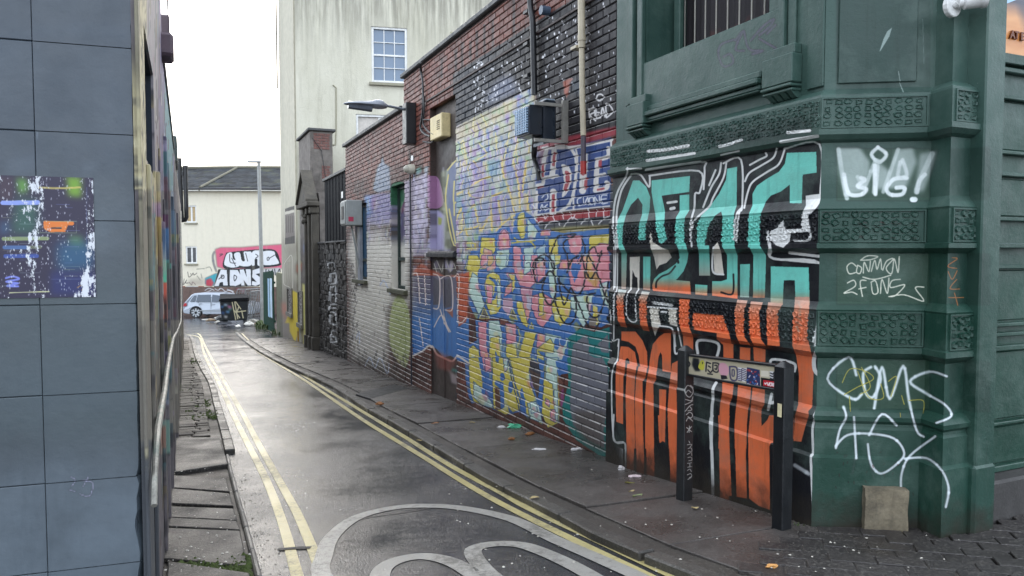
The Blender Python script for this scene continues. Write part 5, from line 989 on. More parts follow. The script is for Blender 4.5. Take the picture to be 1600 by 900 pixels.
# ------------------------------------------------------------------ bricks
bm_ = MB()
def brick_mesh(lu, lz, dp=.055, ch=.0055):
    """front face proud, arrises chamfered; local x along the wall, y out of the wall, z up"""
    mb = MB(); a, b = lu / 2, lz / 2
    f = [(-a + ch, 0, -b + ch), (a - ch, 0, -b + ch), (a - ch, 0, b - ch * 1.4), (-a + ch, 0, b - ch * 1.4)]
    e = [(-a, -ch, -b), (a, -ch, -b), (a, -ch * 2.3, b), (-a, -ch * 2.3, b)]; g = [(x, -dp, z) for x, y, z in e]
    v = f + e + g; mb.v = v
    mb.f = [(0, 1, 2, 3)] + [(i, 4 + i, 4 + (i + 1) % 4, (i + 1) % 4) for i in range(4)] + [(4 + i, 8 + i, 8 + (i + 1) % 4, 4 + (i + 1) % 4) for i in range(4)]
    mb.m = [0] * 9; mb.m[3] = 1; return mb
def brickfield(W, u0, u1, z0, z1, holes, parent, mat, maxobj=300, name='brick', bl=.225, bh=.075, jt=.0085, jit=.0015, off=0.0, top=None, seenz=None, zmin=None):
    rects = []
    for k in range(int(math.floor(z0 / bh)), int(math.ceil(z1 / bh))):
        za, zb = max(k * bh, z0), min((k + 1) * bh, z1)
        if zb - za < .03: continue
        sh = .5 * math.fmod(k, 2); c0 = int(math.floor(u0 / bl + sh)) - 1; c1 = int(math.ceil(u1 / bl + sh)) + 1
        for c in range(c0, c1):
            a, b = max((c - sh) * bl, u0), min((c + 1 - sh) * bl, u1)
            if b - a < .04: continue
            if zmin and zb < zmin((a + b) / 2): continue
            segs = [(a, b)]
            for (ha, hb, hz0, hz1) in holes:
                if za < hz1 - .03 and zb > hz0 + .03:
                    ns = []
                    for (p, q) in segs:
                        if q <= ha or p >= hb: ns.append((p, q))
                        else:
                            if ha - p > .04: ns.append((p, ha))
                            if q - hb > .04: ns.append((hb, q))
                    segs = ns
            rects += [(p, q, za, zb) for p, q in segs]
    full = brick_mesh(bl - jt, bh - jt).build(name, mat, parent); mesh0 = full.data; bpy.data.objects.remove(full)
    def vis(r):
        p = W.pt((r[0] + r[1]) / 2, (r[2] + r[3]) / 2); x, y = proj(np.array(p)[None, :]); 
        inn = -20 < x[0] < 1620 and -10 < y[0] < 910
        return (0 if inn else 1, p.length)
    rects.sort(key=vis); Mw = Matrix(((W.d.x, W.n.x, 0, 0), (W.d.y, W.n.y, 0, 0), (0, 0, 1, 0), (0, 0, 0, 1)))
    n = 0; rest = MB()
    for i, (a, b, c, d) in enumerate(rects):
        j = random.gauss(0, jit); p = W.pt((a + b) / 2, (c + d) / 2, off + j)
        R = Matrix.Rotation(random.gauss(0, .006), 4, 'Z') @ Matrix.Rotation(random.gauss(0, .010), 4, 'X')
        T = Matrix.Translation(p) @ Mw @ R
        if i < maxobj:
            ms = mesh0
            if abs((b - a) - bl) > .002 or abs((d - c) - bh) > .002:
                o = brick_mesh(b - a - jt, d - c - jt).build(name, mat, parent); ms = o.data; bpy.data.objects.remove(o)
            inst(ms, name, parent, T)
        else:
            q = brick_mesh(b - a - jt, d - c - jt); bb = len(rest.v); rest.v += [tuple(T @ Vector(v)) for v in q.v]
            rest.f += [tuple(bb + x for x in f) for f in q.f]; rest.m += q.m
    if rest.v: tag(rest.build(name, mat, parent, fix=False), kind='stuff')
def backing(W, u0, u1, z0, z1, holes, off, parent, mat, name='mortar_bed', thick=.25):
    """the wall behind the bricks, a solid with real openings"""
    us_ = sorted(set([u0, u1] + [h[0] for h in holes] + [h[1] for h in holes])); zs = sorted(set([z0, z1] + [h[2] for h in holes] + [h[3] for h in holes])); mb = MB()
    us_ = [x for x in us_ if u0 <= x <= u1]; zs = [x for x in zs if z0 <= x <= z1]
    for a, b in zip(us_[:-1], us_[1:]):
        for c, d in zip(zs[:-1], zs[1:]):
            m = ((a + b) / 2, (c + d) / 2)
            if any(h[0] < m[0] < h[1] and h[2] < m[1] < h[3] for h in holes): continue
            mb.wbox(W, a, b, c, d, off - thick, off)
    bm = mb.build(name, mat, parent)
    return bm

BLACK = M('black_metal', '1c1d20', .4, bump=.1); BLACKP = M('black_plastic', '232428', .45, bump=.05); COP = M('coping_bitumen', '2f3234', .55, var=.4, bump=.5, dirt=('3c403c', .5))
CREAMP = M('cream_paint_metal', 'cdbb8c', .5, dirt=('7a6c50', .4)); WHITEP = M('white_gloss', 'd8d8d6', .35, dirt=('8c8a84', .3), bump=.05)
BM1 = brick_mat('brick_painted_near', B1, rough=.5, base='8c5549', var2='643d37', wear=.12)
BM1 = [BM1, brick_mat('joint_ledge_near', B1, rough=.5, base='8c5549', var2='643d37', wear=.1, ledge=True)]
MM1 = brick_mat('mortar_painted_near', B1, rough=.7, base='86544a', mortar=True)
BM2 = brick_mat('brick_painted_far', B2, rough=.5, base='835249', var2='5f3f3a', wear=.2, seed=3)
BM2 = [BM2, brick_mat('joint_ledge_far', B2, rough=.5, base='835249', var2='5f3f3a', wear=.1, seed=3, ledge=True)]
MM2 = brick_mat('mortar_painted_far', B2, rough=.7, mortar=True, seed=3)

def zg(u): p = WR.pt(u, 0); return gf(p.x, p.y)
# ================================================================== brick building, tall part
bA = thing('brick_building', 'tall painted brick wall with black starry band, next to the green corner building', 'building', WR.pt(uA, zg(uA)))
zt1 = 1.5 + 2.83
rc0, rc1 = WR.u(712), WR.u(672)                              # the blind window bay
zrt = WR.z(690, 158); zled = WR.z(690, 398); zdb = zg(rc1) - .1
holes1 = [(rc0, rc1, zled - .03, zrt), (rc0, rc1, zdb - .3, zled - .03)]
brickfield(WR, uA + .005, uB, -1.2, zt1 - .02, holes1, bA, BM1, zmin=lambda u: zg(u) - .1)
backing(WR, uA, uB, -1.5, zt1, holes1, -.0125, bA, MM1)
MB().wbox(WR, uA + .0, uB + .03, zt1, zt1 + .07, -.35, .05).build('coping', COP, bA, bevel=.012)
# joints of the coping and the string course below it
for k in range(7):
    pass
MB().wbox(WR, uA + .0, WR.u(668), 1.5 + 2.22, 1.5 + 2.245, -.02, .02).build('string_course', M('dark_string', '352a28', .6), bA, bevel=.004)
PANEL1 = NT('rendered_panel'); 
def painted(name, b, base, rough=.6, bump=.25, bsc=45, var=.25, dirt='3a3430', wear=.3, coat=0, spec=.5, mot=.35, dt=.5):
    g = NT(name); c0 = g.mix(g.ramp(g.noise(5, det=6), .3, .7), tuple(np.array(lin(base)) * [1 - var] * 3 + [0]) if False else lin(base), g.mix(mot, lin(base), (0, 0, 0, 1)))
    if b:
        col, al = g.mural(b); chip = g.ramp(g.noise(10, det=8, rough=.75), .58, .66, 1, 1 - wear)
        c0 = g.mix(g.math('MULTIPLY', al, chip), c0, g.mix(g.ramp(g.noise(4, det=6), .3, .75, 0, .25), col, g.mix(.5, col, lin('555049'))))
    d = g.ramp(g.noise(1.8, strv=(3, 3, .4), det=7, rough=.7), .52, .75, 0, dt); c0 = g.mix(d, c0, lin(dirt))
    return g.done(c0, g.ramp(g.noise(9), .3, .7, max(rough - .12, .03), rough + .12), g.bump(g.math('ADD', g.noise(bsc, det=6), g.noise(8)), bump, .004), coat=coat, spec=spec)
PAN = painted('render_painted', B1, '4a3f3a')
MB().wbox(WR, rc0, rc1, zled, zrt, -.20, -.10).build('bay_panel', PAN, bA)
MB().wbox(WR, rc0 + .004, rc1 - .004, zdb - .3, zled - .03, -.16, -.03).build('lower_panel', PAN, bA)
um = (rc0 + rc1) / 2
MB().wbox(WR, um - .012, um + .012, zdb, zled - .05, -.03, -.018).build('cover_strip', painted('strip_paint', B1, '4a3f3a'), bA)
MB().wbox(WR, rc0 - .03, rc1 + .05, zled - .035, zled + .03, -.1, .05).wbox(WR, rc0 - .02, rc1 + .04, zled + .03, zled + .05, -.1, .03).build('bay_sill', M('black_sill', '25262a', .5, bump=.4), bA, bevel=.006)

# ================================================================== brick building, low part
bB = thing('brick_building', 'lower painted brick wall with two narrow windows, left of the tall brick wall', 'building', WR.pt(uC, zg(uC)))
zt2 = 1.5 + 2.33
w1 = (WR.u(635), WR.u(611), WR.z(622, 452), WR.z(622, 288)); w2 = (WR.u(573), WR.u(555), WR.z(564, 437), WR.z(564, 318))
brickfield(WR, uB + .004, uC, -1.4, zt2 - .02, [w1, w2], bB, BM2, zmin=lambda u: zg(u) - .1)
backing(WR, uB, uC, -1.7, zt2, [w1, w2], -.0125, bB, MM2)
MB().wbox(WR, uB + .035, uC + .06, zt2, zt2 + .075, -.35, .06).build('coping', COP, bB, bevel=.012)
PURP = painted('window_board_paint', B2, '6c6288', .5, wear=.1)
for i, w_ in enumerate((w1, w2)):
    win = MB().wbox(WR, w_[0], w_[1], w_[2], w_[3], -.24, -.16).build('window', PURP if i == 0 else M('blue_board', '1f4a68', .5, dirt=('16222c', .5)), bB)
    fm = MB(); a, b, c, d = w_
    fm.wbox(WR, a, a + .05, c, d, -.16, -.12).wbox(WR, b - .05, b, c, d, -.16, -.12).wbox(WR, a + .05, b - .05, c, c + .05, -.16, -.12).wbox(WR, a + .05, b - .05, d - .05, d, -.16, -.12).wbox(WR, a + .05, b - .05, (c + d) / 2 - .4, (c + d) / 2 - .34, -.16, -.12)
    fm.build('frame', M('dark_frame', '24332f' if i == 0 else '17384c', .5), win)
    MB().wbox(WR, a - .06, b + .06, c - .075, c, -.14, .07).build('sill', M('sill_stone', '4a4a38', .8, var=.5, bump=.6, dirt=('25261d', .6)), win, bevel=.008)

# ================================================================== dark stone wall with boarding
bS = thing('stone_wall', 'sooty rubble stone wall with black vertical boards on top and pale letters', 'wall', WR.pt(uD, zg(uD)))
zb0 = WR.z(520, 378); zbl = WR.z(541, 272); zbr = WR.z(505, 290)
uS = WR.u(497)
MB().wbox(WR, uC + .002, uS, -1.8, zb0, -.3, -.06).build('wall_core', M('stone_mortar', '262422', .9), bS)
STN = painted('rubble_stone', BS, '45423f', .7, .8, 30, .5, '141414', wear=.4)
random.seed(9); rest = MB(); z = -1.7; k = 0
while z < zb0 - .02:
    h = random.uniform(.07, .15); u = uC + .01
    while u < uS - .03:
        l = min(random.uniform(.10, .30), uS - u); q = MB(); o_ = random.uniform(-.03, .02)
        q.wbox(WR, u + .006, u + l - .006, z + .005, min(z + h - .005, zb0), -.1, o_)
        for i in range(8):
            v = Vector(q.v[i]); q.v[i] = tuple(v + Vector([random.gauss(0, .008) for _ in range(3)]))
        if k < 299 and z > -1.1: q.build('stone', STN, bS, bevel=.014); k += 1
        else: rest.v += q.v; nb = len(rest.v) - 8; rest.f += [tuple(nb + x for x in f) for f in q.f]; rest.m += q.m
        u += l
    z += h
if rest.v: tag(rest.build('stone', STN, bS), kind='stuff')
nb_ = 15; BRD = M('black_boards', '141518', .85, var=.4, sc=10, stretch=(8, 8, .6), bump=.4, spec=.2)
for i in range(nb_):
    a = uC + (uD - uC) * i / nb_; b = uC + (uD - uC) * (i + 1) / nb_ - .012; zt = zbl + (zbr - zbl) * (i + .5) / nb_
    MB().wbox(WR, a, b, zb0 + .02, 1.5 + 1.83, -.09, -.05 + .012 * (i % 2)).build('board', BRD, bS, bevel=.004)
MB().wbox(WR, uC + .065, uD + .05, 1.5 + 1.83, 1.5 + 1.90, -.3, .0).build('cap', COP, bS, bevel=.01)
MB().wbox(WR, uC + .002, uS, zb0 - .02, zb0 + .02, -.28, .03).build('ledge', M('ledge_lead', '3b3c3d', .6, bump=.4), bS, bevel=.006)

# ================================================================== rendered pier with the old doorway
CRM = painted('stained_render', BC, 'bdb8a6', .85, .3, 25, .3, '7d7768', wear=.0, mot=.2, dt=.35)
PIER = painted('sooty_render', BC, '77706a', .85, .6, 20, .4, '35312e', wear=.05, mot=.5, dt=.7)
bP = thing('door_pier', 'weathered rendered pier with stone door hood and slab cap, beside the black boards', 'pier', WR.pt(WR.u(487), zg(WR.u(487))))
u1p, u2p = WR.u(487), WR.u(469); zpt = 1.5 + (396 - 206) / F * 20.7
def frontbox(mb, u, depth, wid, z0, z1, o0=0.0, m=0):
    """box behind the alley plane: from wall position u back to u+depth, reaching wid into the plot"""
    return mb.wbox(WR, u, u + depth, z0, z1, o0 - wid, o0, m)
frontbox(MB(), u1p, u2p - u1p, .62, -1.9, zpt, -.0).build('pier_shaft', PIER, bP, bevel=.03, noise=.004)
frontbox(MB(), u1p - .07, u2p - u1p + .14, .76, zpt, zpt + .07, .07).build('cap_slab', M('cap_stone', '4a4a4a', .8, bump=.4), bP, bevel=.012)
for (ux, z0_, z1_, ww) in ((u1p, zpt - .62, zpt - .05, .56),):       # brick patches on the face turned to the viewer
    pass
WPF = Wall((WR.pt(u1p, 0).x, WR.pt(u1p, 0).y), (.9122, .4096)); WPF.n = Vector((.4096, -.9122, 0)) if Vector((.4096, -.9122, 0)).dot(Vector((0, -1, 0))) > 0 else -WPF.n
PB = M('pier_brick', '6b4a44', .8, var=.5, sc=12, bump=.5)
def patch(x0, y0, x1, y1, n0=.012):
    a, zt = WPF.uz(x0, y0, n0); b, zb = WPF.uz(x1, y1, n0); k = 0
    z = zb
    while z < zt - .03:
        u = a - (.1 if k % 2 else 0)
        while u < b:
            p, q = max(u, a), min(u + .215, b)
            if q - p > .03: MB().wbox(WPF, p, q - .01, z, z + .065, -.02, n0 + random.uniform(-.004, .004)).build('brick', PB, bP, bevel=.005)
            u += .225
        z += .075; k += 1
patch(490, 209, 516, 234); patch(503, 258, 517, 284)
MB().tube([WPF.pt(.05, zpt - .2, .03), WPF.pt(.3, zpt - .55, .02), WPF.pt(.42, zpt - 1.4, .02), WPF.pt(.43, zpt - 2.0, .02)], .008, 5).build('cable', BLACK, bP)
# low return wall between the pier and the stone wall, door case on it
HOOD = M('door_stone', '4a453d', .85, var=.45, sc=5, bump=.6, bsc=25, dirt=('26241f', .8))
MB().wbox(WR, uS + .002, u1p - .003, -1.8, WR.z(495, 300), -.3, -.05).build('door_wall', PIER, bP, noise=.004)
ud0, ud1 = WR.u(498), WR.u(484.5)
zl = WR.z(488, 335)
for a in (ud0, ud0 + (ud1 - ud0) * .44, ud1 - .16):
    zb = zg(a)
    MB().wbox(WR, a, a + .2, zb - .1, zb + .35, -.02, .20).build('plinth', HOOD, bP, bevel=.015)
    MB().wbox(WR, a + .02, a + .18, zb + .35, zl - .02, -.02, .16).build('pilaster', HOOD, bP, bevel=.02)
    MB().wbox(WR, a - .02, a + .22, zl - .02, zl + .16, -.02, .22).build('capital', HOOD, bP, bevel=.02)
MB().wbox(WR, ud0 + .22, ud1 - .18, zg(ud0) - .2, zl - .1, -.0, .03).build('door', M('dark_door', '25201f', .6, dirt=('3f3038', .5)), bP)
zh = zl + .17
hb = MB().wbox(WR, ud0 - .1, ud1 + .5, zh, zh + .12, -.02, .30); hb.build('hood_cornice', HOOD, bP, bevel=.02)
ga, gb = ud0 + .1, ud1 + .45; gm = (ga + gb) / 2; zp = zh + .95; pd = MB()
pd.hexa([WR.pt(ga, zh + .12, 0), WR.pt(ga, zh + .12, .26), WR.pt(gb, zh + .12, .26), WR.pt(gb, zh + .12, 0), WR.pt(gm - .03, zp, 0), WR.pt(gm - .03, zp - .04, .22), WR.pt(gm + .03, zp - .04, .22), WR.pt(gm + .03, zp, 0)])
pd.build('pediment', HOOD, bP, bevel=.02)
for s_ in (0, 1):
    a = ga - .06 if s_ == 0 else gb + .06
    pk = MB(); p0 = [WR.pt(a, zh + .12, o) for o in (0, .32)]; p1 = [WR.pt(gm, zp + .03, o) for o in (0, .30)]; up = Vector((0, 0, .07))
    pk.hexa([p0[0], p0[1], p1[1], p1[0], p0[0] + up, p0[1] + up, p1[1] + up, p1[0] + up]).build('raking_cornice', HOOD, bP, bevel=.01)
random.seed(5)
cb = MB()
for i in range(9): cb.lathe([(.0, -.08), (.07, -.05), (.09, 0), (.06, .06), (0, .09)], Matrix.Translation(WR.pt(ud1 - .1 + random.uniform(-.15, .2), zl + .02 + random.uniform(-.25, .12), .14)), 8)
cb.build('carved_bracket', HOOD, bP, smooth=True)

# ================================================================== tall cream building
bC = thing('cream_building', 'tall cream rendered building with sash window rising behind the brick walls', 'building', WR.pt(uE, zg(uE)))
CW = Wall((WR.pt(uE, 0).x, WR.pt(uE, 0).y), (.978, .208)); CW.n = Vector((.208, -.978, 0))
def cz(px, py): return CW.uz(px, py)
CREAM = NT('cream_render_front')
g = CREAM; c = g.mix(g.ramp(g.noise(1.2, det=6, rough=.7, strv=(1, 1, .5)), .3, .7), lin('bcb8a6'), lin('cdc9b9'))
st = g.ramp(g.noise(1.5, strv=(3, 3, .22), det=7, rough=.7), .52, .74, 0, .45); c = g.mix(st, c, lin('8a8676'))
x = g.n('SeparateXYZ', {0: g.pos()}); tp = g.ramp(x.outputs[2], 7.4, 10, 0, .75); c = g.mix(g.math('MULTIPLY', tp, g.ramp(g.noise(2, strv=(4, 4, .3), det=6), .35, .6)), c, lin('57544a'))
cr = g.n('TexVoronoi', {'Vector': g.n('VectorMath', {0: g.pos(), 1: g.n('Vector' + 'Math', {0: g.n('TexNoise', {'Vector': g.pos(), 'Scale': 3.0}).outputs[1], 1: (.8, .8, .8)}, operation='MULTIPLY').outputs[0]}, operation='ADD').outputs[0], 'Scale': .8}, feature='DISTANCE_TO_EDGE').outputs[0]
c = g.mix(g.ramp(cr, 0, .012, .10, 0), c, lin('6a6555'))
CREAM = g.done(c, .85, g.bump(g.math('ADD', g.noise(2.5, det=8, rough=.6), g.noise(30)), .5, .02))
ww = [cz(580, 41), cz(636, 44), cz(580, 128), cz(636, 132)]
wa = (ww[0][0], ww[1][0], (ww[2][1] + ww[3][1]) / 2, (ww[0][1] + ww[1][1]) / 2)
v0 = cz(556, 178); v1 = cz(625, 178); v2 = cz(556, 230); wb = (v0[0], v0[0] + (wa[1] - wa[0]) * 1.35, v2[1] - .6, v0[1])
ztc = 1.5 + 9.2
backing(CW, 0, 16, -2.5, ztc, [wa, wb], 0, bC, CREAM, 'wall', .3)
MB().wbox(WR, uE + .32, uF, -2.6, ztc, -4, 0).build('side_wall', CRM, bC)
# dark openings low in the side wall
for (a, b, c_, d_) in ((449, 456, 488, 452), (466, 472, 505, 457)):
    ua, ub = WR.u(b), WR.u(a); za, zb = WR.z((a + b) / 2, c_), WR.z((a + b) / 2, d_)
    nw = MB().wbox(WR, ua, ub, za, zb, .001, .006).build('window', M('dark_pane', '1b1d20', .25, bump=0), bC)
    fm = MB(); fm.wbox(WR, ua - .06, ua, za - .06, zb + .06, 0, .035).wbox(WR, ub, ub + .06, za - .06, zb + .06, 0, .035).wbox(WR, ua, ub, zb, zb + .06, 0, .035).wbox(WR, ua - .1, ub + .1, za - .12, za, 0, .08)
    fm.build('frame', M('grey_frame', '6e6b62', .7), nw)
MB().wbox(CW, -.05, 16, ztc, ztc + .10, -.4, .10).build('eaves_board', M('eaves', '4a4640', .7), bC, bevel=.01)
TILE = M('clay_tile', '7d4f45', .8, var=.4, sc=9, bump=.5)
rf = MB(); 
for i in range(9):
    a0 = CW.pt(4.5, ztc + .10 + i * .12, .12 - i * .3); a1 = CW.pt(16, ztc + .10 + i * .12, .12 - i * .3); b0 = CW.pt(4.5, ztc + .24 + i * .12, .12 - (i + 1.1) * .3); b1 = CW.pt(16, ztc + .24 + i * .12, .12 - (i + 1.1) * .3)
    rf.face([a0, a1, b1, b0])
rf.build('tiled_roof', TILE, bC)
MB().tube([WR.pt(uF + .05, 1.5 + 5.9, .06), WR.pt(uF + .05, ztc, .06)], .035, 6).build('downpipe', M('grey_pipe', '77766e', .6), bC)
GLB = NT('sash_glass').done(lin('5f7288'), .08, None, 0, .8)
def sash(W, r, cols, rows, parent, glass, label=None, fr_=.07, bar=.022, mid=True, curtain=None):
    a, b, c, d = r; win = MB().wbox(W, a, b, c, d, -.14, -.10).build('window', glass, parent)
    fm = MB(); fm.wbox(W, a, a + fr_, c, d, -.10, -.03).wbox(W, b - fr_, b, c, d, -.10, -.03).wbox(W, a + fr_, b - fr_, d - fr_, d, -.10, -.03).wbox(W, a + fr_, b - fr_, c, c + fr_ * 1.2, -.10, -.03)
    fm.build('frame', WHITEP, win, bevel=.004)
    A, B, Cc, D = a + fr_, b - fr_, c + fr_ * 1.2, d - fr_
    for i in range(1, cols): MB().wbox(W, A + (B - A) * i / cols - bar / 2, A + (B - A) * i / cols + bar / 2, Cc, D, -.10, -.07).build('glazing_bar', WHITEP, win)
    for j in range(1, rows):
        t_ = bar * (2.4 if (mid and j == rows // 2) else 1); z_ = Cc + (D - Cc) * j / rows
        MB().wbox(W, A, B, z_ - t_ / 2, z_ + t_ / 2, -.098, -.062).build('glazing_bar', WHITEP, win)
    MB().wbox(W, a - .08, b + .08, c - .09, c, -.12, .10).build('sill', M('window_sill', '8e8a78', .8), win, bevel=.006)
    return win
sash(CW, wa, 3, 4, bC, GLB); sash(CW, wb, 2, 2, bC, M('pale_glass', 'b3aca4', .12, var=.3, sc=2, bump=0), bar=.12)
MB().tube([CW.pt(*cz(520, 133), .02), CW.pt(*cz(525, 137), .02), CW.pt(*cz(525, 200), .02), CW.pt(*cz(524, 226), .02), CW.pt(*cz(518, 227), .02)], .018, 6).build('cable', M('old_cable', '8c8874', .8), bC)
MB().wbox(CW, *cz(704, 50)[:1], cz(712, 50)[0], cz(708, 57)[1], cz(708, 50)[1], 0, .02).build('vent', M('vent_plate', '9c987f', .8), bC)
# ================================================================== green corner building
bG = thing('green_building', 'dark green painted corner building with embossed stone bands and orange and turquoise mural', 'building', (P0.x, P0.y, gf(P0.x, P0.y)))
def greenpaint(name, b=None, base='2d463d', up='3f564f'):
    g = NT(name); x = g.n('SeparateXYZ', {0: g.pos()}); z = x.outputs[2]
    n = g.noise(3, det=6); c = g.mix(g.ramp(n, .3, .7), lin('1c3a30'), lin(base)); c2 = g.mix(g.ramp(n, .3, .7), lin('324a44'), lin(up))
    c = g.mix(g.ramp(z, 1.2, 2.5), c, c2)  # upper green greyer and bluer: fading plus sky reflection put into the colour
    rough = g.ramp(g.noise(6), .3, .7, .30, .52)
    if b:
        col, al = g.mural(b); c = g.mix(al, c, g.mix(g.ramp(g.noise(7, det=5), .35, .75, 0, .12), col, (0.02, .02, .02, 1)))
    dr = g.ramp(g.noise(2.2, strv=(7, 7, .45), det=7, rough=.75), .54, .74, 0, .5); c = g.mix(dr, c, lin('1a2b26'))
    pale = g.ramp(g.noise(2.7, det=8, rough=.7), .48, .68, 0, .4); c = g.mix(pale, c, lin('5d7068'))
    chip = g.ramp(g.noise(16, det=8, rough=.8), .68, .71, 0, .85); c = g.mix(chip, c, lin('7d8278'))
    s_ = g.n('VectorMath', {0: g.pos(), 1: (DX, DY, 0)}, operation='DOT_PRODUCT').outputs['Value']
    gl = g.math('ADD', z, g.math('MULTIPLY', s_, .0535))
    ft = g.ramp(g.math('ADD', gl, g.math('MULTIPLY', g.noise(9, det=6), -.35)), -.09, .12, .92, 0); c = g.mix(ft, c, lin('2f2a24'))
    h = g.math('ADD', g.math('MULTIPLY', g.noise(9, det=5), 1.0), g.math('MULTIPLY', g.noise(45, det=6), .5))
    h = g.math('ADD', h, g.math('MULTIPLY', g.noise(30, strv=(1, 1, 6)), .2))
    return g.done(c, rough, g.bump(h, .55, .006), spec=.3)
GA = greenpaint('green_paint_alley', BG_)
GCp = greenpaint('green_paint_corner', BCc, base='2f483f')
GT = greenpaint('green_paint_return', BTt, base='1f4136')  # darker green than its neighbours: the turned face's shade is in the colour
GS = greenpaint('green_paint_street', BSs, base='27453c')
path = [WR.pt(uA - .002, 0), P0, P2, P3, P4]
segn = [WR.n, WC.n, WT.n, WS.n]
def offpath(off):
    out = []
    for i, p in enumerate(path):
        if i == 0: q = p + segn[0] * off
        elif i == len(path) - 1: q = p + segn[-1] * off
        else:
            a, b = segn[i - 1], segn[i]; m = (a + b); k = m.dot(a)
            q = p + m * (off / k)
        out.append(q)
    return out
groups = [('plinth', 0, 2), ('wall_face', 2, 3), ('base_moulding', 3, 9), ('wall_face', 9, 10), ('moulding', 10, 14), ('band', 14, 15), ('moulding', 15, 17), ('wall_face', 17, 18),
          ('moulding', 18, 22), ('band', 22, 23), ('moulding', 23, 25), ('wall_face', 25, 26), ('moulding', 26, 30), ('band', 30, 31), ('moulding', 31, 33)]
for nm, i0, i1 in groups:
    mb = MB()
    for i in range(i0, i1):
        (za, oa), (zb, ob) = PROF[i], PROF[i + 1]
        za2 = -.4 if i == 0 else za
        A, B = offpath(oa), offpath(ob)
        for s_ in range(4):
            k = 8 if nm not in ('plinth',) else 8
            for q in range(k):
                t0, t1 = q / k, (q + 1) / k; e = lambda P, t, z: Vector((*(P[s_].lerp(P[s_ + 1], t))[:2], z))
                mb.face([e(A, t0, za2), e(A, t1, za2), e(B, t1, zb), e(B, t0, zb)], s_)
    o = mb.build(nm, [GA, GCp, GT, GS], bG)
    for v in o.data.vertices: pass
def emboss(W, u0, u1, z0, z1, base, mat, cw, ch, rows):
    """the raised vermiculated cells of a band"""
    mb = MB(); n = max(1, int((u1 - u0) / cw)); dx = (u1 - u0) / n; dz = (z1 - z0) / rows
    for j in range(rows):
        for i in range(n):
            cx = u0 + dx * (i + .5) + random.uniform(-.14, .14) * dx; cz_ = z0 + dz * (j + .5) + random.uniform(-.10, .10) * dz
            n_ = random.choice((4, 5, 6)); ph = random.uniform(0, 6.28) if n_ > 4 else .785; s_ = len(mb.v); H = random.uniform(.006, .012); R_ = []
            for q in range(n_):
                a_ = ph + 6.283 * (q + random.uniform(-.2, .2)) / n_; k_ = random.uniform(.40, .56); R_.append((dx * k_ * math.cos(a_) * 1.05, dz * k_ * math.sin(a_) * 1.05))
            for f_, h_ in ((1.0, 0), (.74, H), (.45, H * .4)): mb.v += [tuple(W.pt(cx + x * f_, cz_ + y * f_, base + h_)) for x, y in R_]
            mb.f.append(tuple(s_ + 2 * n_ + q for q in range(n_))); mb.m.append(0)
            for r_ in (0, 1):
                for q in range(n_): mb.f.append((s_ + r_ * n_ + q, s_ + r_ * n_ + (q + 1) % n_, s_ + (r_ + 1) * n_ + (q + 1) % n_, s_ + (r_ + 1) * n_ + q)); mb.m.append(0)
    return tag(mb.build('embossed_cells', mat, bG), kind='stuff')
random.seed(11)
cL = (P2 - P0).length; sL = (P4 - P3).length
for (z0, z1) in ((.985, 1.165), (1.57, 1.735), (2.21, 2.365)):
    fo = .066 if z0 < 2 else .058
    emboss(WR, u0G - .03, uA - .02, z0, z1, fo, GA, .042, .040, 4)
    k = cL - .10
    emboss(WC, -.02, k + .02, z0, z1, fo, GCp, .052, .04, 4)
    emboss(WS, WS.u(1488, fo), WS.u(1530, fo), z0, z1, fo, GS, .045, .038, 4)
    # raised frame round the cells on the two street faces
    for W_, a, b, mt in ((WC, -.03, k + .045, GCp), (WS, WS.u(1486, fo), WS.u(1532, fo), GS)):
        fm = MB(); fm.wbox(W_, a, b, z1, z1 + .008, fo - .01, fo + .010).wbox(W_, a, b, z0 - .008, z0, fo - .01, fo + .010)
        fm.wbox(W_, a, a + .008, z0, z1, fo - .01, fo + .010).wbox(W_, b - .008, b, z0, z1, fo - .01, fo + .010); fm.build('band_frame', mt, bG)
# upper wall: alley face with the window, corner faces, street face
ZT = 6.2
wu0, wu1 = WR.u(1196), WR.u(1008); wzs = WR.z(1196, 24)
wzs = (WR.z(1196, 24) + WR.z(1008, 98.7)) / 2
hole = [(wu0, wu1, wzs, 5.0)]
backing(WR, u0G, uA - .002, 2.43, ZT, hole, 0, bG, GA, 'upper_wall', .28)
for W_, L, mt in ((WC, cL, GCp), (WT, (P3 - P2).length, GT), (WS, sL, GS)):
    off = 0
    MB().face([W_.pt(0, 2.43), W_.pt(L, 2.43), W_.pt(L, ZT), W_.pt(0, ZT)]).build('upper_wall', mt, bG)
MB().wbox(WC, .07, cL - .10, 2.46, ZT, -.0, .012).build('raised_panel', GCp, bG, bevel=.004)
PIL = GS
pl = (P5 - P4).length
MB().wbox(WS, sL + .0, sL + pl, -.4, ZT, -.4, .105).build('pilaster', GS, bG, bevel=.008)
MB().wbox(WS, sL - .02, sL + pl + .004, -.4, .34, -.4, .118).build('pilaster_base', GS, bG, bevel=.015)
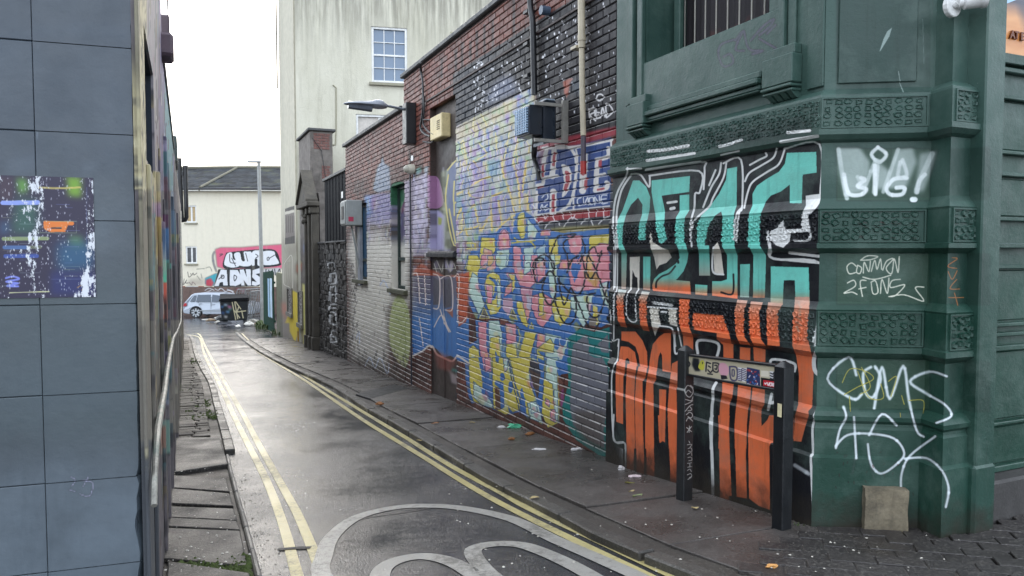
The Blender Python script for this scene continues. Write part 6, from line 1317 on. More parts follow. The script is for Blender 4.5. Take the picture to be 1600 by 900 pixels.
# window joinery
gl_off = -.33
JB = GA
win = MB().wbox(WR, wu0 + .0, wu1, wzs - .05, 5.0, gl_off - .03, gl_off).build('window', NT('dark_glass').done(lin('15181b'), .06, None, 0, .8), bG)
fm = MB(); fm.wbox(WR, wu1 - .075, wu1 - .005, wzs, 5, gl_off, gl_off + .07).wbox(WR, wu1 - .16, wu1 - .085, wzs, 5, gl_off + .10, gl_off + .14).wbox(WR, wu0 + .01, wu0 + .07, wzs, 5, gl_off, gl_off + .07).wbox(WR, wu0, wu1, wzs, wzs + .05, gl_off, gl_off + .08)
fm.build('frame', GA, win, bevel=.006)
CUR = NT('curtain'); g = CUR; xw = g.uzcoord(WR, 0, 0)
rd = g.ramp(g.math('ADD', xw[1], g.math('MULTIPLY', g.noise(6, det=4), -.35)), wzs - .26, wzs - .02)
CUR = g.done(g.mix(rd, lin('6e352e'), lin('231f23')), .8, g.bump(g.noise(20, strv=(1, 1, .05)), .8, .01))
cb = MB(); n = 60; pr = []
for i in range(n + 1):
    u = wu0 + .07 + (wu1 - wu0 - .15) * i / n; pr.append((u, gl_off + .012 + .008 * math.sin(i * 1.3)))
for (a, o1), (b, o2) in zip(pr[:-1], pr[1:]): cb.face([WR.pt(a, wzs + .05, o1), WR.pt(b, wzs + .05, o2), WR.pt(b, 5, o2), WR.pt(a, 5, o1)])
cb.build('curtain', CUR, win, smooth=True)
nb = 10
for i in range(nb):
    u = wu0 + .10 + (wu1 - wu0 - .2) * i / (nb - 1)
    MB().tube([WR.pt(u, wzs + .05, gl_off + .045), WR.pt(u, 5, gl_off + .045)], .0055, 6).build('window_bar', M('pale_bar', '9a968c', .4), win)
# apron panel, sill moulding, architraves and corbels
ga0, ga1 = WR.u(1217), WR.u(1007)
def zq(px, py, o=0): return WR.z(px, py, o)
MB().wbox(WR, ga0, ga1 + .03, zq(1100, 160, .03), wzs - .002, 0, .022).build('apron_panel', GA, bG, bevel=.006)
zs1 = zq(1096, 146, .05); zs0 = zq(1096, 158, .05)
ml = MB(); ml.wbox(WR, WR.u(1192), WR.u(1007), zs1 - .01, zs1 + .035, 0, .045).wbox(WR, WR.u(1192), WR.u(1007), zs1 - .05, zs1 - .012, 0, .075).wbox(WR, WR.u(1192), WR.u(1007), zs1 - .085, zs1 - .052, 0, .05).wbox(WR, WR.u(1192), WR.u(1007), zs1 - .10, zs1 - .087, 0, .06)
ml.build('sill_moulding', GA, bG, bevel=.008)
for (xa, xb) in ((1237, 1190), (1007, 981)):
    a, b = WR.u(xa, .06), WR.u(xb, .06); zt = zs1 + .06
    cbm = MB().wbox(WR, a, b, zt - .16, zt + .01, 0, .085).wbox(WR, a + .008, b - .008, zt + .01, zt + .07, 0, .06).wbox(WR, a, b, zt - .185, zt - .165, 0, .095).wbox(WR, a + .004, b - .004, zt - .21, zt - .19, 0, .08)
    cc = cbm.build('corbel', GA, bG, bevel=.006)
    for i in range(4):
        q = a + .012 + (b - a - .024) * i / 4; MB().hexa([WR.pt(q, zt - .245, .0), WR.pt(q, zt - .245, .03), WR.pt(q + (b - a) * .15, zt - .245, .03), WR.pt(q + (b - a) * .15, zt - .245, 0), WR.pt(q, zt - .21, 0), WR.pt(q, zt - .21, .075), WR.pt(q + (b - a) * .15, zt - .21, .075), WR.pt(q + (b - a) * .15, zt - .21, 0)]).build('dentil', GA, cc)
for (xa, xb, o) in ((1226, 1216, .04), (1240, 1228, .02), (1006, 998, .035), (993, 986, .045), (984, 979, .025)):
    MB().wbox(WR, WR.u(xa), WR.u(xb), zs1 + .09, ZT, 0, o).build('architrave', GA, bG, bevel=.006)
MB().wbox(WR, u0G - .0, u0G + .12, 2.45, ZT, 0, .014).build('corner_strip', GA, bG, bevel=.005)
# shop front recessed beyond the pilaster
sf = MB(); so_ = -.10; a0 = sL + pl
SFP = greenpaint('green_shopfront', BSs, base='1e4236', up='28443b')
zst = WS.z(1585, 731, so_)
MB().wbox(WS, a0, a0 + 3, zst, ZT, -.3, so_ - .02).build('shop_wall', SFP, bG)
def sz(py): return WS.z(1585, py, so_)
for (ya, yb, d) in ((88, 104, .05), (108, 116, .03), (152, 158, .035), (237, 243, .035), (271, 277, .035), (340, 346, .03), (380, 388, .05), (414, 420, .03), (503, 509, .035), (518, 524, .03), (538, 546, .03), (655, 660, .03), (722, 731, .03)):
    MB().wbox(WS, a0, a0 + 3, sz(yb), sz(ya), so_ - .02, so_ + d * .7).build('rail', SFP, bG, bevel=.005)
for (ya, yb) in ((160, 235), (280, 338), (422, 500), (548, 652), (664, 720)):
    MB().wbox(WS, a0 + .12, a0 + 1.2, sz(yb), sz(ya), so_ - .02, so_ - .008).build('panel', SFP, bG, bevel=.006)
MB().wbox(WS, a0, a0 + 3, zst - .45, zst - .002, -.3, .03).build('door_step', M('step_stone', '3a3837', .7, var=.4, sc=6, bump=.5, dirt=('262422', .6)), bG, bevel=.015)
# picture sign over the shop front
sg = thing('fascia_sign', 'warm coloured picture sign with raised bronze letters above the green shopfront', 'sign', WS.pt(a0 + .3, sz(88), so_))
SGM = NT('sign_picture'); g = SGM; v = g.noise(1.6, det=3, strv=(1, 1, 4)); c = g.mix(g.ramp(v, .35, .65), lin('c07c42'), lin('dba06a')); c = g.mix(g.ramp(g.noise(1.1, det=1), .60, .64, 0, .8), c, lin('5a4640'))
zz = g.n('SeparateXYZ', {0: g.pos()}).outputs[2]; c = g.mix(g.ramp(zz, sz(30), sz(5)), c, lin('3c3a4a')); SGM = g.done(c, .35)
MB().wbox(WS, a0 + .0, a0 + 3, sz(87), sz(-90), so_ - .02, so_ + .015).build('panel', SGM, sg)
bl = WS.uz(1566, 2, so_ + .02)
MB().face([WS.pt(a0 + .004, sz(40), so_ + .0165), WS.pt(WS.u(1583, so_), sz(-6), so_ + .0165), WS.pt(WS.u(1583, so_), sz(-40), so_ + .0165), WS.pt(a0 + .004, sz(-40), so_ + .0165)]).build('sky_patch', M('picture_blue', '9fc3dd', .4), sg)
def text3d(s, size, ext, mat, parent, P, xdir, zdir, name='lettering', align='LEFT', bold=0.0, shear=0.0, sx=1.0):
    cu = bpy.data.curves.new(name, 'FONT'); cu.body = s; cu.size = size; cu.extrude = ext; cu.offset = bold; cu.shear = shear; cu.align_x = align
    o = bpy.data.objects.new(name, cu); C.objects.link(o); me = bpy.data.meshes.new_from_object(o); bpy.data.objects.remove(o)
    me.materials.clear(); me.materials.append(mat); o = bpy.data.objects.new(name, me); C.objects.link(o)
    X = Vector(xdir).normalized(); Z = Vector(zdir).normalized(); Y = Z.cross(X)
    R = Matrix(((X.x * sx, Z.x, -Y.x, P[0]), (X.y * sx, Z.y, -Y.y, P[1]), (X.z * sx, Z.z, -Y.z, P[2]), (0, 0, 0, 1)))
    R = Matrix(((X.x * sx, Z.x, X.cross(Z).x, P[0]), (X.y * sx, Z.y, X.cross(Z).y, P[1]), (X.z * sx, Z.z, X.cross(Z).z, P[2]), (0, 0, 0, 1)))
    o.parent = parent; o.matrix_parent_inverse = mworld(parent).inverted(); o.matrix_basis = R; return o
ut_ = WS.u(1566.5, so_ + .02)
text3d('AT E', .062, .006, M('bronze', '6a3414', .5), sg, WS.pt(ut_, WS.z(1570, 58, so_ + .02), so_ + .022), WS.d, (0, 0, 1), bold=.002)
# flood lamp at the top right
fl_ = thing('security_lamp', 'white round security lamp at the top of the green pilaster', 'lamp', WS.pt(WS.u(1503), WS.z(1503, 20)))
cx, czz = WS.uz(1500, 12, .06)
L0 = WS.pt(cx, czz + .02, .0); L1 = WS.pt(cx, czz + .02, .03)
MB().tube([L0, L1], .058, 16).build('wall_plate', WHITEP, fl_, bevel=.004)
A = WS.pt(cx, czz + .03, .05); Bv = WS.pt(cx + .10, czz + .045, .13)
MB().tube([A, A.lerp(Bv, .15), A.lerp(Bv, .2), A.lerp(Bv, .8), A.lerp(Bv, .85), Bv], [.030, .030, .042, .046, .052, .052], 16).build('lamp_head', WHITEP, fl_, smooth=True)
MB().tube([WS.pt(cx, czz + .02, .03), A], .018, 10).build('arm', WHITEP, fl_)

# ================================================================== left corner building
bL = thing('grey_building', 'blue grey block faced building filling the left edge, worn at its corner', 'building', (K.x, K.y, gf(K.x, K.y)))
BLU = painted('slate_blue_paint', BF, '5b656e', .42, .3, 28, .2, '39424a', wear=.1)
hz = [WLF.z(0, y) for y in (60, 202, 343, 478, 622, 762, 903)]
zz_ = [hz[0] + (hz[0] - hz[1])] + hz; zz_ = [zz_[0] + .29] + zz_
uj = WLF.u(60)
from mathutils import noise as mnz
def chipf(z): return .004 + max(0, mnz.noise(Vector((z * 13, 3.3, 0)))) * (.04 if z < .75 else .003) + abs(mnz.noise(Vector((z * 50, 7.7, 0)))) * .003 - .018 * (z - .5) / 3
zz_.append(-.4)
for za, zb in zip(zz_[:-1], zz_[1:]):
    for (a, b) in ((0.0, uj), (uj, uj + .58), (uj + .58, 1.6)):
        q = MB(); seg = 12
        top, bot = za - .0015, zb + .0015
        if a == 0.0:                       # chipped outer arris
            for s_ in range(seg):
                z0, z1 = bot + (top - bot) * s_ / seg, bot + (top - bot) * (s_ + 1) / seg
                e0, e1 = chipf(z0), chipf(z1)
                e0 = max(e0, -.03); e1 = max(e1, -.03)
                f0 = [WLF.pt(e0, z0, -.05), WLF.pt(e0 + .018, z0, 0), WLF.pt(b - .0012, z0, 0), WLF.pt(b - .0012, z0, -.05)]; f1 = [WLF.pt(e1, z1, -.05), WLF.pt(e1 + .018, z1, 0), WLF.pt(b - .0012, z1, 0), WLF.pt(b - .0012, z1, -.05)]
                q.hexa(f0 + f1)
            q.build('block', BLU, bL)
        else: q.wbox(WLF, a + .0012, b - .0012, bot, top, -.05, random.uniform(-.001, .001)).build('block', BLU, bL, bevel=.002)
MB().wbox(WLF, .03, 1.6, -.4, zz_[0], -.3, -.008).build('block_bed', M('joint_dark', '2c353e', .8), bL)
# alley face of the left hand buildings
PUR = painted('side_wall_paint', BLW, '6a6468', .7, .6, 20, .4, '2d2b2e', wear=.2)
ur0, ur1 = WL.u(232.5), WL.u(245.5); zr0, zr1 = WL.z(240, 275), WL.z(236, 100)
uL1 = 5.85 * 1.0925
backing(WL, uK + .0, uL1, -1.0, 5.2, [(ur0, ur1, zr0, zr1)], 0.0, bL, PUR, 'side_wall', .012)
MB().wbox(WL, ur0 - .02, ur1 + .02, zr0 - .02, zr0, -.2, -.012).wbox(WL, ur0 - .02, ur1 + .02, zr1, zr1 + .02, -.2, -.012).wbox(WL, ur1, ur1 + .02, zr0, zr1, -.2, -.012).build('reveal', M('recess_side', '1c2632', .8), bL)
MB().wbox(WL, ur0 - .02, ur1 + .02, zr0 - .02, zr1 + .02, -.22, -.2).build('recess_board', M('recess_dark', '141c26', .8, dirt=('2a4a44', .4)), bL)
MB().wbox(WL, uK - .02, WL.u(226), -1, 5.2, .0, .012).build('corner_strip', painted('worn_timber', BLW, '8c8672', .75, .8, 30, .4, '4a463e'), bL, bevel=.004)
random.seed(3)
for px_ in (231, 247, 250.5, 253.5, 256):
    a = WL.u(px_); MB().wbox(WL, a, a + .10, -1, 1.5 + random.uniform(.2, .9), 0, random.uniform(.010, .022)).build('batten', PUR, bL, bevel=.004)
bL2 = thing('painted_side_building', 'low graffiti covered building along the left pavement with black guttering', 'building', WL.pt(uL1, gf(*WL.pt(uL1, 0)[:2])))
zl2 = 1.5 + 1.58; uL2 = WL.u(275)
MB().wbox(WL, uL1 + .003, uL2, -1.5, zl2, -1.5, -.004).build('side_wall', PUR, bL2)
MB().wbox(WL, uL1 + .003, uL2, zl2, zl2 + .05, -1.5, .012).build('coping', COP, bL2)
uL3 = WL.u(284.5); zl3 = 1.5 + 2.04
MB().wbox(WL, uL2 + .003, uL3, -2.2, zl3 - .45, -1.5, .0).build('side_wall', PUR, bL2)
ub = WL.u(277)
MB().wbox(WL, ub, ub + 1.6, zl3 - .44, zl3, -1.2, .03).build('hopper_box', M('dark_green_box', '2e3a38', .6), bL2, bevel=.02)
for px_ in (259, 262, 265, 268, 271, 274, 277, 280, 282.5):
    a = WL.u(px_); MB().wbox(WL, a, a + .16 + (px_ - 259) * .02, -2, 1.5 + random.uniform(.1, .9), -.01, random.uniform(.012, .035)).build('pilaster_strip', PUR, bL2, bevel=.006)
# bracket boxes sticking out high up
ux = WL.u(259); z0, z1 = WL.z(262, 163), WL.z(262, 141)
MB().wbox(WL, ux, ux + .30, z0, z1, -.1, .085).build('projecting_block', M('rust_block', '5e5058', .7, dirt=('2d2628', .6)), bL2, bevel=.02)
MB().wbox(WL, ux + .4, ux + .55, z1 - .02, WL.z(262, 111), -.1, .055).build('upright_block', M('rust_block2', '51444a', .7), bL2, bevel=.015)
MB().tube([WL.pt(ux + .42, z1, .05), WL.pt(ux + .42, 5, .02)], .006, 5).build('cable', BLACK, bL2)
# swan neck of the gutter
ug = WL.u(284); g0 = WL.z(284, 300); g1 = WL.z(284, 351)
gt = thing('downpipe', 'black bent downpipe sticking out near the end of the left wall', 'pipe', WL.pt(ug, g1, .1))
MB().tube([WL.pt(ug, g0 + .35, -.02), WL.pt(ug, g1 + .1, .02), WL.pt(ug, g1 - .02, .05), WL.pt(ug, g1, .12), WL.pt(ug, g1 + .10, .17), WL.pt(ug, g0 + .05, .17)], .075, 10).build('pipe', BLACK, gt, smooth=True)
MB().tube([WL.pt(ug, g0 - .02, .17), WL.pt(ug, g0 + .1, .17)], .09, 10).build('collar', BLACK, gt)
MB().wbox(WL, ug - .05, ug + .05, g0 - .25, g0 - .1, -.03, .10).build('bracket', BLACK, gt)
# paint splashed conduit dropping along the left wall
pts = [(283, 480), (282.5, 503), (277, 517), (270.5, 529), (264.5, 558), (260.5, 584), (257, 612), (251.6, 640), (247, 669), (244.3, 700), (242, 744), (241, 790)]
P = []
for x_, y_ in pts:
    u, z = WL.uz(x_, y_, .03); P.append(WL.pt(u, z, .03))
cd = MB().tube([WL.pt(WL.u(283.5, .03), WL.z(283.5, 340, .03), .03)] + P, [.022, .022] + [.014] * (len(P) - 4) + [.011, .010, .010], 8).build('conduit', M('splashed_white', '77756e', .6, var=.6, sc=14, dirt=('3c5a55', .9)), smooth=True)
tag(cd, 'thin paint splashed white conduit sloping down along the left wall', 'pipe')
# torn poster on the left block wall
pu0, pu1 = WLF.u(148.5), WLF.u(-60); pz0, pz1 = (WLF.z(75, 465)), (WLF.z(75, 276))
POS = NT('poster_print'); g = POS; col, al = g.mural(BPO)
wn = g.math('MULTIPLY', g.noise(34, det=8, rough=.75, strv=(1, 1, .45)), 1.0)
uu_, zz2 = g.uzcoord(WLF, pu0, pz0); band = g.noise(9, strv=(1, 1, .15), det=3)
torn = g.ramp(g.math('ADD', g.math('MULTIPLY', wn, .62), g.math('MULTIPLY', band, .38)), .555, .57)
POS = g.done(g.mix(torn, col, lin('c9ccd2')), .4, g.bump(torn, .3, .002))
po = MB().wbox(WLF, pu0, pu1, pz0, pz1, .0005, .003).build('poster', POS); tag(po, 'torn dark purple and green poster pasted on the blue grey blocks', 'poster')
# ================================================================== things fixed to the brick walls
# lamp on the tall wall
lb = thing('wall_lamp', 'grey street lamp head on an arm with black control box on the brick wall', 'street lamp', WR.pt(WR.u(632), WR.z(632, 195)))
a, b = WR.u(640, .12), WR.u(627, .12); za, zb = WR.z(633, 227, .12), WR.z(633, 163, .12)
MB().wbox(WR, a, a + .22, za, zb, .0, .16).build('control_box', BLACK, lb, bevel=.01)
p0 = WR.pt(a + .12, zb - .1, .1)
pe = ray(604, 165); k = None
# arm and head reach out over the alley
def pt_on(px, py, base, dirv):
    """point seen at column px on the vertical plane through base along dirv"""
    n_ = Vector((-dirv.y, dirv.x, 0)); r = ray(px, py); t = (base - Vector((0, 0, CAMZ))).dot(n_) / r.dot(n_); return Vector((0, 0, CAMZ)) + r * t
nd = WR.n
h0 = pt_on(604, 165, p0, nd); h1 = pt_on(537, 160, p0, nd)
MB().tube([p0, h0, h0.lerp(h1, .12)], .022, 8).build('arm', M('galvanised', '6b7078', .45, metal=.5), lb)
hd = MB(); N = 12; ax = (h1 - h0); side = Vector((DX, DY, 0)); 
ws = [.05, .10, .125, .13, .12, .115, .11, .11, .105, .10, .085, .03]; hs = [.045, .085, .10, .09, .065, .055, .05, .048, .04, .035, .03, .01]
rows = []
for i in range(N):
    c = h0 + ax * i / (N - 1) + Vector((0, 0, -.02 + .01 * math.sin(i / 11 * 3)))
    rows.append([c + side * ws[i] * math.cos(q) + Vector((0, 0, 1)) * hs[i] * (math.sin(q) if math.sin(q) > 0 else math.sin(q) * .45) for q in [2 * math.pi * j / 14 for j in range(14)]])
for r_ in rows: hd.v += [tuple(q) for q in r_]
for i in range(N - 1):
    for j in range(14): hd.f.append((i * 14 + j, i * 14 + (j + 1) % 14, (i + 1) * 14 + (j + 1) % 14, (i + 1) * 14 + j)); hd.m.append(0)
hd.f.append(tuple(range(14))); hd.m.append(0); hd.f.append(tuple(range((N - 1) * 14, N * 14))); hd.m.append(0)
hd.build('lamp_head', M('lamp_grey', '7b8089', .4, bump=.05), lb, smooth=True)
MB().tube([h0.lerp(h1, .35) + Vector((0, 0, -.045)), h0.lerp(h1, .9) + Vector((0, 0, -.03))], [.07, .06], 8).build('lens', M('lamp_lens', '5a606a', .2), lb)
# small dome camera and its conduit
dm = thing('dome_camera', 'small pale dome camera low on the brick wall above a thin conduit', 'camera', WR.pt(WR.u(640), WR.z(640, 265)))
c = WR.pt(WR.u(640, .08), WR.z(640, 264, .08), .0)
Mx = Matrix.Translation(c) @ Matrix(((WR.d.x, 0, WR.n.x, 0), (WR.d.y, 0, WR.n.y, 0), (0, 1, 0, 0), (0, 0, 0, 1)))
MB().lathe([(0, 0), (.075, 0), (.08, .05), (.07, .10)], Mx, 14).build('housing', M('dirty_white', 'b7b2a2', .5), dm, smooth=True)
MB().lathe([(.065, .10), (.06, .13), (.035, .16), (0, .17)], Mx, 14).build('dome', M('dirty_white2', '9f9a8c', .35), dm, smooth=True)
uc = WR.u(643.5)
MB().tube([WR.pt(uc, WR.z(643, 270), .02), WR.pt(uc, WR.z(643, 600), .02)], .014, 6).build('conduit', M('conduit_dark', '3a3a42', .6, var=.6, sc=5), dm)
MB().tube([WR.pt(uc, WR.z(643, 258), .02), WR.pt(uc, zt1 - 1.2, .02)], .008, 6).build('cable', BLACK, dm)
# cables from the coping to the alarm box
c1 = thing('cable_run', 'black cables looping down the brick from the coping to the cream box', 'cable', WR.pt(WR.u(657), zt1))
def wline(pts, r, mat, name, parent, off=.03, n=7):
    P = []
    for q in pts:
        o = q[2] if len(q) > 2 else off; u, z = WR.uz(q[0], q[1], o); P.append(WR.pt(u, z, o))
    S_ = smooth_pts([tuple(p) for p in P], False, 5) if len(P) > 2 else [tuple(p) for p in P]
    return MB().tube(S_, r, n).build(name, mat, parent, smooth=True)
wline([(657, 98, .08), (658, 112), (660, 125), (661, 140), (661, 165), (659, 185), (657, 200), (662, 208), (672, 213)], .016, BLACK, 'cable', c1)
wline([(661, 140), (663, 170), (661, 192), (668, 204), (678, 210)], .012, BLACK, 'cable', c1)
wline([(661, 187), (676, 187, .02)], .01, BLACK, 'cable', c1); wline([(661, 221), (672, 223), (677, 221)], .012, BLACK, 'cable', c1)
# cream alarm box
al = thing('alarm_box', 'cream metal box with a slotted front fixed in the blind window bay', 'box', WR.pt(WR.u(686), WR.z(686, 190), -.1))
a, b = WR.u(697, -.02), WR.u(675, .02); za, zb = WR.z(686, 211, .1), WR.z(686, 173, .1)
MB().wbox(WR, a, b, za, zb, -.10, .04).build('casing', CREAMP, al, bevel=.012)
for i in range(5): MB().wbox(WR, a + .07, a + .20, zb - .10 - i * .028, zb - .09 - i * .028, .04, .044).build('slot', M('slot_dark', '3c3524', .7), al)
# air conditioning unit on its bracket
ac = thing('air_conditioner', 'boxy air conditioning unit with louvred grille sticking out from the brick wall', 'air conditioner', WR.pt(WR.u(875), WR.z(875, 205)))
NAVY = M('dark_case', '1d242e', .35, bump=.05, coat=.3); LGR = M('grey_case', '8c99a6', .4, bump=.05)
uo = WR.u(878, .1)
ub0 = WR.u(872, .2)
f0 = pt_on(829, 150, WR.pt(WR.u(835, .62), 0, 0), WR.n)
nrm = WR.n
za, zb = WR.z(850, 212, .35), WR.z(850, 146, .35)
# the case stands out square from the wall: near side face dark, alley face with grille
uN = WR.u(869, .10); dep = .62
for o_try in np.linspace(.2, 1.2, 60):
    if proj(np.array(WR.pt(uN, 1.5 + 1, o_try))[None, :])[0][0] < 850: dep = o_try; break
dep2 = dep
for o_try in np.linspace(dep, 1.5, 120):
    if proj(np.array(WR.pt(uN, 2.5, o_try))[None, :])[0][0] < 829: dep2 = o_try; break
uFar = uN + .2
for o_try in np.linspace(.1, 1.0, 90):
    if proj(np.array(WR.pt(uN + o_try, 2.5, dep2))[None, :])[0][0] < 811: uFar = uN + o_try; break
MB().wbox(WR, uN, uFar, za, zb, .10, dep).build('casing', NAVY, ac, bevel=.012)
MB().wbox(WR, uN - .002, uFar - .0, zb + .0, zb + .012, .12, dep - .02).build('top_plate', LGR, ac)
MB().wbox(WR, uN - .012, uN, za + .04, zb - .04, .14, dep * .55).build('side_panel', M('navy_panel', '232c38', .3, bump=0), ac, bevel=.01)
MB().wbox(WR, uN + .05, uFar, za - .03, za, .2, dep - .02).build('tray', LGR, ac)
# hood with the grille
h1_, h0_ = zb - .05, za + .05
MB().wbox(WR, uN + .02, uFar + .05, h0_, h1_, dep, dep2).build('hood', NAVY, ac, bevel=.008)
MB().wbox(WR, uN + .04, uFar + .04, h0_ + .015, h1_ - .015, dep2, dep2 + .004).build('grille_plate', M('grille_back', '39475a', .4), ac)
SL = M('grille_blue', '9fb6cd', .35, bump=0)
for i in range(10):
    z_ = h0_ + .03 + (h1_ - h0_ - .06) * i / 9
    MB().wbox(WR, uN + .045, uFar + .035, z_ - .006, z_ + .006, dep2 + .004, dep2 + .02).build('louvre', SL, ac)
for i in range(7):
    u_ = uN + .05 + (uFar - uN - .03) * i / 6; MB().wbox(WR, u_, u_ + .012, h0_ + .02, h1_ - .02, dep2 + .02, dep2 + .026).build('grille_bar', SL, ac)
for z_ in (za - .02, zb - .06):
    MB().wbox(WR, uN - .03, uN - .005, z_, z_ + .03, .0, .34).build('bracket', M('bracket_steel', '8f8c86', .5, metal=.3), ac)
MB().wbox(WR, uN - .05, uN - .02, za - .02, zb + .0, .0, .06).build('bracket_plate', M('bracket_steel', '8f8c86', .5, metal=.3), ac)
wline([(838, 214, .2), (836, 235, .06), (835, 250), (840, 266), (842, 281)], .022, BLACK, 'hose', ac)
wline([(834, 214, .3), (832, 240, .05), (836, 258), (843, 268)], .012, BLACK, 'hose', ac)
# black drain pipe and cream waste pipe
d1 = thing('drainpipe', 'black drainpipe running down the starry band to the air conditioner', 'pipe', WR.pt(WR.u(832), WR.z(832, 140)))
wline([(826, -40, .05), (829, 12, .05), (832, 30, .05), (833, 60, .05), (835, 148, .05)], .032, BLACK, 'pipe', d1, n=10)
for y_ in (20, 70, 120): 
    u, z = WR.uz(832, y_, 0); MB().wbox(WR, u - .05, u + .05, z - .015, z + .015, 0, .085).build('clip', BLACK, d1)
d2 = thing('waste_pipe', 'cream waste pipe with red lower end on the black painted brick', 'pipe', WR.pt(WR.u(910), WR.z(910, 275)))
PIPC = M('pipe_cream', 'b5aa93', .45, var=.2, dirt=('6a6052', .4))
wline([(908, -50, .05), (909, 75, .05)], .033, PIPC, 'pipe', d2, n=12); wline([(909, 76, .05), (910, 150, .05), (911.5, 212, .05)], .026, PIPC, 'pipe', d2, n=12)
wline([(911.5, 213, .05), (911.5, 252, .05)], .024, M('pipe_purple', '4f4750', .5, var=.4), 'pipe', d2, n=12); wline([(911.5, 252, .05), (911.5, 272, .05)], .028, M('pipe_red', '9e2f2a', .45), 'pipe', d2, n=12)
u, z = WR.uz(909, 76, 0); MB().wbox(WR, u - .05, u + .05, z - .012, z + .012, 0, .09).build('clip', PIPC, d2)
wline([(909, 55, .05), (909, 64, .05)], .038, PIPC, 'socket', d2, n=12)
# round vent by the pipe
vt = thing('vent_cap', 'small blue round vent cap high on the starry brick beside the black drainpipe', 'vent', WR.pt(WR.u(857), WR.z(857, 17)))
MB().tube([WR.pt(WR.u(857), WR.z(857, 18), .0), WR.pt(WR.u(857), WR.z(857, 18), .09)], .045, 14).build('cap', M('vent_blue', '46566a', .4), vt)
# grey junction box on the lower wall, shown end on with a torn side
jb = thing('junction_box', 'grey metal cabinet with torn sticker projecting from the lower brick wall', 'box', WR.pt(WR.u(556), WR.z(556, 330)))
uj_ = WR.u(567, .02); za, zb = WR.z(548, 350, .4), WR.z(548, 308, .4)
dj = .5
for o_try in np.linspace(.1, 1.4, 80):
    if proj(np.array(WR.pt(uj_, 2.0, o_try))[None, :])[0][0] < 541: dj = o_try; break
GBX = M('cabinet_grey', '8f928f', .5, var=.12, bump=.1, dirt=('5c5a56', .4))
MB().wbox(WR, uj_, uj_ + .5, za, zb, .02, dj).build('cabinet', GBX, jb, bevel=.015)
MB().wbox(WR, uj_ + .02, uj_ + .48, za + .03, zb - .03, dj, dj + .02).build('door', GBX, jb, bevel=.008)
MB().wbox(WR, uj_ + .12, uj_ + .34, za + .12, zb - .12, dj + .02, dj + .026).build('torn_sticker', M('sticker_black', '17181a', .5), jb)
MB().wbox(WR, uj_ + .15, uj_ + .31, za + .55, za + .68, dj + .026, dj + .03).build('sticker_patch', WHITEP, jb)
MB().wbox(WR, uj_ - .004, uj_, za + .08, za + .17, .20, .30).build('red_sticker', M('sticker_red', 'a8304c', .5), jb)
MB().tube([WR.pt(uj_ + .2, za, .2), WR.pt(uj_ + .2, za - .9, .04)], .02, 6).build('conduit', GBX, jb)
MB().wbox(WR, uj_ + .1, uj_ + .3, za - 1.2, za - .02, 0, .06).build('cable_cover', M('cover_grey', '7c8088', .5), jb)
# small white tile and iron bracket
pl_ = MB().wbox(WR, WR.u(647), WR.u(643), WR.z(645, 251), WR.z(645, 243), .0, .012).build('wall_tag', WHITEP); tag(pl_, 'tiny white square tag on red brick above the dome camera', 'tag')

# ================================================================== street name plate on two posts
ns = thing('nameplate_frame', 'black timber posts holding a low sticker covered street nameplate by the orange mural', 'sign', on_ground(1150, 800))
g1 = on_ground(1079, 779); g2 = on_ground(1230, 824)
top1 = g1.y / F * (0) 
def post(gp, px_c, ytop, wpx):
    Y = gp.y; x_ = (px_c - 800) / F * Y; z1 = CAMZ + (396 - ytop) / F * Y; wd = wpx / F * Y
    return Vector((x_, Y, gp.z)), z1, wd
dvec = (Vector((g2.x, g2.y, 0)) - Vector((g1.x, g1.y, 0))).normalized(); nvec = Vector((dvec.y, -dvec.x, 0))
if nvec.dot(-g1) < 0: nvec = -nvec
sides = .080
cA0 = Vector(((1073 - 800) / F * g1.y, g1.y, 0)); WPt = Wall((cA0.x, cA0.y), (dvec.x, dvec.y)); WPt.n = nvec
BNP = bake(mural_plate(), 'print_nameplate', WPt, -.1, 1.4, .6, 1.4, .002, .008)
TIM = painted('black_timber', None, '14171b', .42, .5, 40, .3, '33302c', wear=.1)
WPI = Wall((cA0.x + dvec.x * sides / 2, cA0.y + dvec.y * sides / 2), (nvec.x, nvec.y)); WPI.n = dvec.copy()
BPI = bake(mural_posts(), 'print_posts', WPI, -.05, .05, -.2, 1.3, .0015, .0)
TIM2 = painted('black_timber_scrawled', BPI, '232527', .5, .5, 40, .3, '33302c', wear=.0)
for gp, yt, xc in ((g1, 543, 1073), (g2, 568, 1228)):
    c, z1, wd = post(gp, xc, yt, 20); mb = MB(); q = sides / 2
    cs = [c + dvec * a + nvec * b for a, b in ((-q, q), (q, q), (q, -q), (-q, -q))]
    base = [Vector((v.x, v.y, c.z - .1)) for v in cs]; top = [Vector((v.x, v.y, z1 - .02)) for v in cs]; cap = [Vector((v.x, v.y, 0)) for v in [c + (v - Vector((c.x, c.y, v.z))) * 0 for v in cs]]
    mb.hexa(base + top); inn = [Vector((c.x + (v.x - c.x) * .25, c.y + (v.y - c.y) * .25, z1 + .012)) for v in cs]; mb.hexa(top + inn)
    mb.build('post', TIM2 if gp is g1 else TIM, ns, bevel=.005)
    if gp is g1: cA, zA = c, z1
    else: cB, zB = c, z1
pd_ = (cB - cA); L = Vector((pd_.x, pd_.y, 0)).length
def plate_pt(t, z, o): v = cA + Vector((pd_.x, pd_.y, 0)) * t + nvec * o; return Vector((v.x, v.y, z))
pa = WPt.uz(1075, 556, .0); pb = WPt.uz(1075, 583, .0); pc = WPt.uz(1214, 573, .0); pdn = WPt.uz(1214, 607, .0)
STK = NT('nameplate_face'); g = STK; col, al_ = g.mural(BNP); STK = g.done(col, .35)
fr_ = MB(); e0 = .04; e1 = L - .04
def slope(t, za, zb): return za + (zb - za) * t
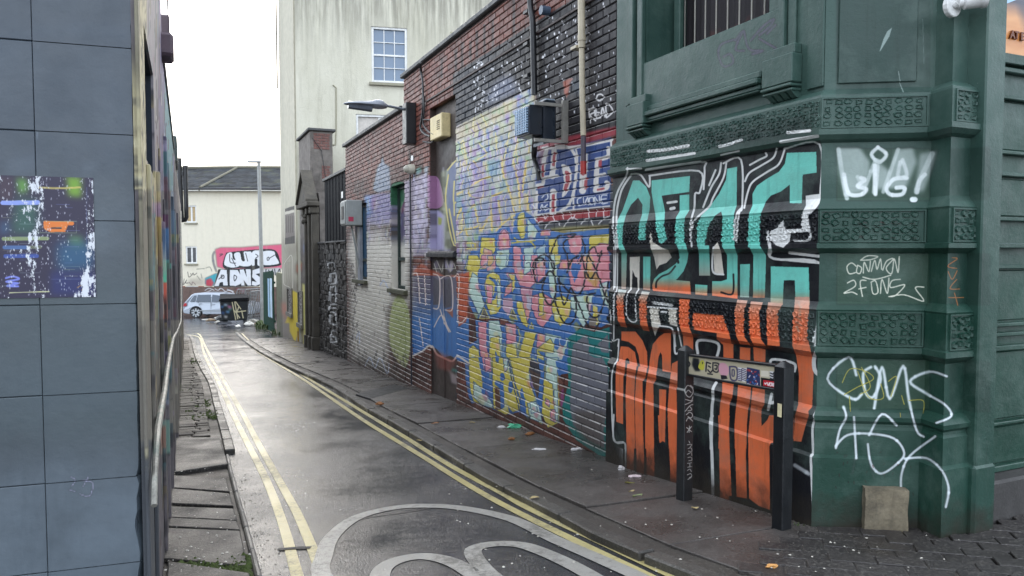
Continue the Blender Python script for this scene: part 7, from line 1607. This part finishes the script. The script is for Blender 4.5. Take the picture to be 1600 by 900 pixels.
mbp = MB(); P8 = lambda o0, o1, ex, m: [WPt.pt(e0, pb[1] - ex, o0), WPt.pt(e0, pb[1] - ex, o1), WPt.pt(e1, pdn[1] - ex, o1), WPt.pt(e1, pdn[1] - ex, o0), WPt.pt(e0, pa[1] + ex, o0), WPt.pt(e0, pa[1] + ex, o1), WPt.pt(e1, pc[1] + ex, o1), WPt.pt(e1, pc[1] + ex, o0)]
MB().hexa(P8(-.012, .008, .0, 0)).build('nameplate', STK, ns)
MB().hexa(P8(-.03, -.0122, .012, 0)).build('backboard', TIM, ns)
for dz_ in (0, 1):
    za, zb = (pa[1], pc[1]) if dz_ else (pb[1] - .016, pdn[1] - .016)
    MB().hexa([WPt.pt(e0, za, -.02), WPt.pt(e0, za, .018), WPt.pt(e1, zb, .018), WPt.pt(e1, zb, -.02), WPt.pt(e0, za + .016, -.02), WPt.pt(e0, za + .016, .018), WPt.pt(e1, zb + .016, .018), WPt.pt(e1, zb + .016, -.02)]).build('rail', BLACK, ns, bevel=.003)
st = tag(MB().wbox(Wall((cB.x, cB.y), (dvec.x, dvec.y)) if False else WPt, L + .002, L + .030, zB - .30, zB - .225, sides / 2, sides / 2 + .002).build('sticker', M('peeled_sticker', 'c7bd97', .6, dirt=('8a8066', .5))), 'peeling cream sticker on the right post of the nameplate', 'sticker')

# ================================================================== stone block by the corner
sb = MB(); q = [on_ground(1351, 828), on_ground(1419, 830)]; wdt = (q[1] - q[0]).length; Yb = q[0].y; zt_ = CAMZ + (396 - 768) / F * (Yb + .0)
vb = Vector((q[1].x - q[0].x, q[1].y - q[0].y, 0)).normalized(); nb_ = Vector((-vb.y, vb.x, 0))
V = []
for z_, sh in ((q[0].z - .03, 0), (zt_, .006)):
    V += [q[0] + nb_ * 0, q[1] + nb_ * 0, q[1] + nb_ * .15, q[0] + nb_ * .15]
    for i in range(4): V[-4 + i] = Vector((V[-4 + i].x, V[-4 + i].y, z_))
sb.hexa([tuple(v) for v in V])
stb = sb.build('stone_block', M('limestone_block', '6f6655', .85, var=.5, sc=9, bump=.9, bsc=35, dirt=('3a342a', .9)))
bmm = bmesh.new(); bmm.from_mesh(stb.data); bmesh.ops.subdivide_edges(bmm, edges=bmm.edges, cuts=7, use_grid_fill=True)
from mathutils import noise as mnoise
for v in bmm.verts:
    v.co += Vector((mnoise.noise(v.co * 14), mnoise.noise(v.co * 14 + Vector((9, 0, 0))), mnoise.noise(v.co * 14 + Vector((0, 9, 0))))) * .007
bmm.to_mesh(stb.data); bmm.free(); tag(stb, 'chipped pale stone block standing on the pavement against the green corner', 'stone block')

# ================================================================== litter
def crumpled(name, px, py, sx, sy, sz, mat, label, cat, seed, flat=False, rot=0):
    random.seed(seed); p = on_ground(px, py); mb = MB(); n = 7; m = 6
    bmq = bmesh.new(); bmesh.ops.create_icosphere(bmq, subdivisions=2, radius=1)
    for v in bmq.verts:
        k = 1 + random.uniform(-.32, .25); x_, y_, z_ = v.co * k; v.co = Vector((x_ * sx, y_ * sy, max(z_, -.55) * sz + sz * .55))
    me = bpy.data.meshes.new(name); bmq.to_mesh(me); bmq.free(); me.materials.append(mat); o = bpy.data.objects.new(name, me); C.objects.link(o)
    o.location = p + Vector((0, 0, -.002)); o.rotation_euler = (0, 0, rot); return tag(o, label, cat, )
LW = M('paper_white', 'c4c0bf', .6, bump=.3, bsc=60, dirt=('8d8580', .5)); LGN = M('plastic_green', '4fae86', .3, bump=.3); LBR = M('card_brown', '8a5c35', .7, var=.3)
crumpled('crumpled_wrapper', 970, 734, .028, .022, .022, LW, 'white and blue crumpled wrapper nearest the foot of the orange mural', 'litter', 1)
crumpled('paper_napkin', 992, 745, .055, .030, .010, M('paper_pink', 'c9b9bb', .7), 'flat pinkish paper napkin beside the crumpled wrapper', 'litter', 2)
crumpled('paper_scrap', 842, 703, .06, .03, .012, LW, 'torn white paper scrap lying mid pavement below the yellow mural', 'litter', 3)
crumpled('paper_roll', 900, 704, .055, .020, .02, LW, 'rolled white paper against the foot of the grey brick', 'litter', 4, rot=.2)
crumpled('plastic_bag', 803, 668, .075, .045, .03, LGN, 'small green plastic bag at the foot of the yellow mural', 'litter', 5)
crumpled('paper_scrap', 783, 668, .05, .03, .014, LW, 'grey white scrap just left of the green bag', 'litter', 6)
crumpled('food_carton', 828, 679, .06, .03, .022, LBR, 'brown crushed carton lying right of the green bag', 'litter', 7, rot=.5)
crumpled('bread_crust', 799, 687, .035, .02, .018, LBR, 'brown crust on the pavement below the green bag', 'litter', 8)
crumpled('bread_crust', 1206, 886, .032, .014, .012, M('bread', 'b5834a', .8), 'golden bread crust on the near pavement by the kerb', 'litter', 9)
crumpled('dead_leaf', 593, 632, .06, .04, .025, LBR, 'brown curled leaf beside the iron cover', 'leaf', 10)
def leaf(px, py, L_, ang, mat, label, seed):
    random.seed(seed); p = on_ground(px, py); mb = MB(); n = 6
    for i in range(n + 1):
        t = i / n; w_ = math.sin(t * math.pi) ** .8 * L_ * .28 + .001
        for s_ in (-1, 0, 1): mb.v.append((L_ * (t - .5), s_ * w_, .004 + .006 * abs(s_) + .004 * math.sin(t * 5 + seed)))
    for i in range(n):
        for s_ in (0, 1): b = i * 3 + s_; mb.f.append((b, b + 3, b + 4, b + 1)); mb.m.append(0)
    o = mb.build('dead_leaf', mat, smooth=True); o.location = p; o.rotation_euler = (0, 0, ang); return tag(o, label, 'leaf')
YL, GL_, PL_ = M('leaf_olive', '6c6a2e', .6), M('leaf_green', '7d8a5c', .6), M('leaf_pale', '9d8c62', .6)
leaf(984, 756, .075, .1, YL, 'olive leaf lying below the pink napkin', 1); leaf(996, 776, .09, .6, GL_, 'pale green leaf on the pavement crack near the left post', 2)
leaf(987, 769, .05, .4, PL_, 'thin pale leaf between the olive and green leaves', 3); leaf(680, 662, .09, .1, LBR, 'small brown leaf on the pavement under the blue mural', 4)
leaf(835, 779, .07, .3, PL_, 'flattened leaf in the gutter beside the double lines', 5); leaf(738, 661, .07, 0, PL_, 'pale leaf mid pavement left of the green bag', 6)
leaf(655, 689, .06, .3, PL_, 'narrow leaf in the road beside the double yellow lines', 7); leaf(1086, 795, .05, .2, PL_, 'small leaf by the foot of the left post', 8)
random.seed(21); sp = []
for _ in range(170):
    p = on_ground(random.uniform(700, 1500), random.uniform(700, 895))
    u = (Vector((p.x, p.y, 0)) - WR.o).dot(WR.n)
    if u > .12 or p.x > 1.9: sp.append((p.x, p.y, p.z + .003))
tag(scatter('crumbs', sp, M('pale_crumbs', 'a9a49a', .8, var=.4), .006), 'pale crumbs and gum specks scattered over the right pavement', 'crumbs')
# weeds
def weeds(px0, px1, py0, py1, n, h, label, seed):
    random.seed(seed); mb = MB()
    for _ in range(n):
        p = on_ground(random.uniform(px0, px1), random.uniform(py0, py1)); a = random.uniform(0, 6.28); hh = h * random.uniform(.4, 1.2); w_ = hh * .12; lean = Vector((math.cos(a), math.sin(a), 0)) * hh * random.uniform(.2, .8)
        s_ = Vector((-math.sin(a), math.cos(a), 0)) * w_; p = p - Vector((0, 0, .01)); m_ = p + lean * .4 + Vector((0, 0, hh * .7)); t = p + lean + Vector((0, 0, hh))
        mb.face([p - s_ * .5, p + s_ * .5, m_ + s_, m_ - s_]); mb.face([m_ - s_, m_ + s_, t])
    o = mb.build('weeds', M('weed_green', '45552a', .7, var=.5, sc=20, bump=0), fix=False); return tag(o, label, 'weeds', kind='stuff')
weeds(1288, 1312, 816, 820, 90, .03, 'tuft of grass in the joint at the green corner', 1); weeds(1240, 1275, 815, 822, 40, .02, 'weeds and moss at the foot of the right post', 2)
weeds(400, 425, 506, 516, 220, .22, 'grass growing at the foot of the far lamp post', 3); weeds(425, 438, 518, 526, 60, .15, 'weeds along the green fence', 4)

# ================================================================== the far end of the alley
bF = thing('far_building', 'cream rendered three storey house with dark slate roof closing the end of the alley', 'building', (Pf.x, Pf.y, gf(Pf.x, Pf.y)))
FCR = painted('far_render', BFW, 'd9d2c0', .9, .0, 3, .08, 'b5ae9a', wear=.0, mot=.06, dt=.3)
ze = WFR.z(380, 295); zg0 = gf(Pf.x, Pf.y) - 1
fw = []
for (x0, y0, x1, y1) in ((290, 321, 307, 348), (290, 385, 308, 412), (291, 447, 309, 470)):
    a = WFL.uz(x0, y0); b = WFL.uz(x1, y1); fw.append((min(a[0], b[0]), max(a[0], b[0]), b[1], a[1]))
fw.append((2.6, 3.4, fw[0][2], fw[0][3])) if False else None
backing(WFL, 0, 5, zg0, ze, fw, 0, bF, FCR, 'wall', .3)
backing(WFR, 0, 12, zg0, ze, [], 0, bF, FCR, 'wall', .3)
for i, w_ in enumerate(fw): sash(WFL, w_, 2, 1, bF, M('far_glass_reflection', 'a58f68', .15, bump=0) if i == 0 else M('far_glass', '4b4d50', .12, bump=0), fr_=.08, bar=.10, mid=False)  # first window: an orange reflection is painted into the glass colour
BKF = M('far_brick', '8b5544', .8, var=.3, sc=3)
zbk = WFL.z(300, 447)
MB().wbox(WFL, fw[2][1] + .08, 5, zg0, zbk, .0, .03).wbox(WFL, 0, fw[2][0] - .08, zg0, zbk, .0, .03).build('brick_base', BKF, bF)
SLT = NT('slate'); g = SLT; v = g.n('TexVoronoi', {'Vector': g.n('VectorMath', {0: g.pos(), 1: (3.2, 3.2, 5)}, operation='MULTIPLY').outputs[0], 'Scale': 1.0}).outputs['Color']
c = g.mix(g.n('SeparateColor', {0: v}).outputs[0], lin('14171b'), lin('33383e')); c = g.mix(g.ramp(g.noise(.7, det=5), .55, .7, 0, .6), c, lin('5c5f43')); SLT = g.done(c, .9, g.bump(g.noise(6), .4, .03))
EV = M('white_eaves', 'c9c6be', .5)
zr = ze + 1.75; rb = 3.9
A0, A1, A2 = WFL.pt(5, ze, .35), WFR.pt(0, ze, .35), WFR.pt(12, ze, .35); R0, R1, R2 = WFL.pt(5, zr, -rb), WFR.pt(.9, zr, -rb), WFR.pt(12, zr, -rb)
nrow = 16
for (a, b, c_, d_) in ((A0, A1, R1, R0), (A1, A2, R2, R1)):
    mb = MB()
    for i in range(nrow):
        t0, t1 = i / nrow, (i + 1.12) / nrow; lift = Vector((0, 0, .035))
        p, q = a.lerp(d_, t0) + lift, b.lerp(c_, t0) + lift; r_, s_ = b.lerp(c_, min(t1, 1)), a.lerp(d_, min(t1, 1))
        mb.hexa([p - lift * 2, q - lift * 2, r_ - lift, s_ - lift, p, q, r_, s_])
    mb.build('slate_roof', SLT, bF)
MB().tube([R0 + Vector((0, 0, .05)), R1 + Vector((0, 0, .05)), R2 + Vector((0, 0, .05))], .11, 8).build('ridge', M('ridge_tile', '6d6a5c', .8), bF)
MB().tube([A1 + Vector((0, 0, .05)), R1 + Vector((0, 0, .05))], .09, 8).build('hip_ridge', M('ridge_tile', '6d6a5c', .8), bF)
MB().wbox(WFR, 0, 12, ze - .16, ze - .01, .0, .36).wbox(WFL, .05, 5, ze - .16, ze - .01, .0, .36).build('fascia', EV, bF)
MB().tube([A0 + Vector((0, 0, -.04)), A1 + Vector((0, 0, -.04)), A2 + Vector((0, 0, -.04))], .06, 8).build('gutter', BLACKP, bF)

# lamp post
lp = thing('lamp_post', 'tall grey lamp post with small flat head at the end of the alley', 'street lamp', on_ground(411, 505))
gp = on_ground(411, 506); Yl = gp.y; top = Vector(((407 - 800) / F * Yl, Yl, CAMZ + (396 - 256) / F * Yl))
MB().tube([gp, gp.lerp(top, .14)], .12, 12).build('base', M('lamp_post_grey', '8f9190', .5, metal=.3), lp); MB().tube([gp.lerp(top, .14), gp.lerp(top, .16), top], [.12, .095, .08], 12).build('column', M('lamp_post_grey', '8f9190', .5, metal=.3), lp)
hx_ = (390 - 800) / F * Yl
MB().box(hx_, top.x + .12, Yl - .12, Yl + .12, top.z + .02, top.z + .12).build('lamp_head', M('lamp_head_grey', 'a5a8aa', .4), lp, bevel=.03)
bx_ = MB().box(top.x + .05, top.x + .30, Yl - .1, Yl + .0, CAMZ + (396 - 452) / F * Yl, CAMZ + (396 - 440) / F * Yl)

# green fence with posters, graffiti wall beyond it
fe = thing('green_fence', 'green vertical slat fence with posters near the end of the alley', 'fence', WR.pt(WR.u(428), zg(WR.u(428))))
GF = M('fence_green', '173a2e', .9, spec=.2); ua_, ub_ = WR.u(430.5), WR.u(414); k = int((ub_ - ua_) / .14)
for i in range(k):
    a = ua_ + (ub_ - ua_) * i / k; z0 = zg(a); o_ = .10
    MB().wbox(WR, a, a + .10, z0, z0 + 2.35 + .03 * (i % 3), o_ - .03, o_).build('slat', GF, fe)
for z_ in (.4, 1.9): MB().hexa([WR.pt(ua_, zg(ua_) + z_, .02), WR.pt(ua_, zg(ua_) + z_, .065), WR.pt(ub_, zg(ub_) + z_, .065), WR.pt(ub_, zg(ub_) + z_, .02), WR.pt(ua_, zg(ua_) + z_ + .08, .02), WR.pt(ua_, zg(ua_) + z_ + .08, .065), WR.pt(ub_, zg(ub_) + z_ + .08, .065), WR.pt(ub_, zg(ub_) + z_ + .08, .02)]).build('rail', GF, fe)
for (xa, xb, c_) in ((424, 421, 'a9c4d8'), (420, 417.5, '7fa6c4')):
    a, b = WR.u(xa, .11), WR.u(xb, .11); tag(MB().wbox(WR, a, b, zg(a) + .55, zg(a) + 2.1, .102, .112).build('poster', M('poster_' + c_, c_, .5, var=.4, sc=2)), 'pale blue poster on the green fence, ' + ('nearer of two' if xa > 422 else 'farther of two'), 'poster')
gw = MB().wbox(WR, WR.u(440) + .01, WR.u(431), -2.5, zg(WR.u(435)) + 2.3, -.3, .0).build('yard_wall', painted('yard_wall_paint', BC, '6e7254', .8, wear=.3)); tag(gw, 'low graffiti wall between the cream building and the green fence', 'wall')
# sign bracket on the wall edge
# big wheeled bin
gb_ = on_ground(365, 508); Yb = gb_.y + .2
BCX, BCY, BANG = ((344 + 386) / 2 - 800) / F * Yb, Yb, math.atan2((800 - 365), F)
wb_ = thing('wheelie_bin', 'large black four wheeled bin with pale scrawl and its lid half open', 'bin', (gb_.x, Yb, gf(gb_.x, Yb)))
xl, xr = (344 - 800) / F * Yb, (386 - 800) / F * Yb; z0 = gf(gb_.x, Yb); zt = CAMZ + (396 - 467) / F * Yb
ca_, sa_ = math.cos(BANG), math.sin(BANG); WBn = Wall((BCX + (xl - BCX) * ca_, BCY + (xl - BCX) * sa_), (ca_, sa_)); WBn.n = Vector((sa_, -ca_, 0)); BBN = bake(mural_bin(), 'print_bin', WBn, -.1, xr - xl + .1, z0, zt + .1, .01)
BIN = painted('bin_plastic', BBN, '1d2226', .4, .2, 10, .2, '2c2f30')
mb = MB(); i_ = .07
mb.hexa([(xl + i_, Yb, z0 + .2), (xr - i_, Yb, z0 + .2), (xr - i_, Yb + .9, z0 + .2), (xl + i_, Yb + .9, z0 + .2), (xl, Yb - .06, zt - .1), (xr, Yb - .06, zt - .1), (xr, Yb + 1.0, zt - .1), (xl, Yb + 1.0, zt - .1)]); mb.turn(BCX, BCY, BANG).build('body', BIN, wb_, bevel=.03)
MB().box(xl - .04, xr + .04, Yb - .10, Yb + 1.04, zt - .1, zt - .03).turn(BCX, BCY, BANG).build('rim', M('lid_plastic', '1a1b1e', .9, spec=.15), wb_, bevel=.02)
MB().hexa([(xl, Yb - .1, zt - .03), (xr + .02, Yb - .1, zt + .0), (xr + .02, Yb + 1, zt + .05), (xl, Yb + 1, zt + .12), (xl, Yb - .1, zt + .02), (xr + .02, Yb - .1, zt + .05), (xr + .02, Yb + 1, zt + .16), (xl, Yb + 1, zt + .2)]).turn(BCX, BCY, BANG).build('lid', M('lid_plastic', '1a1b1e', .9, spec=.15), wb_, bevel=.02)
for x_ in (xl + .2, xr - .2):
    for y_ in (Yb + .12, Yb + .8):
        w_ = MB().lathe([(0, -.03), (.09, -.03), (.10, -.015), (.10, .015), (.09, .03), (0, .03)], Matrix.Translation((x_, y_, z0 + .10)) @ Matrix.Rotation(math.pi / 2, 4, 'Y'), 14).turn(BCX, BCY, BANG).build('wheel', BLACKP, wb_, smooth=True)
        MB().box(x_ - .045, x_ + .045, y_ - .02, y_ + .02, z0 + .1, z0 + .22).turn(BCX, BCY, BANG).build('castor', M('galvanised', '6b7078', .45, metal=.5), wb_)
for x_ in (xl + .04, xr - .04): MB().tube([(x_, Yb - .06, zt - .2), (x_, Yb - .16, zt - .2), (x_, Yb - .16, zt - .45), (x_, Yb - .06, zt - .45)], .02, 6).turn(BCX, BCY, BANG).build('handle', BLACKP, wb_)
# leaning crowd barriers
for k, (xa, xb, yt, yb, Yd) in enumerate(((386, 404, 452, 502, 36.6), (394, 409, 455, 505, 36.0), (373, 392, 452, 488, 38.5))):
    fn = thing('mesh_panel', ['wire mesh fence panel leaning beside the black bin', 'front wire mesh panel leaning nearest the lamp post', 'rear wire mesh panel leaning on the far wall'][k], 'fence panel', at_px((xa + xb) / 2, Yd), group=None)
    z1 = CAMZ + (396 - yt) / F * Yd; z0 = gf((xa - 800) / F * Yd, Yd); x0, x1 = (xa - 800) / F * Yd, (xb - 800) / F * Yd; sk = .45;  GV = M('galvanised_mesh', '77797a', .5, metal=.2)
    q = lambda t, h: Vector((x0 + (x1 - x0) * t + (1 - h) * -sk * (1 if k else .3), Yd + t * 1.2 - h * .2, z0 + (z1 - z0) * h))
    MB().tube([q(0, 0), q(0, 1), q(1, 1), q(1, 0)], .035, 6).build('frame', GV, fn)
    for i in range(1, 8): MB().tube([q(i / 8, 0), q(i / 8, 1)], .014, 4).build('bar', GV, fn)
    for i in range(1, 10): MB().tube([q(0, i / 10), q(1, i / 10)], .010, 4).build('bar', GV, fn)
# rubbish on the ground at the far end
random.seed(31)
for k, (px_, py_, sx_, sz_, cm, lb_) in enumerate(((322, 500, .22, .04, 'a9a59c', 'grey flat scrap on the road, leftmost of the rubbish by the black bin'), (331, 502, .30, .10, '7d6a55', 'brown cardboard scrap on the road in front of the silver car'),
        (343, 497, .36, .05, 'a9a59c', 'white board lying on the road left of the black bin'), (340, 505, .16, .08, 'a9a59c', 'small white wrapper on the road ahead of the bin wheels'), (350, 508, .34, .12, '3a3c42', 'dark rag lying on the road before the black bin'),
        (362, 511, .28, .08, '3a3c42', 'flat dark bag in the road nearest the camera, before the black bin'), (372, 511, .14, .07, 'c7c4bc', 'tiny white cup on the road right of the dark bag'), (389, 508, .22, .10, 'c7c4bc', 'white plastic bag at the foot of the leaning mesh panels'),
        (396, 504, .30, .12, 'a9a59c', 'grey bundle on the ground between mesh panels and lamp post'), (403, 507, .20, .06, '7d6a55', 'brown scrap in the grass beside the lamp post'))):
    crumpled('rubbish', px_, py_, sx_, .15, sz_, M('rubbish_' + cm, cm, .7), lb_, 'litter', 40 + k)['group'] = 'rubbish strewn around the black bin'

for k, (px_, py_, s_, lb_) in enumerate(((347, 503, .30, 'black rubbish sack slumped against the left end of the bin'), (388, 503, .26, 'black rubbish sack between the bin and the leaning mesh panels'), (356, 500, .22, 'small dark sack lying behind the bin'))):
    crumpled('rubbish_sack', px_, py_, s_, s_ * .8, s_ * .8, M('sack_black', '17181b', .35, bump=.3), lb_, 'rubbish sack', 70 + k)['group'] = 'black sacks round the bin'
# ================================================================== parked car
Yc = 43.5; gx = (300 - 800) / F * Yc; gz0 = gr(gx, Yc)
car = thing('parked_car', 'silver hatchback parked side on behind the bin at the end of the alley', 'car', ((330 - 800) / F * Yc, Yc + .9, gz0))
x0c = (284 - 800) / F * Yc
SIL = NT('silver_paint'); SIL = SIL.done(lin('9aa1ac'), .3, None, .35, .5, .6, .08); TIN = NT('tinted_glass').done(lin('2c3a4a'), .08, None, 0, .8)
# side silhouette (x from the tail, z), then half width at each height
low = [(.02, .32), (.0, .55), (.03, .80), (.10, .92)]
def carprof():
    return [(0.06, .28), (0.0, .45), (.02, .70), (.10, .90), (.22, 1.05), (.45, 1.36), (.62, 1.45), (1.2, 1.50), (2.0, 1.48), (2.45, 1.38), (3.1, 1.02), (3.9, .84), (4.15, .66), (4.22, .45), (4.18, .25)]
def wh(z): return .86 if z < .9 else .86 - (z - .9) * .36
arch = [(.78, .34), (3.40, .34)]
mb = MB(); prof = carprof(); bot = []
for cx_, r_ in ((3.40, .37), (.78, .37)):
    bot += [(cx_ + r_ + .01, .22)] + [(cx_ + r_ * math.cos(t), .32 + r_ * math.sin(t)) for t in np.linspace(-.1, math.pi + .1, 9)] + [(cx_ - r_ - .01, .22)]
loop = prof + bot
for s_ in (-1, 1):
    b = len(mb.v); mb.v += [(x0c + x, Yc + .88 + s_ * wh(z), gz0 + z) for x, z in loop]; f = tuple(range(b, b + len(loop))); mb.f.append(f if s_ < 0 else f[::-1]); mb.m.append(0)
n_ = len(loop)
for i in range(n_): mb.f.append((i, n_ + i, n_ + (i + 1) % n_, (i + 1) % n_)); mb.m.append(0)
mb.build('body', SIL, car, bevel=.03)
def sidepoly(pts, name, mat, o=.012):
    q = MB(); b = 0; q.v = [(x0c + x, Yc + .88 - wh(z) - o, gz0 + z) for x, z in pts] + [(x0c + x, Yc + .88 - wh(z) + .03, gz0 + z) for x, z in pts]; k = len(pts)
    q.f = [tuple(range(k))] + [(i, k + i, k + (i + 1) % k, (i + 1) % k) for i in range(k)]; q.m = [0] * len(q.f); return q.build(name, mat, car)
sidepoly([(.42, .97), (.72, .97), (.76, 1.34), (.62, 1.33)], 'window', TIN); sidepoly([(.78, .96), (1.62, .95), (1.62, 1.38), (.84, 1.36)], 'window', TIN); sidepoly([(1.70, .95), (2.85, .93), (2.35, 1.30), (1.70, 1.38)], 'window', TIN)
sidepoly([(.03, .68), (.24, .72), (.22, .88), (.12, .89)], 'tail_light', M('tail_red', 'a3202a', .25, bump=0), .016); sidepoly([(.5, .42), (3.0, .38), (3.0, .44), (.5, .48)], 'side_strip', M('strip_grey', '85898d', .4, bump=0))
sidepoly([(1.70, .80), (1.86, .80), (1.86, .835), (1.70, .835)], 'door_handle', SIL, .03); sidepoly([(.95, .84), (1.10, .84), (1.10, .87), (.95, .87)], 'door_handle', SIL, .03)
sidepoly([(1.655, .30), (1.665, .30), (1.665, .93), (1.655, .93)], 'door_gap', BLACKP, .003)
q = MB(); q.hexa([(x0c + .16, Yc + .25, gz0 + .98), (x0c + .16, Yc + 1.5, gz0 + .98), (x0c + .20, Yc + 1.5, gz0 + .98), (x0c + .20, Yc + .25, gz0 + .98), (x0c + .40, Yc + .35, gz0 + 1.33), (x0c + .40, Yc + 1.4, gz0 + 1.33), (x0c + .44, Yc + 1.4, gz0 + 1.33), (x0c + .44, Yc + .35, gz0 + 1.33)]); q.build('rear_window', TIN, car)
ALY = M('alloy', 'a7abb0', .3, metal=.6, bump=0)
for cx_ in (.78, 3.40):
    for sy in (0, 1):
        yy = Yc + .10 + (1.56 if sy else 0); Mw = Matrix.Translation((x0c + cx_, yy, gz0 + .32)) @ Matrix.Rotation(math.pi / 2, 4, 'X')
        wl = MB().lathe([(.20, -.09), (.31, -.09), (.325, -.06), (.325, .06), (.31, .09), (.20, .09)], Mw, 24).build('wheel', BLACKP, car, smooth=True)
        rm = MB(); rm.lathe([(0, .07), (.05, .085), (.06, .07)], Mw, 12)
        for k in range(8):
            a = k * math.pi / 4; d_ = Vector((math.cos(a), 0, math.sin(a))); c_ = Vector((x0c + cx_, yy - .105, gz0 + .32)); s_ = Vector((-d_.z, 0, d_.x)) * .042
            rm.hexa([c_ - s_, c_ + s_, c_ + s_ + d_ * .25, c_ - s_ + d_ * .25, c_ - s_ + Vector((0, .03, 0)), c_ + s_ + Vector((0, .03, 0)), c_ + s_ + d_ * .25 + Vector((0, .03, 0)), c_ - s_ + d_ * .25 + Vector((0, .03, 0))])
        rm.build('rim', ALY, wl)
# low brick wall with tags behind the car
lw = MB().wbox(WFR, -5, 12, zg0, WFR.z(380, 448), .25, .45).build('low_wall', painted('low_wall_brick', BFW, '6f5a52', .8, wear=.3)); tag(lw, 'low tagged brick wall behind the silver car', 'wall')
